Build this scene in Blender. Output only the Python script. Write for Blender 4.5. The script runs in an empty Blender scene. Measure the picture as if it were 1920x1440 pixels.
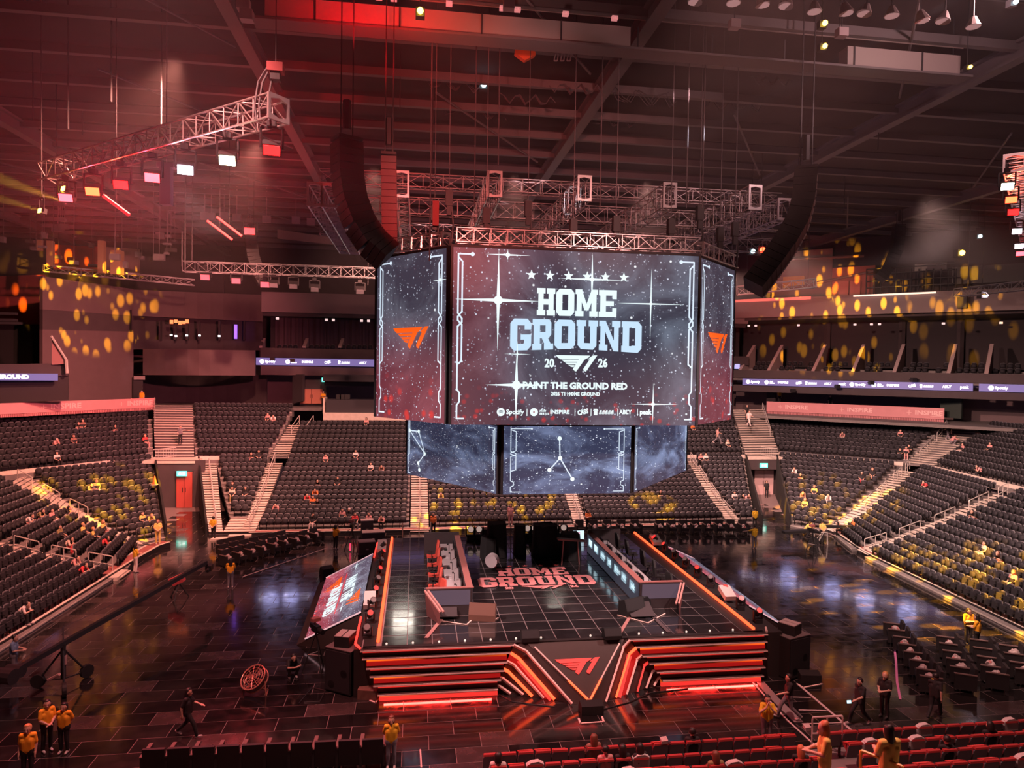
import bpy, math, random
import numpy as np
from mathutils import Vector, Matrix
random.seed(7); rng = np.random.default_rng(7)
S = bpy.context.scene
COL = S.collection
# ------------------------------------------------------------------ camera
FPX = 1290.0; CX, CY = 960.0, 720.0; H = 13.0
def _setup():
    Y = np.array([779-CX, 685-CY, FPX]); Y /= np.linalg.norm(Y)
    X = np.array([9900-CX, 825-CY, FPX]); X -= Y*X.dot(Y); X /= np.linalg.norm(X)
    Z = np.cross(X, Y); R = np.stack([X, Y, Z], 1)
    if R[1, 2] > 0: R[:, 2] *= -1
    return R
R = _setup()
cd = bpy.data.cameras.new('camera'); cam = bpy.data.objects.new('camera', cd); COL.objects.link(cam)
cd.sensor_width = 36; cd.lens = FPX/1920*36; cd.clip_end = 400; cd.clip_start = .1
m = Matrix.Identity(4)
for i in range(3):
    m[i][0] = R[0, i]; m[i][1] = -R[1, i]; m[i][2] = -R[2, i]
m[2][3] = H
cam.matrix_world = m
S.camera = cam
def ray(x, y): return R.T @ np.array([x-CX, y-CY, FPX])
O = np.array([0, 0, H])
def G(x, y, z=0):
    d = ray(x, y); return O+d*((z-H)/d[2])
def AY(x, y, Y):
    d = ray(x, y); return O+d*(Y/d[1])
def AX(x, y, X):
    d = ray(x, y); return O+d*(X/d[0])
# ------------------------------------------------------------------ world, exposure, haze
S.view_settings.view_transform = 'Standard'; S.view_settings.look = 'None'
S.view_settings.exposure = 0.0; S.view_settings.gamma = 1.0; S.view_settings.use_curve_mapping = False
W = bpy.data.worlds.new('world'); S.world = W; W.use_nodes = True
W.node_tree.nodes['Background'].inputs[0].default_value = (.10, .045, .055, 1)
W.node_tree.nodes['Background'].inputs[1].default_value = .28
S.cycles.use_denoising = True
S.cycles.max_bounces = 5; S.cycles.diffuse_bounces = 2; S.cycles.glossy_bounces = 3; S.cycles.volume_bounces = 0
S.cycles.sample_clamp_indirect = 4.0
def lamp(kind, name, loc, tgt, power, color, size=1.0, angle=100, blend=.6):
    l = bpy.data.lights.new(name, kind); l.energy = power; l.color = color
    o = bpy.data.objects.new(name, l); COL.objects.link(o); o.location = loc
    if kind == 'AREA': l.shape = 'DISK'; l.size = size
    else: l.shadow_soft_size = size
    if kind == 'SPOT': l.spot_size = math.radians(angle); l.spot_blend = blend
    if tgt is not None:
        o.rotation_euler = (Vector(tgt)-Vector(loc)).to_track_quat('-Z', 'Y').to_euler()
    return o
# house floods below the roof; no fixtures are modelled at these lamps
FLOODS = [((-11, 34, 27), (-27, 47, 2), 112000, (1, .345, .25)), ((-10, 46, 27), (-27, 66, 4), 110000, (1, .36, .265)),
          ((-3, 50, 27), (-6, 66, 3), 84000, (1, .42, .32)), ((7, 50, 27), (9, 66, 3), 74000, (1, .46, .37)),
          ((17, 50, 27), (24, 67, 3), 84000, (1, .50, .41)), ((22, 47, 20), (44, 64, 4), 84000, (1, .54, .44)),
          ((20.5, 37, 20), (43, 46, 3), 84000, (1, .59, .49)), ((20, 25, 20), (37, 34, 1), 56000, (1, .61, .51)),
          ((9, 18, 27), (12, 21, 0), 42000, (1, .44, .38)), ((-7, 20, 27), (-9, 27, 0), 34000, (1, .40, .36))]
for i, (a, b, p, c) in enumerate(FLOODS):
    lamp('SPOT', 'flood_light', a, b, p*.56, c, .35, 84, .9)
def gobo(loc, tgt, power, angle, scale, thr, seed, color=(1, .43, .008)):
    o = lamp('SPOT', 'gobo_light', loc, tgt, power, color, .015, angle, .35)
    l = o.data; l.use_nodes = True; nt = l.node_tree; em = nt.nodes['Emission']
    tc = nt.nodes.new('ShaderNodeTexCoord'); mp = nt.nodes.new('ShaderNodeMapping'); vo = nt.nodes.new('ShaderNodeTexVoronoi')
    mp.inputs['Location'].default_value = (seed, seed*.7, 0); mp.inputs['Scale'].default_value = (scale*1.55, scale*.72, scale*1.2)
    vo.inputs['Scale'].default_value = 1; vo.inputs['Randomness'].default_value = 1
    mr = nt.nodes.new('ShaderNodeMapRange'); mr.inputs[1].default_value = thr; mr.inputs[2].default_value = thr*.62
    mr.inputs[3].default_value = 0.0; mr.inputs[4].default_value = 1
    L = nt.links
    L.new(tc.outputs['Normal'], mp.inputs['Vector']); L.new(mp.outputs[0], vo.inputs['Vector'])
    L.new(vo.outputs['Distance'], mr.inputs[0]); L.new(mr.outputs[0], em.inputs['Strength'])
    return o
# added lamps without fixtures for the screen rig, stage deck, walls and speaker column
lamp('SPOT', 'rig_fill', (0, 13, 20.5), (4, 33, 21.5), 14000, (1, .20, .17), .3, 44, .8)
lamp('SPOT', 'rig_fill', (11, 13, 21), (11, 33, 21.5), 7000, (1, .42, .37), .3, 44, .8)
lamp('SPOT', 'stage_fill', (-8, 24, 19), (5, 35, 2), 22000, (1, .66, .62), .3, 50, .8)
lamp('SPOT', 'stage_fill', (21, 24, 19), (8, 35, 2), 22000, (1, .68, .64), .3, 50, .8)
lamp('SPOT', 'wall_fill', (-8, 46, 16.5), (-31, 80, 12), 30000, (1, .22, .25), .3, 66, .9)
lamp('SPOT', 'wall_fill', (22, 50, 16.5), AY(1490, 582, 76), 16000, (1, .10, .08), .3, 34, .9)
lamp('SPOT', 'column_red', (3, 19, 14), AY(730, 372, 29), 14000, (1, .02, .02), .1, 16, .6)
# ------------------------------------------------------------------ materials
MATS = {}
def mat(name, col, rough=.6, metal=0, em=None, es=1.0, noise=0, nscale=3, spec=.5, bump=0):
    if name in MATS: return MATS[name]
    M = bpy.data.materials.new(name); M.use_nodes = True; nt = M.node_tree; b = nt.nodes['Principled BSDF']
    b.inputs['Base Color'].default_value = (*col, 1); b.inputs['Roughness'].default_value = rough
    b.inputs['Metallic'].default_value = metal; b.inputs['Specular IOR Level'].default_value = spec
    if em is not None:
        b.inputs['Emission Color'].default_value = (*em, 1); b.inputs['Emission Strength'].default_value = es
    if noise or bump:
        tc = nt.nodes.new('ShaderNodeTexCoord'); nz = nt.nodes.new('ShaderNodeTexNoise')
        nz.inputs['Scale'].default_value = nscale; nz.inputs['Detail'].default_value = 6
        nt.links.new(tc.outputs['Object'], nz.inputs['Vector'])
        if noise:
            mx = nt.nodes.new('ShaderNodeMix'); mx.data_type = 'RGBA'
            mx.inputs[6].default_value = (*[c*(1-noise) for c in col], 1); mx.inputs[7].default_value = (*[min(1, c*(1+noise)) for c in col], 1)
            nt.links.new(nz.outputs['Fac'], mx.inputs[0]); nt.links.new(mx.outputs[2], b.inputs['Base Color'])
        if bump:
            bp = nt.nodes.new('ShaderNodeBump'); bp.inputs['Strength'].default_value = bump; bp.inputs['Distance'].default_value = .02
            nt.links.new(nz.outputs['Fac'], bp.inputs['Height']); nt.links.new(bp.outputs[0], b.inputs['Normal'])
    MATS[name] = M; return M
def glossy_floor(name, col, r0, r1, spec):
    M = mat(name, col, .2, noise=.5, nscale=1.3, spec=spec)
    nt = M.node_tree; b = nt.nodes['Principled BSDF']
    tc = nt.nodes.new('ShaderNodeTexCoord'); nz = nt.nodes.new('ShaderNodeTexNoise'); nz.inputs['Scale'].default_value = 2.2; nz.inputs['Detail'].default_value = 8
    b.inputs['Coat Weight'].default_value = .6; b.inputs['Coat Roughness'].default_value = .07
    mr = nt.nodes.new('ShaderNodeMapRange'); mr.inputs[1].default_value = .3; mr.inputs[2].default_value = .7; mr.inputs[3].default_value = r0; mr.inputs[4].default_value = r1
    nt.links.new(tc.outputs['Object'], nz.inputs['Vector']); nt.links.new(nz.outputs['Fac'], mr.inputs[0]); nt.links.new(mr.outputs[0], b.inputs['Roughness'])
    return M
BLACK = mat('black_paint', (.012, .011, .013), .55)
CLOTH = mat('black_cloth', (.010, .009, .010), .9)
STEEL = mat('dark_steel', (.045, .043, .048), .5)
ALU = mat('aluminium', (.62, .6, .6), .35, .9)
ALUD = mat('dull_aluminium', (.33, .32, .33), .5, .6)
CONC = mat('concrete', (.40, .36, .34), .8, noise=.25, nscale=2)
CONCD = mat('dark_concrete', (.16, .14, .14), .85, noise=.3, nscale=2)
STEPM = mat('pale_tread', (.60, .52, .46), .75, noise=.2, nscale=4)
RAILM = mat('rail_metal', (.62, .58, .55), .4, .3)
SEATF = mat('seat_fabric', (.013, .012, .017), .8, noise=.35, nscale=9)
SEATP = mat('seat_plastic', (.14, .135, .155), .45)
DECK = mat('roof_deck', (.050, .040, .043), .9, noise=.4, nscale=.4)
PURL = mat('roof_steel', (.17, .155, .16), .6)
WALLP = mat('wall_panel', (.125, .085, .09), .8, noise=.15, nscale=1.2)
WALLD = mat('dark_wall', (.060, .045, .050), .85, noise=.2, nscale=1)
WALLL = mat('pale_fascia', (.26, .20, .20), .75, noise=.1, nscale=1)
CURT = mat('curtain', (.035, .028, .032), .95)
# ------------------------------------------------------------------ mesh helpers
class MB:
    def __init__(s): s.v = []; s.f = []; s.m = []
    def add(s, vs, fs, mi=0):
        n = len(s.v); s.v.extend([tuple(float(c) for c in v) for v in vs])
        for f in fs: s.f.append(tuple(n+i for i in f)); s.m.append(mi)
        return s
    def box(s, c, d, rz=0, mi=0):
        ca, sa = math.cos(rz), math.sin(rz); vs = []
        for z in (-.5, .5):
            for x, y in ((-.5, -.5), (.5, -.5), (.5, .5), (-.5, .5)):
                X, Y = x*d[0], y*d[1]
                vs.append((c[0]+X*ca-Y*sa, c[1]+X*sa+Y*ca, c[2]+z*d[2]))
        return s.add(vs, [(0, 3, 2, 1), (4, 5, 6, 7), (0, 1, 5, 4), (1, 2, 6, 5), (2, 3, 7, 6), (3, 0, 4, 7)], mi)
    def obox(s, c, ax, ay, az, mi=0):
        c = np.array(c, float); ax, ay, az = [np.array(a, float) for a in (ax, ay, az)]; vs = []
        for k in (-.5, .5):
            for x, y in ((-.5, -.5), (.5, -.5), (.5, .5), (-.5, .5)): vs.append(c+x*ax+y*ay+k*az)
        return s.add(vs, [(0, 3, 2, 1), (4, 5, 6, 7), (0, 1, 5, 4), (1, 2, 6, 5), (2, 3, 7, 6), (3, 0, 4, 7)], mi)
    def hexa(s, b, t, mi=0):
        return s.add(list(b)+list(t), [(0, 3, 2, 1), (4, 5, 6, 7), (0, 1, 5, 4), (1, 2, 6, 5), (2, 3, 7, 6), (3, 0, 4, 7)], mi)
    def tube(s, p, q, r, n=6, r2=None, mi=0, cap=True):
        p = np.array(p, float); q = np.array(q, float); d = q-p; L = np.linalg.norm(d)
        if L < 1e-6: return s
        d /= L; a = np.array([0, 0, 1.]) if abs(d[2]) < .9 else np.array([1., 0, 0]); u = np.cross(d, a); u /= np.linalg.norm(u); w = np.cross(d, u)
        r2 = r if r2 is None else r2; vs = []
        for c, rr in ((p, r), (q, r2)):
            for i in range(n):
                t = 2*math.pi*(i+.5)/n; vs.append(c+rr*(u*math.cos(t)+w*math.sin(t)))
        fs = [(i, (i+1) % n, n+(i+1) % n, n+i) for i in range(n)]
        if cap: fs += [tuple(range(n-1, -1, -1)), tuple(range(n, 2*n))]
        return s.add(vs, fs, mi)
    def path(s, pts, r, n=6, mi=0):
        for a, b in zip(pts, pts[1:]): s.tube(a, b, r, n, mi=mi)
        return s
    def ball(s, c, r, n=8, k=5, mi=0):
        c = np.array(c, float); r = np.array([r]*3 if np.isscalar(r) else r, float); vs = [c+[0, 0, r[2]]]; fs = []
        for i in range(1, k):
            t = math.pi*i/k
            for j in range(n):
                a = 2*math.pi*j/n; vs.append(c+r*[math.sin(t)*math.cos(a), math.sin(t)*math.sin(a), math.cos(t)])
        vs.append(c-[0, 0, r[2]])
        for j in range(n): fs.append((0, 1+j, 1+(j+1) % n))
        for i in range(k-2):
            for j in range(n):
                a = 1+i*n+j; b = 1+i*n+(j+1) % n; fs.append((a, a+n, b+n, b))
        e = len(vs)-1; o = 1+(k-2)*n
        for j in range(n): fs.append((e, o+(j+1) % n, o+j))
        return s.add(vs, fs, mi)
    def prism(s, poly, h, M=None, mi=0):
        """poly: 2-D outline; extruded from 0 to h along local z, mapped by M(u,v,w)"""
        M = M or (lambda u, v, w: (u, v, w)); n = len(poly)
        vs = [M(u, v, 0) for u, v in poly]+[M(u, v, h) for u, v in poly]
        fs = [tuple(range(n-1, -1, -1)), tuple(range(n, 2*n))]+[(i, (i+1) % n, n+(i+1) % n, n+i) for i in range(n)]
        return s.add(vs, fs, mi)
    def poly(s, pts, mi=0): return s.add(pts, [tuple(range(len(pts)))], mi)
    def mesh(s, name, mats):
        me = bpy.data.meshes.new(name); me.from_pydata(s.v, [], s.f)
        for x in (mats if isinstance(mats, (list, tuple)) else [mats]): me.materials.append(x)
        if any(s.m): me.polygons.foreach_set('material_index', s.m)
        me.update(); return me
    def build(s, name, mats, parent=None, world=True, smooth=False):
        me = s.mesh(name, mats)
        if smooth: me.shade_smooth()
        return place(me, name, parent, world)
def tmat(o):
    return Matrix.Translation(o.location) @ o.rotation_euler.to_matrix().to_4x4()
def place(me, name, parent=None, world=True, loc=None, rz=0):
    o = bpy.data.objects.new(name, me); COL.objects.link(o)
    if loc is not None: o.location = loc; o.rotation_euler = (0, 0, rz)
    if parent is not None:
        o.parent = parent
        if world:
            o.matrix_parent_inverse = (tmat_full(parent)).inverted()
    return o
def tmat_full(o):
    M = tmat(o)
    if o.parent is not None: M = tmat_full(o.parent) @ o.matrix_parent_inverse @ M
    return M
def tag(o, label, cat=None, group=None, kind=None):
    if label: o['label'] = label
    if cat: o['category'] = cat
    if group: o['group'] = group
    if kind: o['kind'] = kind
    return o
def thing(name, label, cat, loc=(0, 0, 0), rz=0, group=None):
    o = bpy.data.objects.new(name, None); COL.objects.link(o); o.empty_display_size = .1
    o.location = [float(c) for c in loc]; o.rotation_euler = (0, 0, rz)
    return tag(o, label, cat, group)
def struct(o): o['kind'] = 'structure'; return o
def dup(root, loc, rz, label=None, group=None):
    r = root.copy(); COL.objects.link(r); r.location = [float(c) for c in loc]; r.rotation_euler = (0, 0, rz)
    if label: r['label'] = label
    if group: r['group'] = group
    for ch in root.children:
        c = ch.copy(); COL.objects.link(c); c.parent = r
        for g in ch.children:
            d = g.copy(); COL.objects.link(d); d.parent = c
    return r
TXT = {}
def text_mesh(s, size, matl, off=0.0, ext=0.0, ax='CENTER'):
    k = (s, size, matl.name, off, ext, ax)
    if k in TXT: return TXT[k]
    cu = bpy.data.curves.new('lettering', 'FONT'); cu.body = s; cu.size = size; cu.align_x = ax; cu.align_y = 'CENTER'
    cu.offset = off; cu.extrude = ext; cu.resolution_u = 2
    o = bpy.data.objects.new('lettering', cu); COL.objects.link(o)
    dg = bpy.context.evaluated_depsgraph_get(); me = bpy.data.meshes.new_from_object(o.evaluated_get(dg))
    bpy.data.objects.remove(o); bpy.data.curves.remove(cu)
    me.materials.clear(); me.materials.append(matl); TXT[k] = me; return me
class Frame:
    """flat drawing frame: origin, u (right), v (up), n (towards viewer)"""
    def __init__(s, o, u, v):
        s.o = np.array(o, float); s.u = np.array(u, float); s.v = np.array(v, float)
        s.u /= np.linalg.norm(s.u); s.v = s.v-s.u*s.v.dot(s.u); s.v /= np.linalg.norm(s.v); s.n = np.cross(s.u, s.v)
    def p(s, u, v, w=0): return s.o+s.u*u+s.v*v+s.n*w
    def M(s): return lambda u, v, w: s.p(u, v, w)
    def mw(s, u, v, w=0, rot=0):
        c, q = math.cos(rot), math.sin(rot); U = s.u*c+s.v*q; V = s.v*c-s.u*q; t = s.p(u, v, w)
        return Matrix([[U[i], V[i], s.n[i], t[i]] for i in range(3)]+[[0, 0, 0, 1]])
    def text(s, t, u, v, size, matl, parent, w=.03, off=0, rot=0, width=None, name='lettering'):
        me = text_mesh(t, size, matl, off); o = bpy.data.objects.new(name, me); COL.objects.link(o)
        M = s.mw(u, v, w, rot)
        if width:
            xs = [q.co.x for q in me.vertices]; k = width/(max(xs)-min(xs)); M = M @ Matrix.Diagonal((k, 1, 1, 1))
        if parent is not None:
            o.parent = parent; o.matrix_parent_inverse = tmat_full(parent).inverted()
        o.matrix_basis = M
        return o
    def shape(s, polys, w=.03, t=0):
        b = MB()
        for P in polys: b.poly([s.p(u, v, w) for u, v in P])
        return b
# slab letters as convex pieces in a 1 x 1 cell (x right, y up)
def _r(a, b, c, d): return [(a, b), (c, b), (c, d), (a, d)]
SLAB = {
 'H': [_r(.08, 0, .36, 1), _r(.64, 0, .92, 1), _r(.3, .40, .7, .60), _r(0, 0, .46, .2), _r(.54, 0, 1, .2), _r(0, .8, .46, 1), _r(.54, .8, 1, 1)],
 'O': [[(0, .14), (.34, .14), (.34, .86), (0, .86)], [(.66, .14), (1, .14), (1, .86), (.66, .86)],
       [(0, .14), (.18, 0), (.82, 0), (1, .14), (1, .21), (0, .21)], [(0, .79), (1, .79), (1, .86), (.82, 1), (.18, 1), (0, .86)]],
 'M': [_r(.06, 0, .28, 1), _r(.72, 0, .94, 1), _r(0, 0, .37, .2), _r(.63, 0, 1, .2), _r(0, .82, .3, 1), _r(.7, .82, 1, 1), [(.06, 1), (.28, 1), (.60, .22), (.42, .22)], [(.72, 1), (.94, 1), (.58, .22), (.40, .22)]],
 'E': [_r(.08, 0, .40, 1), _r(0, 0, 1, .2), _r(0, .8, 1, 1), _r(.3, .41, .84, .59), _r(.76, 0, 1, .33), _r(.76, .67, 1, 1)],
 'G': [_r(0, .14, .34, .86), [(0, .14), (.18, 0), (.82, 0), (1, .14), (1, .21), (0, .21)], [(0, .79), (1, .79), (1, .86), (.82, 1), (.18, 1), (0, .86)], _r(.68, .66, 1, .86), _r(.66, .14, 1, .5), _r(.5, .34, 1, .5)],
 'R': [_r(.06, 0, .36, 1), _r(0, 0, .44, .2), _r(0, .8, .7, 1), [(.36, .8), (.9, .8), (.9, .9), (.78, 1), (.36, 1)], _r(.62, .5, .9, .86), [(.36, .38), (.78, .38), (.9, .5), (.9, .58), (.36, .58)], [(.42, .42), (.72, .42), (.94, .1), (.64, .1)], _r(.56, 0, 1, .2)],
 'U': [_r(.06, .14, .36, 1), _r(.64, .14, .94, 1), [(.06, .14), (.22, 0), (.78, 0), (.94, .14), (.94, .22), (.06, .22)], _r(0, .8, .44, 1), _r(.56, .8, 1, 1)],
 'N': [_r(.06, 0, .28, 1), _r(.70, 0, .92, 1), _r(0, 0, .40, .2), _r(0, .82, .3, 1), _r(.60, .8, 1, 1), [(.06, 1), (.30, 1), (.92, 0), (.68, 0)]],
 'D': [_r(.06, 0, .38, 1), _r(0, 0, .7, .2), _r(0, .8, .7, 1), [(.5, 0), (.82, 0), (1, .14), (1, .22), (.5, .22)], [(.5, .78), (1, .78), (1, .86), (.82, 1), (.5, 1)], _r(.68, .14, 1, .86)],
}
def word(fr, s, u0, v0, w, h, matl, parent, depth=.03, gap=.04, arch=0, widths=None):
    """slab word between u0 and u0+w; arch>0 lets the outer letters hang lower"""
    ws = [(1.25 if c == 'M' else 1.05 if c in 'NU' else 1.0) for c in s]; tot = sum(ws)+gap*len(s)*1.5; x = u0; k = w/tot
    for c, q in zip(s, ws):
        W_ = q*k; b = MB()
        for qi, P in enumerate(SLAB[c]):
            pts = []
            for px, py in P:
                U = x+px*W_; t = (U-(u0+w/2))/(w/2); hh = h*(1+arch*max(0, abs(t)-.12)); pts.append(fr.p(U, v0+h-hh+py*hh, depth+.0015*qi))
            b.poly(pts)
        b.build('letter', matl, parent); x += W_+gap*1.5*k
LOGO = [[(0, .97), (.83, .98), (.79, .86), (.70, .74), (.11, .73), (.04, .85)], [(.56, .75), (.70, .75), (.495, .01), (.46, .04), (.425, .13), (.425, .2)],
        [(.14, .70), (.55, .71), (.53, .59), (.205, .575)], [(.22, .54), (.51, .55), (.48, .44), (.29, .43)], [(.30, .39), (.46, .39), (.43, .27), (.365, .29)],
        [(.89, .99), (1, 1), (.73, .01), (.68, .06), (.665, .17), (.82, .75)], [(.765, .745), (.82, .75), (.89, .99)]]
def logo(fr, u0, v0, w, h, matl, parent, depth=.03):
    b = MB()
    for qi, P in enumerate(LOGO): b.poly([fr.p(u0+x*w, v0+y*h, depth+.0015*qi) for x, y in P])
    return b.build('logo', matl, parent)
def star(fr, u, v, r, matl, parent, depth=.03, sy=1):
    pts = [(u+(r if i % 2 == 0 else r*.42)*math.sin(i*math.pi/5), v+sy*(r if i % 2 == 0 else r*.42)*math.cos(i*math.pi/5)) for i in range(10)]
    b = MB(); c = (u, v)
    for i in range(0, 10, 2): b.poly([fr.p(*c, depth), fr.p(*pts[i-1], depth), fr.p(*pts[i], depth), fr.p(*pts[i+1], depth)])
    return b.build('star', matl, parent)
# ================================================================== FLOOR
FLOORM = [glossy_floor('floor_board_a', (.009, .0075, .008), .05, .20, 1.0), glossy_floor('floor_board_b', (.015, .012, .0125), .08, .26, .9), glossy_floor('floor_board_c', (.045, .031, .031), .14, .34, .8)]
BASEM = mat('floor_base', (.20, .15, .15), .5)
fl = struct(MB().box((7, 38, -.049), (64, 74, .10)).build('floor', BASEM))
TW, TD = 1.8, .9
tiles = []
for iy in range(0, 53):
    for ix in range(-1, 31):
        cx = -19.2+TW*ix+(TW/2 if iy % 2 else 0); cy = 15+TD*(iy+.5)
        if cx > 33.5 or cx < -19.5: continue
        if -2 < cx < 15 and 28 < cy < 44.5: continue
        q = R @ (np.array([cx, cy, 0])-O)
        px = CX+FPX*q[0]/q[2]; py = CY+FPX*q[1]/q[2]
        vis = -60 < px < 1980 and py < 1480
        tiles.append((q[2] if vis else 999, cx, cy))
tiles.sort()
tm = [MB().box((0, 0, 0), (TW-.022, TD-.022, .012)).mesh('floor_tile', M_) for M_ in FLOORM]
rest = MB()
for i, (d, cx, cy) in enumerate(tiles):
    k = int(rng.choice([0, 0, 0, 0, 0, 1, 1, 1, 1, 2], 1)[0]); zz = float(rng.uniform(-.002, .002))
    if i < 290:
        place(tm[k], 'floor_tile', fl, False, (cx, cy, zz))
    else: rest.box((cx, cy, zz), (TW-.022, TD-.022, .012), 0, k)
o = rest.build('floor_tile_field', FLOORM, fl); o['kind'] = 'stuff'
# white and pink tape lines and taped cable runs on the floor
TAPE = mat('pale_tape', (.55, .45, .45), .6); PTAPE = mat('pink_tape', (.62, .22, .45), .6); RAMP = mat('cable_ramp', (.30, .26, .27), .4, .2)
def strip(pts, w, matl, name, label, cat, z=.016, group=None):
    b = MB()
    for (x0, y0), (x1, y1) in zip(pts, pts[1:]):
        p = G(x0, y0); q = G(x1, y1); d = q-p; L = np.linalg.norm(d); d /= L
        b.obox((p+q)/2+[0, 0, z+.004], d*L, np.cross([0, 0, 1], d)*w, (0, 0, .008))
    return tag(b.build(name, matl), label, cat, group)
strip([(1674, 1191), (1680, 1240), (1682, 1280), (1688, 1312)], .09, PTAPE, 'tape_line', 'pink tape line on the floor beside the nearest chair bank', 'tape')
strip([(1424, 1278), (1452, 1310), (1498, 1355)], .35, RAMP, 'cable_ramp', 'pale metal cable cover running from the stage corner', 'cable cover')
strip([(1498, 1285), (1580, 1355), (1606, 1380)], .10, TAPE, 'tape_line', 'long pale tape line running from the wedge to the near stand', 'tape')
strip([(1411, 1280), (1475, 1350), (1530, 1400)], .07, TAPE, 'tape_line', 'thin tape line beside the metal cable cover', 'tape')
strip([(1486, 1308), (1520, 1309)], .05, TAPE, 'tape_line', 'upper cross tape between the two long tape lines', 'tape')
strip([(1498, 1332), (1550, 1333)], .05, TAPE, 'tape_line', 'middle cross tape between the two long tape lines', 'tape')
strip([(1504, 1358), (1578, 1356)], .05, TAPE, 'tape_line', 'lower cross tape nearest the handrail', 'tape')
strip([(455, 1082), (610, 1029)], .06, TAPE, 'tape_line', 'thin tape line in front of the far diagonal chair bank', 'tape')
# ================================================================== SEATING BOWL
ZF = [.2, .37, .56, .73, .93, 1.18, 1.43, 1.68, 1.93, 2.22, 2.52, 2.81, 3.10, 3.38, 3.66, 4.15, 4.49, 4.83, 5.18, 5.54, 5.90, 6.27, 6.64, 7.05, 7.45, 7.85, 8.25, 8.65]
YF = lambda j: 54.6+.85*j
CEN = np.array([6.6, 36.0])
seats = []       # x, y, z, heading, zone
def tier(label, j0, j1, f0, f1, b0, b1, zone, z_off=0, zs=None, pitch=.53, seat_from=None, seat_to=None):
    """rows j0..j1; (f0,f1) ends of the seat line in row j0, (b0,b1) in row j1"""
    f0, f1, b0, b1 = [np.array(p, float) for p in (f0, f1, b0, b1)]
    t = thing('seating_tier', label, 'seating tier', ((f0+f1)[0]/2, (f0+f1)[1]/2, 0), group=None)
    n = max(1, j1-j0)
    for j in range(j0, j1+1):
        k = (j-j0)/n; a = f0+(b0-f0)*k; b = f1+(b1-f1)*k
        k2 = (j+1-j0)/n; a2 = f0+(b0-f0)*k2; b2 = f1+(b1-f1)*k2
        d = (b-a)/np.linalg.norm(b-a); nin = np.array([-d[1], d[0]])
        if nin.dot(CEN-(a+b)/2) < 0: nin = -nin
        z = (zs[j] if zs else ZF[j])+z_off; zl = ((zs[j-1] if zs else ZF[j-1]) if j > 0 else 0)+z_off-.15
        F = [a+nin*.5, b+nin*.5, b2+nin*.47, a2+nin*.47]
        m_ = MB().hexa([(*F[0], zl), (*F[1], zl), (*F[2], zl), (*F[3], zl)], [(*F[0], z), (*F[1], z), (*F[2], z), (*F[3], z)])
        e0, e1 = F[0]+nin*.012, F[1]+nin*.012
        m_.obox((*((e0+e1)/2), z-.03), (*(e1-e0), 0), (*(nin*.03), 0), (0, 0, .07 if j != 15 else .34), 1)
        o = m_.build('riser', [CONCD, CONC if j != 15 else STEPM], t)
        L = np.linalg.norm(b-a); c = int((L+.1)/pitch); off = (L-(c-1)*pitch)/2
        hd = math.atan2(nin[1], nin[0])+math.pi/2      # seat front looks along local -y
        for s in range(c):
            p = a+d*(off+s*pitch); seats.append((p[0], p[1], z, hd, zone, (label, j-j0, s, c)))
    return t
tier('far lower tier narrowing to a wedge above the bare steps', 3, 14, (-14.35, YF(3)), (-12.95, YF(3)), (-17.9, YF(14)), (-13.45, YF(14)), 'far')
tier('far upper tier behind the walkway, left of the second stair', 15, 25, (-20.0, YF(15)), (-13.6, YF(15)), (-23.0, YF(25)), (-12.9, YF(25)), 'far')
tier('far tier left of the hanging screens', 0, 21, (-11.9, YF(0)), (-.35, YF(0)), (-11.7, YF(21)), (-.35, YF(21)), 'far')
tier('far tier straight behind the stage', 0, 21, (1.3, YF(0)), (12.8, YF(0)), (1.3, YF(21)), (14.6, YF(21)), 'far')
tier('far lower tier right of the hanging screens', 0, 14, (13.95, YF(0)), (25.9, YF(0)), (15.2, YF(14)), (27.3, YF(14)), 'far')
tier('small far tier wedged between stair and right tunnel', 0, 14, (27.25, YF(0)), (28.5, YF(0)), (28.3, YF(14)), (33.4, YF(14)), 'far')
tier('far upper tier right of the hanging screens', 15, 23, (15.6, YF(15)), (33.8, YF(15)), (16.2, YF(23)), (36.1, YF(23)), 'far')
tier('left corner lower tier beside the red door tunnel', 0, 14, (-19.6, 51.7), (-18.3, 53.2), (-31.0, 60.3), (-23.8, 66.9), 'left')
tier('left corner upper tier below the pink banner', 15, 23, (-36.5, 53.2), (-24.3, 67.6), (-42.5, 58.0), (-27.0, 75.2), 'left')
tier('left side tier between its two handrailed aisles', 0, 14, (-18.0, 45.0), (-19.0, 50.3), (-29.9, 45.4), (-29.8, 54.9), 'left')
tier('left side tier running along the floor towards the near corner', 0, 14, (-18.6, 29.0), (-18.0, 43.4), (-30.5, 31.0), (-29.9, 43.6), 'left')
tier('right corner lower tier beside the pale door tunnel', 0, 14, (31.3, 53.3), (33.0, 51.5), (37.9, 67.6), (45.9, 60.2), 'right')
tier('right corner upper tier below the long pink banner', 15, 23, (38.8, 69.4), (47.5, 61.2), (41.2, 76.2), (54.0, 64.4), 'right')
tier('right side tier between its two handrailed aisles', 0, 14, (33.2, 49.4), (31.9, 45.4), (46.9, 58.2), (44.9, 47.7), 'right')
tier('right side tier running along the floor towards the near corner', 0, 14, (31.6, 43.6), (30.2, 28.0), (44.8, 45.7), (43.0, 26.0), 'right')
tier('right side upper tier above the walkway', 15, 24, (49.0, 58.6), (44.6, 28.0), (57.5, 62.0), (52.5, 26.0), 'right')
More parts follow.
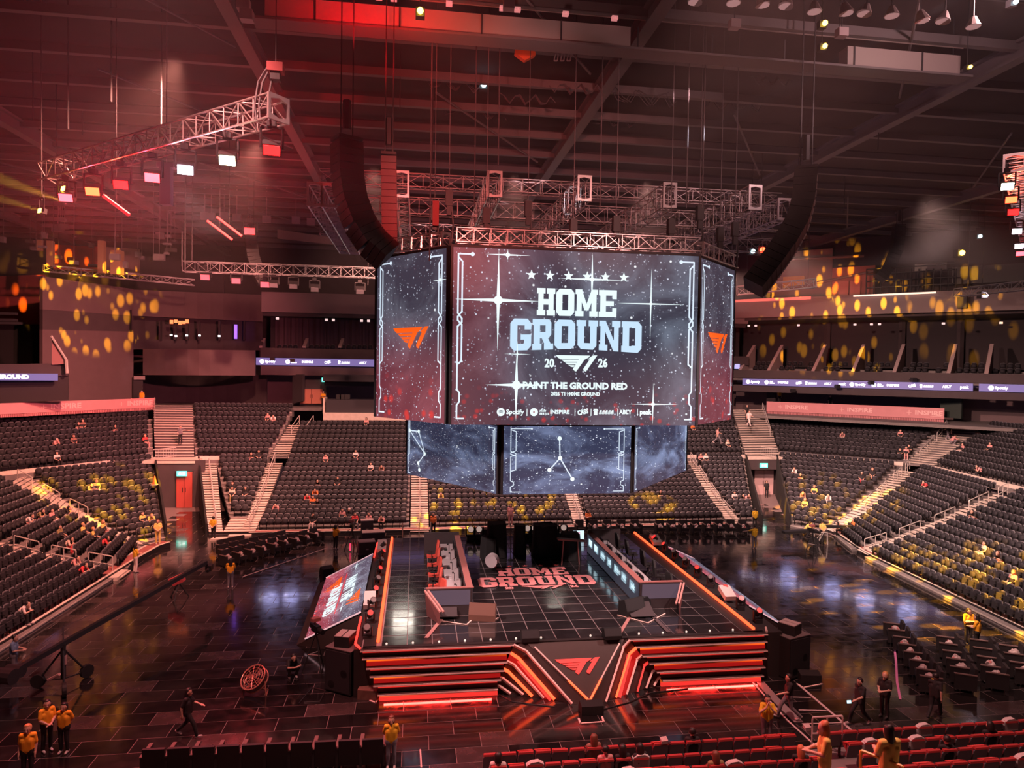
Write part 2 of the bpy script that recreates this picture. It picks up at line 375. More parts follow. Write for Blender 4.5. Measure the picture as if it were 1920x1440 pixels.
# ---- near stand under the camera
NZ = [.40, .50, .62, .74, .88]
def ny(k): return 20.5-.85*k
near = thing('seating_tier', 'near tier of red tipped-up seats along the bottom edge', 'seating tier', (12, 20, 0))
for k in range(5):
    x0 = 2.0; x1 = 24.0
    MB().box(((x0+x1)/2, ny(k)+.08, NZ[k]/2), (x1-x0, .85, NZ[k])).build('riser', CONCD, near)
NEAR = []
for k in range(5):
    x = 2.4+.13*(k % 2)
    while x < 23.8:
        if not (12.05 < x < 13.35 and k < 3) and not (13.3 < x < 14.9 and k > 5):
            NEAR.append((x, ny(k), NZ[k], 0, 'near', k, sum(1 for q in NEAR if q[5] == k)))
        x += .535
# ---- seat prototype
REDP = mat('red_seat_plastic', (.34, .035, .035), .45, spec=.5); REDF = mat('red_seat_fabric', (.26, .028, .032), .8)
GREYP = mat('pale_cover', (.50, .47, .47), .7)
def arch_outline(w, h0, h1, r): return [(-w/2, h0), (w/2, h0), (w/2, h1-r), (w/2-r*.6, h1-r*.12), (0, h1), (-w/2+r*.6, h1-r*.12), (-w/2, h1-r)]
def seat_parts():
    tilt = lambda u, v, w: (u, w+(v-.42)*.22, v)
    back = MB().prism(arch_outline(.45, .42, .86, .10), .05, lambda u, v, w: tilt(u, v, w-.02))
    shell = MB().prism(arch_outline(.48, .40, .90, .12), .035, lambda u, v, w: tilt(u, v, w+.03))
    pan = MB().hexa([(-.21, -.16, .44), (.21, -.16, .44), (.21, -.02, .40), (-.21, -.02, .40)], [(-.20, -.13, .78), (.20, -.13, .78), (.20, -.04, .78), (-.20, -.04, .78)])
    arm = MB().box((-.262, -.12, .63), (.05, .34, .04)).box((-.262, 0, .31), (.04, .10, .62))
    return back, shell, pan, arm
bk, sh, pn, ar = seat_parts()
ME_B = bk.mesh('backrest', SEATF); ME_S = sh.mesh('shell', SEATP); ME_P = pn.mesh('seat_pan', SEATF); ME_A = ar.mesh('armrest', BLACK)
ME_RB = MB().prism(arch_outline(.45, .42, .86, .05), .05, lambda u, v, w: (u, w-.02+(v-.42)*.2, v)).mesh('backrest', REDF)
ME_RS = MB().prism(arch_outline(.47, .40, .88, .05), .035, lambda u, v, w: (u, w+.03+(v-.42)*.2, v)).mesh('shell', REDP)
ME_RT = MB().hexa([(-.21, -.17, .70), (.21, -.17, .70), (.21, -.02, .60), (-.21, -.02, .60)], [(-.21, -.17, .78), (.21, -.17, .78), (.21, .0, .80), (-.21, .0, .80)]).mesh('seat_pan', REDP)
def depth(s): q = R @ (np.array(s[:3])-O); return q[2], CX+FPX*q[0]/q[2], CY+FPX*q[1]/q[2]
NL = {'left': 'black tip-up seat with grey shell in the empty left stand', 'right': 'black tip-up seat with grey shell in the empty right stand', 'far': 'black tip-up seat with grey shell in the far stand'}
ORDN = 'first second third fourth fifth sixth seventh eighth ninth tenth eleventh twelfth thirteenth fourteenth fifteenth sixteenth seventeenth eighteenth nineteenth twentieth'.split()
def ordn(n):
    if n < 20: return ORDN[n]
    if n < 60 and (n+1) % 10: return ['twenty', 'thirty', 'forty', 'fifty'][(n+1)//10-2]+'-'+ORDN[(n+1) % 10-1]
    return {30: 'thirtieth', 40: 'fortieth', 50: 'fiftieth'}.get(n+1, '%dth' % (n+1))
REF = {'left corner lower tier beside the red door tunnel': ('left corner tier', 0), 'right corner lower tier beside the pale door tunnel': ('right corner tier', 1), 'right side upper tier above the walkway': ('right upper tier', 0), 'left side tier between its two handrailed aisles': ('left middle tier', 0), 'left side tier running along the floor towards the near corner': ('left near tier', 1), 'right side tier between its two handrailed aisles': ('right middle tier', 1), 'right side tier running along the floor towards the near corner': ('right near tier', 0)}
def seat_label(s):
    lab, j, k, c = s[5]; nm, e = REF.get(lab, (lab, 0))
    return 'black tip-up seat, %s row, %s from the stair, %s' % (ordn(j), ordn(c-1-k if e else k), nm)
def seat_thing(s, red=False):
    x, y, z, hd, zone = s[:5]
    if zone == 'near':
        t = thing('arena_seat', 'black backed seat with a red top edge in the near stand', 'seat', (x, y, z), hd, 'red seats of the near stand')
        hd_ = math.pi
    else:
        t = thing('arena_seat', seat_label(s), 'seat', (x, y, z), hd, 'black seats of the %s stand' % zone)
    return t
def flip(me):
    """seat meshes look along -y; the near stand looks along +y"""
    me = me.copy(); me.transform(Matrix.Rotation(math.pi, 4, 'Z')); return me
FB, FS, FP, FA, FT = flip(ME_RB), flip(ME_S), flip(ME_P), flip(ME_A), flip(ME_RT)
REDB_ = mat('red_plate', (.72, .10, .085), .45)
F_CAP = flip(MB().hexa([(-.23, .085, .86), (.23, .085, .86), (.23, .20, .86), (-.23, .20, .86)], [(-.22, .09, .912), (.22, .09, .912), (.22, .185, .912), (-.22, .185, .912)]).mesh('back_cap', REDP))
F_PLATE = flip(MB().hexa([(-.23, -.16, .78), (.23, -.16, .78), (.23, .10, .88), (-.23, .10, .88)], [(-.23, -.16, .80), (.23, -.16, .80), (.23, .10, .93), (-.23, .10, .93)]).mesh('seat_plate', REDB_))
F_COVER = flip(MB().prism([(-.25, .60), (.25, .60), (.26, .88), (.12, .97), (-.10, .99), (-.26, .90)], .16, lambda u, v, w: (u, .02+w, v)).mesh('cover', GREYP))
n_ind = 0
for i, s in enumerate(NEAR):
    t = seat_thing(s); n_ind += 1
    r_ = rng.random()
    t['label'] = '%s, %s in the %s near stand row' % ('seat with a bright red plate' if r_ < .26 else 'seat with a pale cloth over it' if r_ < .36 else 'black seat with a red top edge', ordn(s[6]), ordn(s[5]))
    for me, nm in ((FB, 'backrest'), (FS, 'shell'), (F_CAP, 'back_cap'), (FT if rng.random() < .15 else FP, 'seat_pan'), (FA, 'armrest'))+(((F_PLATE, 'seat_plate'),) if r_ < .26 else ((F_COVER, 'cover'),) if r_ < .36 else ()):
        place(me, nm, t, False)
vis = []
for i, s in enumerate(seats):
    d, px, py = depth(s); vis.append((d if -10 < px < 1930 and py < 1460 else 999, i))
vis.sort()
chosen = set(i for d, i in vis[:max(0, 298-n_ind)])
for i in chosen:
    t = seat_thing(seats[i])
    for me, nm in ((ME_B, 'backrest'), (ME_S, 'shell'), (ME_P, 'seat_pan'), (ME_A, 'armrest')): place(me, nm, t, False)
def mass(name, protos, mats, places):
    """many copies of one shape as one mesh; protos: list of (MB, material index)"""
    V = np.concatenate([np.array(b.v) for b, _ in protos]); F = []; MI = []; o_ = 0
    for b, mi in protos:
        F += [tuple(i+o_ for i in f) for f in b.f]; MI += [mi]*len(b.f); o_ += len(b.v)
    nv = len(V); A = np.array([[p[0], p[1], p[2], p[3]] for p in places]); N = len(A)
    c, s_ = np.cos(A[:, 3]), np.sin(A[:, 3])
    X = V[None, :, 0]*c[:, None]-V[None, :, 1]*s_[:, None]+A[:, 0:1]; Yv = V[None, :, 0]*s_[:, None]+V[None, :, 1]*c[:, None]+A[:, 1:2]; Z = V[None, :, 2]+A[:, 2:3]
    co = np.stack([X, Yv, Z], -1).reshape(-1)
    lens = np.array([len(f) for f in F]); flat = np.array([i for f in F for i in f])
    loops = (flat[None, :]+nv*np.arange(N)[:, None]).reshape(-1)
    starts = np.concatenate([[0], np.cumsum(np.tile(lens, N))[:-1]])
    me = bpy.data.meshes.new(name); me.vertices.add(nv*N); me.vertices.foreach_set('co', co)
    me.loops.add(len(loops)); me.loops.foreach_set('vertex_index', loops.astype(np.int32))
    me.polygons.add(len(starts)); me.polygons.foreach_set('loop_start', starts.astype(np.int32))
    for x in mats: me.materials.append(x)
    me.polygons.foreach_set('material_index', np.tile(np.array(MI, np.int32), N)); me.update(calc_edges=True); me.validate()
    o = bpy.data.objects.new(name, me); COL.objects.link(o); return o
restseats = [s for i, s in enumerate(seats) if i not in chosen]
o = mass('arena_seat_rows', [(bk, 0), (sh, 1), (pn, 0), (ar, 2)], [SEATF, SEATP, BLACK], restseats)
tag(o, 'rows upon rows of black tip-up seats filling the arena bowl', 'seats', kind='stuff')
# ---- floor-edge platforms
PLATT = mat('platform_red', (.30, .10, .09), .7); 
def platform(pts, w, z, label, side):
    t = thing('edge_platform', label, 'platform', (*pts[0], 0))
    a = MB(); b = MB(); c_ = MB()
    for p, q in zip(pts, pts[1:]):
        p = np.array(p, float); q = np.array(q, float); d = (q-p)/np.linalg.norm(q-p); n = np.array([-d[1], d[0]])
        if n.dot(CEN-p) < 0: n = -n
        L = np.linalg.norm(q-p)
        a.obox((*((p+q)/2-n*w/2), z/2), (*(d*L), 0), (*(n*w), 0), (0, 0, z))
        for k in (.09, w-.09): b.obox((*((p+q)/2-n*k), z+.012), (*(d*L), 0), (*(n*.16), 0), (0, 0, .02))
        c_.obox((*((p+q)/2-n*w/2), z+.006), (*(d*L), 0), (*(n*(w-.36)), 0), (0, 0, .012))
    a.build('deck', BLACK, t); b.build('edging', STEPM, t); c_.build('carpet_strip', PLATT, t); return t
platform([(-18.6, 28), (-18.05, 36), (-17.65, 46), (-17.3, 50.0), (-16.9, 50.9)], 1.0, .32, 'low platform with red strip along the left stand', 1)
platform([(33.3, 50.9), (31.54, 44.3), (30.3, 30.1), (29.9, 26)], 1.0, .32, 'low platform with red strip along the right stand', 1)
platform([(-12.3, 53.75), (27.6, 53.75)], .75, .2, 'low platform with pale edges along the far stand', 1)
# ---- stairs
def stair(label, p0, q0, p1, q1, z0, z1, n, name='aisle_stair'):
    p0, q0, p1, q1 = [np.array(p, float) for p in (p0, q0, p1, q1)]
    t = thing(name, label, 'stair', (*((p0+q0)/2), 0)); mp = {}
    for s in range(n):
        k, k2 = s/n, (s+1)/n+.004
        a, b, c_, d_ = p0+(p1-p0)*k, q0+(q1-q0)*k, q0+(q1-q0)*k2, p0+(p1-p0)*k2
        z = z0+(z1-z0)*(s+1)/n if not callable(z1) else z1(s); zb = z-max(.1, (z1-z0)/n if not callable(z1) else .2)*.72
        m_ = MB().hexa([(*a, z-.05), (*b, z-.05), (*c_, z-.05), (*d_, z-.05)], [(*a, z), (*b, z), (*c_, z), (*d_, z)])
        a2, b2 = a+(d_-a)*.25, b+(c_-b)*.25
        m_.hexa([(*a2, zb-.2), (*b2, zb-.2), (*c_, zb-.2), (*d_, zb-.2)], [(*a2, z-.05), (*b2, z-.05), (*c_, z-.05), (*d_, z-.05)], 1)
        m_.build('step', [STEPM, CONCD], t)
    return t
def zrow(j0):
    def f(s):
        j = j0+(s+1)/2; k = int(j); return ZF[k]+(ZF[min(k+1, len(ZF)-1)]-ZF[k])*(j-k)
    return f
# two steps per row
stair('bare stair left of the narrow far wedge of seats', (-15.2, 54.0), (-14.2, 54.0), (-19.5, YF(14)), (-18.1, YF(14)), 0, zrow(0), 28)
stair('stair climbing from the far floor to the brown doors', (-12.9, 54.0), (-11.9, 54.0), (-13.5, YF(14)), (-12.2, YF(14)), 0, zrow(0), 28)
stair('upper flight of the stair leading to the brown doors', (-13.5, YF(15)), (-12.0, YF(15)), (-12.8, YF(22)), (-9.8, YF(22)), 4, zrow(15), 14)
stair('full width bottom steps under the narrow far wedge', (-14.2, 54.0), (-12.9, 54.0), (-14.3, YF(3)-.6), (-12.9, YF(3)-.6), 0, zrow(0), 5)
stair('far centre stair beside the left edge of the low screens', (-.25, 53.6), (1.2, 53.6), (-.25, YF(20)), (1.2, YF(20)), 0, zrow(-1), 42)
stair('far stair below the gap between the low screens', (12.85, 53.8), (13.85, 53.8), (14.0, YF(14)), (15.1, YF(14)), 0, zrow(0), 28)
stair('far right stair with slanted handrails near the tunnel', (26.0, 53.8), (27.2, 53.8), (27.4, YF(14)), (28.2, YF(14)), 0, zrow(0), 28)
stair('left corner stair climbing above the red door tunnel', (-23.6, 67.0), (-20.2, 67.0), (-27.2, 76.6), (-23.2, 76.4), 4.15, 8.4, 20)
stair('right corner stair climbing above the pale door tunnel', (34.0, 67.0), (37.7, 67.0), (36.5, 75.4), (41.1, 76.6), 4.15, 8.4, 20)
stair('left diagonal aisle stair with three handrails', (-18.6, 50.6), (-19.3, 51.6), (-29.9, 55.3), (-31.0, 60.0), 0, zrow(0), 28)
stair('left lower aisle stair with handrails next to the camera crane', (-17.2, 43.5), (-17.2, 44.9), (-29.9, 43.7), (-29.9, 45.3), 0, zrow(-1), 30)
stair('right diagonal aisle stair lit yellow at its foot', (33.1, 51.3), (33.2, 49.7), (46.0, 60.0), (46.9, 58.4), 0, zrow(0), 28)
stair('upper flight of the right diagonal aisle stair', (47.6, 61.0), (48.9, 58.9), (55.5, 65.5), (57.6, 62.6), 4, zrow(15), 18)
stair('right lower aisle stair with four handrails', (31.4, 43.8), (31.6, 45.2), (44.8, 45.8), (44.9, 47.5), 0, zrow(0), 28)
for lab, c_, d_, rz in (('loose wooden step at the foot of the right lower aisle', G(1605, 1028), (1.6, .5, .2), 1.47), ('loose step at the foot of the left lower aisle', G(222, 1082), (1.6, .5, .2), 1.57),
                        ('loose pale step lying left of the far chair bank', G(411, 1012), (1.1, .6, .12), .0), ('long loose step lying in front of the narrow far wedge', G(450, 1006), (1.6, .4, .12), .0), ('loose step below the far stair behind the stage', G(1092, 988), (1.2, .5, .2), 0)):
    tag(MB().box((c_[0], c_[1], d_[2]/2+.012), d_, rz).build('loose_step', STEPM), lab, 'step')
# ---- handrails
def handrail(label, a, b, za, zb, h=.95, group=None, n=3, matl=None):
    """from plan point a (ground za) to b (ground zb)"""
    matl = matl or RAILM
    a = np.array([*a, za]); b = np.array([*b, zb]); t = thing('handrail', label, 'handrail', a, group=group); up = np.array([0, 0, h])
    d = (b-a); MB().path([a+up*.9, a+up+d*.02, b+up-d*.02, b+up*.9], .035, 6).build('top_rail', matl, t)
    MB().tube(a+up*.45, b+up*.45, .028).build('middle_rail', matl, t)
    for k in np.linspace(0, 1, n): MB().tube(a+d*k, a+d*k+up*(.95 if 0 < k < 1 else .92), .03).build('post', matl, t)
    return t
ORD = ['lowest', 'second lowest', 'third', 'fourth', 'fifth', 'topmost', 'seventh', 'eighth']
def rails(p0, p1, z0f, rows, lab, gap=1.0, jlist=None, h=.95):
    p0, p1 = np.array(p0, float), np.array(p1, float)
    for i, (ja, jb) in enumerate(jlist):
        k0, k1 = ja/14, jb/14
        zi = lambda j: ZF[int(j)]+(ZF[int(j)+1]-ZF[int(j)])*(j-int(j))
        handrail('%s handrail of the %s' % (ORD[i] if i < len(jlist)-1 else 'topmost', lab), p0+(p1-p0)*k0, p0+(p1-p0)*k1, zi(ja), zi(jb), h)
rails((31.5, 44.5), (44.8, 46.6), 0, 14, 'right lower aisle stair', jlist=[(0.2, 2.2), (3.4, 5.4), (6.8, 8.8), (10.2, 12.2), (13.2, 14.2)])
rails((33.2, 50.5), (46.4, 59.2), 0, 14, 'right diagonal aisle stair', jlist=[(4.6, 6.4), (7.6, 9.4), (10.8, 12.6), (13.4, 14.4)])
rails((-17.8, 44.2), (-29.9, 44.5), 0, 14, 'left lower aisle stair', jlist=[(0.2, 1.8), (2.6, 4.2), (5.0, 6.6), (7.6, 9.4)])
rails((-19.0, 51.2), (-30.4, 57.6), 0, 14, 'left diagonal aisle stair', jlist=[(5.6, 7.6), (8.8, 10.8), (12.0, 13.8)])
rails((26.6, 54.2), (27.8, YF(14)), 0, 14, 'far right stair', jlist=[(0.3, 3.2), (4.0, 7.0), (8.0, 10.8), (11.6, 14.0)])
rails((13.4, 54.2), (14.5, YF(14)), 0, 14, 'far stair below the screens', jlist=[(0.3, 4.6), (6, 10)])
rails((.5, 54.2), (.5, YF(14)), 0, 14, 'far centre stair', jlist=[(0.3, 4.6), (6, 10)])
rails((-12.4, 54.2), (-12.9, YF(14)), 0, 14, 'stair to the brown doors', jlist=[(0.3, 4.2), (5.2, 9), (10, 14)])
rails((-14.7, 54.2), (-18.8, YF(14)), 0, 14, 'bare far stair', jlist=[(0.3, 3.6), (4.6, 13)])
handrail('handrail at the head of the left corner stair', (-26.9, 76.2), (-25.6, 72.6), 8.3, 6.6)
handrail('handrail at the head of the right corner stair', (40.6, 76.2), (38.6, 70.6), 8.3, 5.8)
handrail('steep handrail on the upper right diagonal stair', (48.4, 60.2), (51.6, 62.2), 4.6, 5.9)
handrail('second handrail on the upper right diagonal stair', (52.1, 62.5), (54.6, 64.2), 6.1, 7.2)
handrail('pair of posts before the brown doors, right one', (-10.9, YF(20)), (-10.4, YF(22)), 5.7, 6.7, n=2)
handrail('pair of posts before the brown doors, left one', (-12.3, YF(20)), (-11.8, YF(22)), 5.7, 6.7, n=2)
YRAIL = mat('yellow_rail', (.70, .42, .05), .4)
handrail('bent grey handrail rising from the near stand aisle', G(1522, 1400, .3)[:2], G(1578, 1424, .3)[:2], .3, .75, 1.0)
qa, qb = AY(1614, 1407, 13.0), AY(1694, 1438, 12.4)
handrail('yellow lit handrail in front of the long haired woman', qa[:2], qb[:2], qa[2]-1.0, qb[2]-1.0, 1.0, matl=YRAIL)
n2 = thing('seating_tier', 'upper near landing under the two women, below the picture edge', 'seating tier', (12, 13, 0)); zl_ = AY(1668, 1366, 12.7)[2]-1.66
MB().box((10.5, 12.0, zl_/2), (8.0, 2.2, zl_)).build('riser', CONCD, n2)
def gridrail(label, a, b, z, h=.9):
    a = np.array([*a, z]); b = np.array([*b, z]); t = thing('guard_rail', label, 'railing', a); d = b-a; L = np.linalg.norm(d)
    MB().tube(a+[0, 0, h], b+[0, 0, h], .035).tube(a+[0, 0, .1], b+[0, 0, .1], .025).build('rail', RAILM, t)
    for k in np.linspace(0, 1, int(L/.22)+1): MB().tube(a+d*k, a+d*k+[0, 0, h], .014, 4).build('baluster', RAILM, t)
gridrail('barred guard rail beside the right corner stair', AY(1427, 847, 66.9)[:2], AY(1455, 849, 65.5)[:2], 4.2)
gridrail('barred guard rail beside the left corner stair', AY(287, 850, 65.2)[:2], AY(330, 846, 66.9)[:2], 4.2)
# ---- the two floor-level tunnels
RDOOR = mat('red_door', (.42, .075, .06), .5); PDOOR = mat('pale_door', (.62, .42, .42), .6); EXITG = mat('exit_green', (.05, .3, .25), .5, em=(.12, .85, .62), es=2.2)
EXITW = mat('exit_white', (.8, .9, .9), .5, em=(.8, 1, .95), es=2.5)
def quadwall(a, b, z0a, z0b, z1a, z1b, th, matl, name, parent=None):
    a = np.array(a[:2], float); b = np.array(b[:2], float); d = (b-a)/np.linalg.norm(b-a); n = np.array([-d[1], d[0]])
    if n.dot(CEN-a) > 0: n = -n
    return MB().hexa([(*a, z0a), (*b, z0b), (*(b+n*th), z0b), (*(a+n*th), z0a)], [(*a, z1a), (*b, z1b), (*(b+n*th), z1b), (*(a+n*th), z1a)]).build(name, matl, parent)
def exit_sign(label, fr, w, h, group=None):
    t = thing('exit_sign', label, 'sign', fr.o, group=group)
    MB().obox(fr.p(w/2, h/2, -.04), fr.u*w, fr.v*h, fr.n*.08).build('sign_box', EXITG, t)
    b = MB(); b.poly([fr.p(w*.18, h*.25, .01), fr.p(w*.5, h*.25, .01), fr.p(w*.44, h*.8, .01), fr.p(w*.26, h*.8, .01)]); b.poly([fr.p(w*.58, h*.2, .01), fr.p(w*.85, h*.2, .01), fr.p(w*.85, h*.8, .01), fr.p(w*.58, h*.8, .01)])
    b.build('running_figure', EXITW, t); return t
struct(quadwall((-17.8, 52.9), (-22.6, 64.5), 0, 0, 1.2, 4.3, .15, CLOTH, 'wall_left_tunnel_side'))
struct(quadwall((-15.3, 54.0), (-19.6, 66.6), 0, 0, .9, 4.3, .15, CLOTH, 'wall_left_tunnel_inner'))
struct(quadwall((-22.8, 64.6), (-18.6, 64.6), 0, 0, 4.2, 4.2, .3, WALLD, 'wall_left_tunnel_end'))
struct(MB().box((-21.7, 66.0), (4.2, 3.0, .3)).build('trim_1', CONC) if False else MB().box((-21.6, 65.9, 4.05), (4.4, 2.8, .22)).build('trim_1', STEPM))
def door(n, p0, p1, z0, z1, m_):
    p0 = np.array(p0[:2]); p1 = np.array(p1[:2]); d = (p1-p0)/np.linalg.norm(p1-p0); nn = np.array([d[1], -d[0]])
    t = struct(thing('door_%d' % n, None, None, (*((p0+p1)/2), z0))); L = np.linalg.norm(p1-p0); c_ = (p0+p1)/2
    for s in (-1, 1):
        MB().obox((*(c_+d*L*.25*s+nn*.06), (z0+z1)/2), (*(d*(L*.48)), 0), (*(nn*.08), 0), (0, 0, z1-z0-.06)).build('door_leaf', m_, t)
        MB().obox((*(c_+d*.12*s+nn*.14), z0+(z1-z0)*.5), (*(d*.04), 0), (*(nn*.06), 0), (0, 0, .4)).build('handle', BLACK, t)
    MB().obox((*(c_+nn*.05), z1+.04), (*(d*(L+.2)), 0), (*(nn*.1), 0), (0, 0, .1)).build('frame', STEEL, t)
    return t
a = AY(331, 940, 64.4); b = AY(361, 940, 64.4); door(1, a, b, 0, AY(345, 884, 64.4)[2], RDOOR)
a = AY(331, 893, 64.0); exit_sign('green exit sign above the red tunnel door', Frame(a, (1, 0, 0), (0, 0, 1)), .85, .45)
struct(quadwall((30.95, 53.2), (37.3, 66.9), 0, 0, 1.2, 4.3, .15, CLOTH, 'wall_right_tunnel_side'))
struct(quadwall((28.9, 54.0), (33.9, 66.9), 0, 0, .9, 4.3, .15, CLOTH, 'wall_right_tunnel_inner'))
struct(quadwall((33.6, 67.6), (38.0, 67.6), 0, 0, 4.2, 4.2, .3, WALLD, 'wall_right_tunnel_end'))
struct(MB().box((35.8, 66.9, 4.0), (3.9, 1.4, .25)).build('trim_2', STEPM))
struct(MB().box((35.6, 66.2, 3.35), (3.4, .2, 1.0)).build('trim_3', WALLD))
a = AY(1413, 928, 67.4); b = AY(1449, 928, 67.4); door(2, a, b, 0, AY(1430, 881, 67.4)[2], PDOOR)
a = AY(1425, 877, 66.0); exit_sign('green exit sign above the pale tunnel door', Frame(a, (1, 0, 0), (0, 0, 1)), .85, .45)
# ================================================================== CONCOURSE WALLS, UPPER TIER, RIBBONS
NDOOR = [3]; NTRIM = [10]
def pxwall(xa, Ya, xb, Yb, ta, ba, tb, bb, matl, name, th=.4, parent=None):
    """vertical wall seen between two picture columns standing at depths Ya and Yb"""
    A0, A1 = AY(xa, ba, Ya), AY(xa, ta, Ya); B0, B1 = AY(xb, bb, Yb), AY(xb, tb, Yb)
    o = quadwall(A0, B0, A0[2], B0[2], A1[2], B1[2], th, matl, name, parent)
    if parent is None: struct(o)
    return o
def trim(): NTRIM[0] += 1; return 'trim_%d' % NTRIM[0]
# concourse slab behind the bowl and back walls
struct(MB().box((2, 92, 7.3), (110, 32, .4)).build('trim_4', CONCD)) if False else None
pxwall(-60, 90, 1500, 90, 660, 790, 690, 790, WALLP, 'wall_back')
# left block W1 (tall pink wall catching the yellow gobo)
pxwall(80, 70, 250, 79, 518, 580, 542, 592, WALLP, 'wall_left_upper')
pxwall(80, 70.05, 250, 79.05, 580, 618, 592, 622, WALLD, 'wall_left_window_band')
pxwall(80, 70, 250, 79, 618, 770, 622, 765, WALLP, 'wall_left_lower')
for x0 in (139, 193, 244): pxwall(x0, 70+9*(x0-80)/170-.1, x0+3, 70+9*(x0-77)/170-.1, 581, 622, 581, 622, BLACK, trim(), .1)
pxwall(-70, 80, 82, 80, 520, 612, 515, 612, mat('red_lit_wall', (.40, .07, .08), .8), 'wall_left_far')  # red light on this wall is put into its base colour
pxwall(-70, 74, 84, 74, 610, 690, 608, 690, CLOTH, 'wall_left_drape')
pxwall(-80, 64, 128, 66.5, 684, 712, 681, 704, WALLD, 'wall_left_balcony')
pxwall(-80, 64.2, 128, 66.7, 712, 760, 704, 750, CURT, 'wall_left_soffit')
b = MB(); P = [AY(97, 632, 66), AY(97, 684, 66), AY(123, 682, 66), AY(123, 672, 66)]; b.hexa(P, [p+np.array([0, .15, 0]) for p in P])
tag(b.build('slanted_screen_wall', mat('pink_panel', (.40, .20, .20), .6)), 'slanted guard panel at the end of the left balcony', 'barrier')
tag(MB().tube(AY(96, 630, 65.9), AY(124, 674, 65.9), .10).tube(AY(124, 674, 65.9), AY(126, 700, 65.9), .13).build('guard_rail', RAILM), 'pale slanted rail ending in a post on the left balcony', 'railing')
for i, (x, y) in enumerate(((8, 588), (8, 600), (20, 606))):
    tag(MB().obox(AY(x, y, 73), (2.2, 0, 0), (0, .5, 0), (0, 0, .25)).build('stage_case', STEEL), ['upper dark case on the far left ledge', 'middle dark case on the far left ledge', 'lowest wide case on the far left ledge'][i], 'case')
# W2 recessed curved suites
n = 10
def curve_pt(x, Y0=81, bulge=3.0, x0=250, x1=490): k = (x-x0)/(x1-x0); return Y0+bulge*(1-(2*k-1)**2)
def curvewall(x0, x1, t0, t1, b0, b1, Yf, matl, name, th=.4, seg=10):
    t = MB()
    for i in range(seg):
        ka, kb = i/seg, (i+1)/seg; xa, xb = x0+(x1-x0)*ka, x0+(x1-x0)*kb
        a0, a1 = AY(xa, b0+(b1-b0)*ka, Yf(xa)), AY(xa, t0+(t1-t0)*ka, Yf(xa)); c0, c1 = AY(xb, b0+(b1-b0)*kb, Yf(xb)), AY(xb, t0+(t1-t0)*kb, Yf(xb))
        d = np.array([0, th, 0]); t.hexa([a0, c0, c0+d, a0+d], [a1, c1, c1+d, a1+d])
    return struct(t.build(name, matl))
Yc = lambda x: curve_pt(x)
curvewall(248, 492, 543, 553, 592, 603, lambda x: Yc(x)-.5, WALLP, 'wall_suite_fascia')
curvewall(248, 492, 592, 603, 640, 648, lambda x: Yc(x)+1.2, WALLD, 'wall_suite_back')
curvewall(248, 492, 636, 640, 655, 657, lambda x: Yc(x)-.6, WALLD, 'wall_suite_parapet')
curvewall(268, 478, 654, 657, 703, 704, lambda x: 79-2.5*math.sin(math.pi*(x-268)/210), WALLP, 'wall_suite_curve')
curvewall(248, 500, 703, 703, 760, 757, lambda x: Yc(x)+3, WALLD, 'wall_suite_below')
WARM = mat('bar_sign_glow', (.6, .2, .1), .5, em=(1, .18, .06), es=2.2); PURP = mat('violet_tube', (.2, .1, .6), .5, em=(.28, .12, 1), es=1.6); WHITEL = mat('white_glow', (.9, .9, .9), .5, em=(1, .95, .95), es=2.0)
def glowbox(name, label, cat, c, d, m_, group=None): return tag(MB().box(c, d).build(name, m_), label, cat, group)
c = AY(336, 604, 82); t = thing('bar_sign', 'red glowing sign above the bar of the curved suite', 'sign', c)
for i, dx in enumerate((-.75, -.3, .15, .55, .9)): MB().box((c[0]+dx, c[1]-.2, c[2]+.1*math.sin(i*2)), (.34, .12, .42-.08*(i % 2))).build('glow_letter', WARM, t)
glowbox('light_tube', 'upright violet light tube at the right end of the suite', 'lamp', AY(442, 622, 82), (.3, .2, 1.6), PURP)
for i, (x, y) in enumerate(((321, 628), (330, 630), (350, 629), (374, 629), (411, 630))):
    glowbox('bar_lamp', '%s small bar lamp from the red sign in the curved suite' % ['first', 'second', 'third', 'fourth', 'fifth'][i], 'lamp', AY(x, y, 82), (.22, .2, .18), WHITEL)
for i, x in enumerate((302, 330, 352, 374, 412, 458)):
    struct(MB().obox(AY(x, 620, 82.2), (.18, 0, 0), (0, .2, 0), (0, 0, 2.2)).build(trim(), CURT))
# W3 loge left of the screens: long X-parallel wall running behind them
def run(y0, y1, Y, matl, name, xa=490, xb=1392, th=.4, slope=.0160):
    return pxwall(xa, Y, xb, Y, y0, y1, y0+(xb-xa)*slope, y1+(xb-xa)*slope, matl, name, th)
def runz(z0, z1, Y, matl, name, X0, X1, th=.4):
    return struct(MB().box(((X0+X1)/2, Y+th/2, (z0+z1)/2), (X1-X0, th, z1-z0)).build(name, matl))
X0 = AY(490, 600, 80)[0]; X1 = 40.5
zf_ = lambda y, Y=80: AY(600, y, Y)[2]
runz(zf_(587), zf_(550), 80, WALLL, 'wall_far_fascia', X0, X1)
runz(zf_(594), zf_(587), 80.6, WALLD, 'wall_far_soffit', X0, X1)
runz(zf_(672), zf_(590), 85, CURT, 'wall_far_loge_back', X0, X1)
runz(zf_(672), zf_(654), 79.6, WALLD, 'wall_far_parapet', X0, X1)
runz(zf_(704), zf_(687), 79.8, WALLP, 'wall_far_lower_fascia', X0, X1)
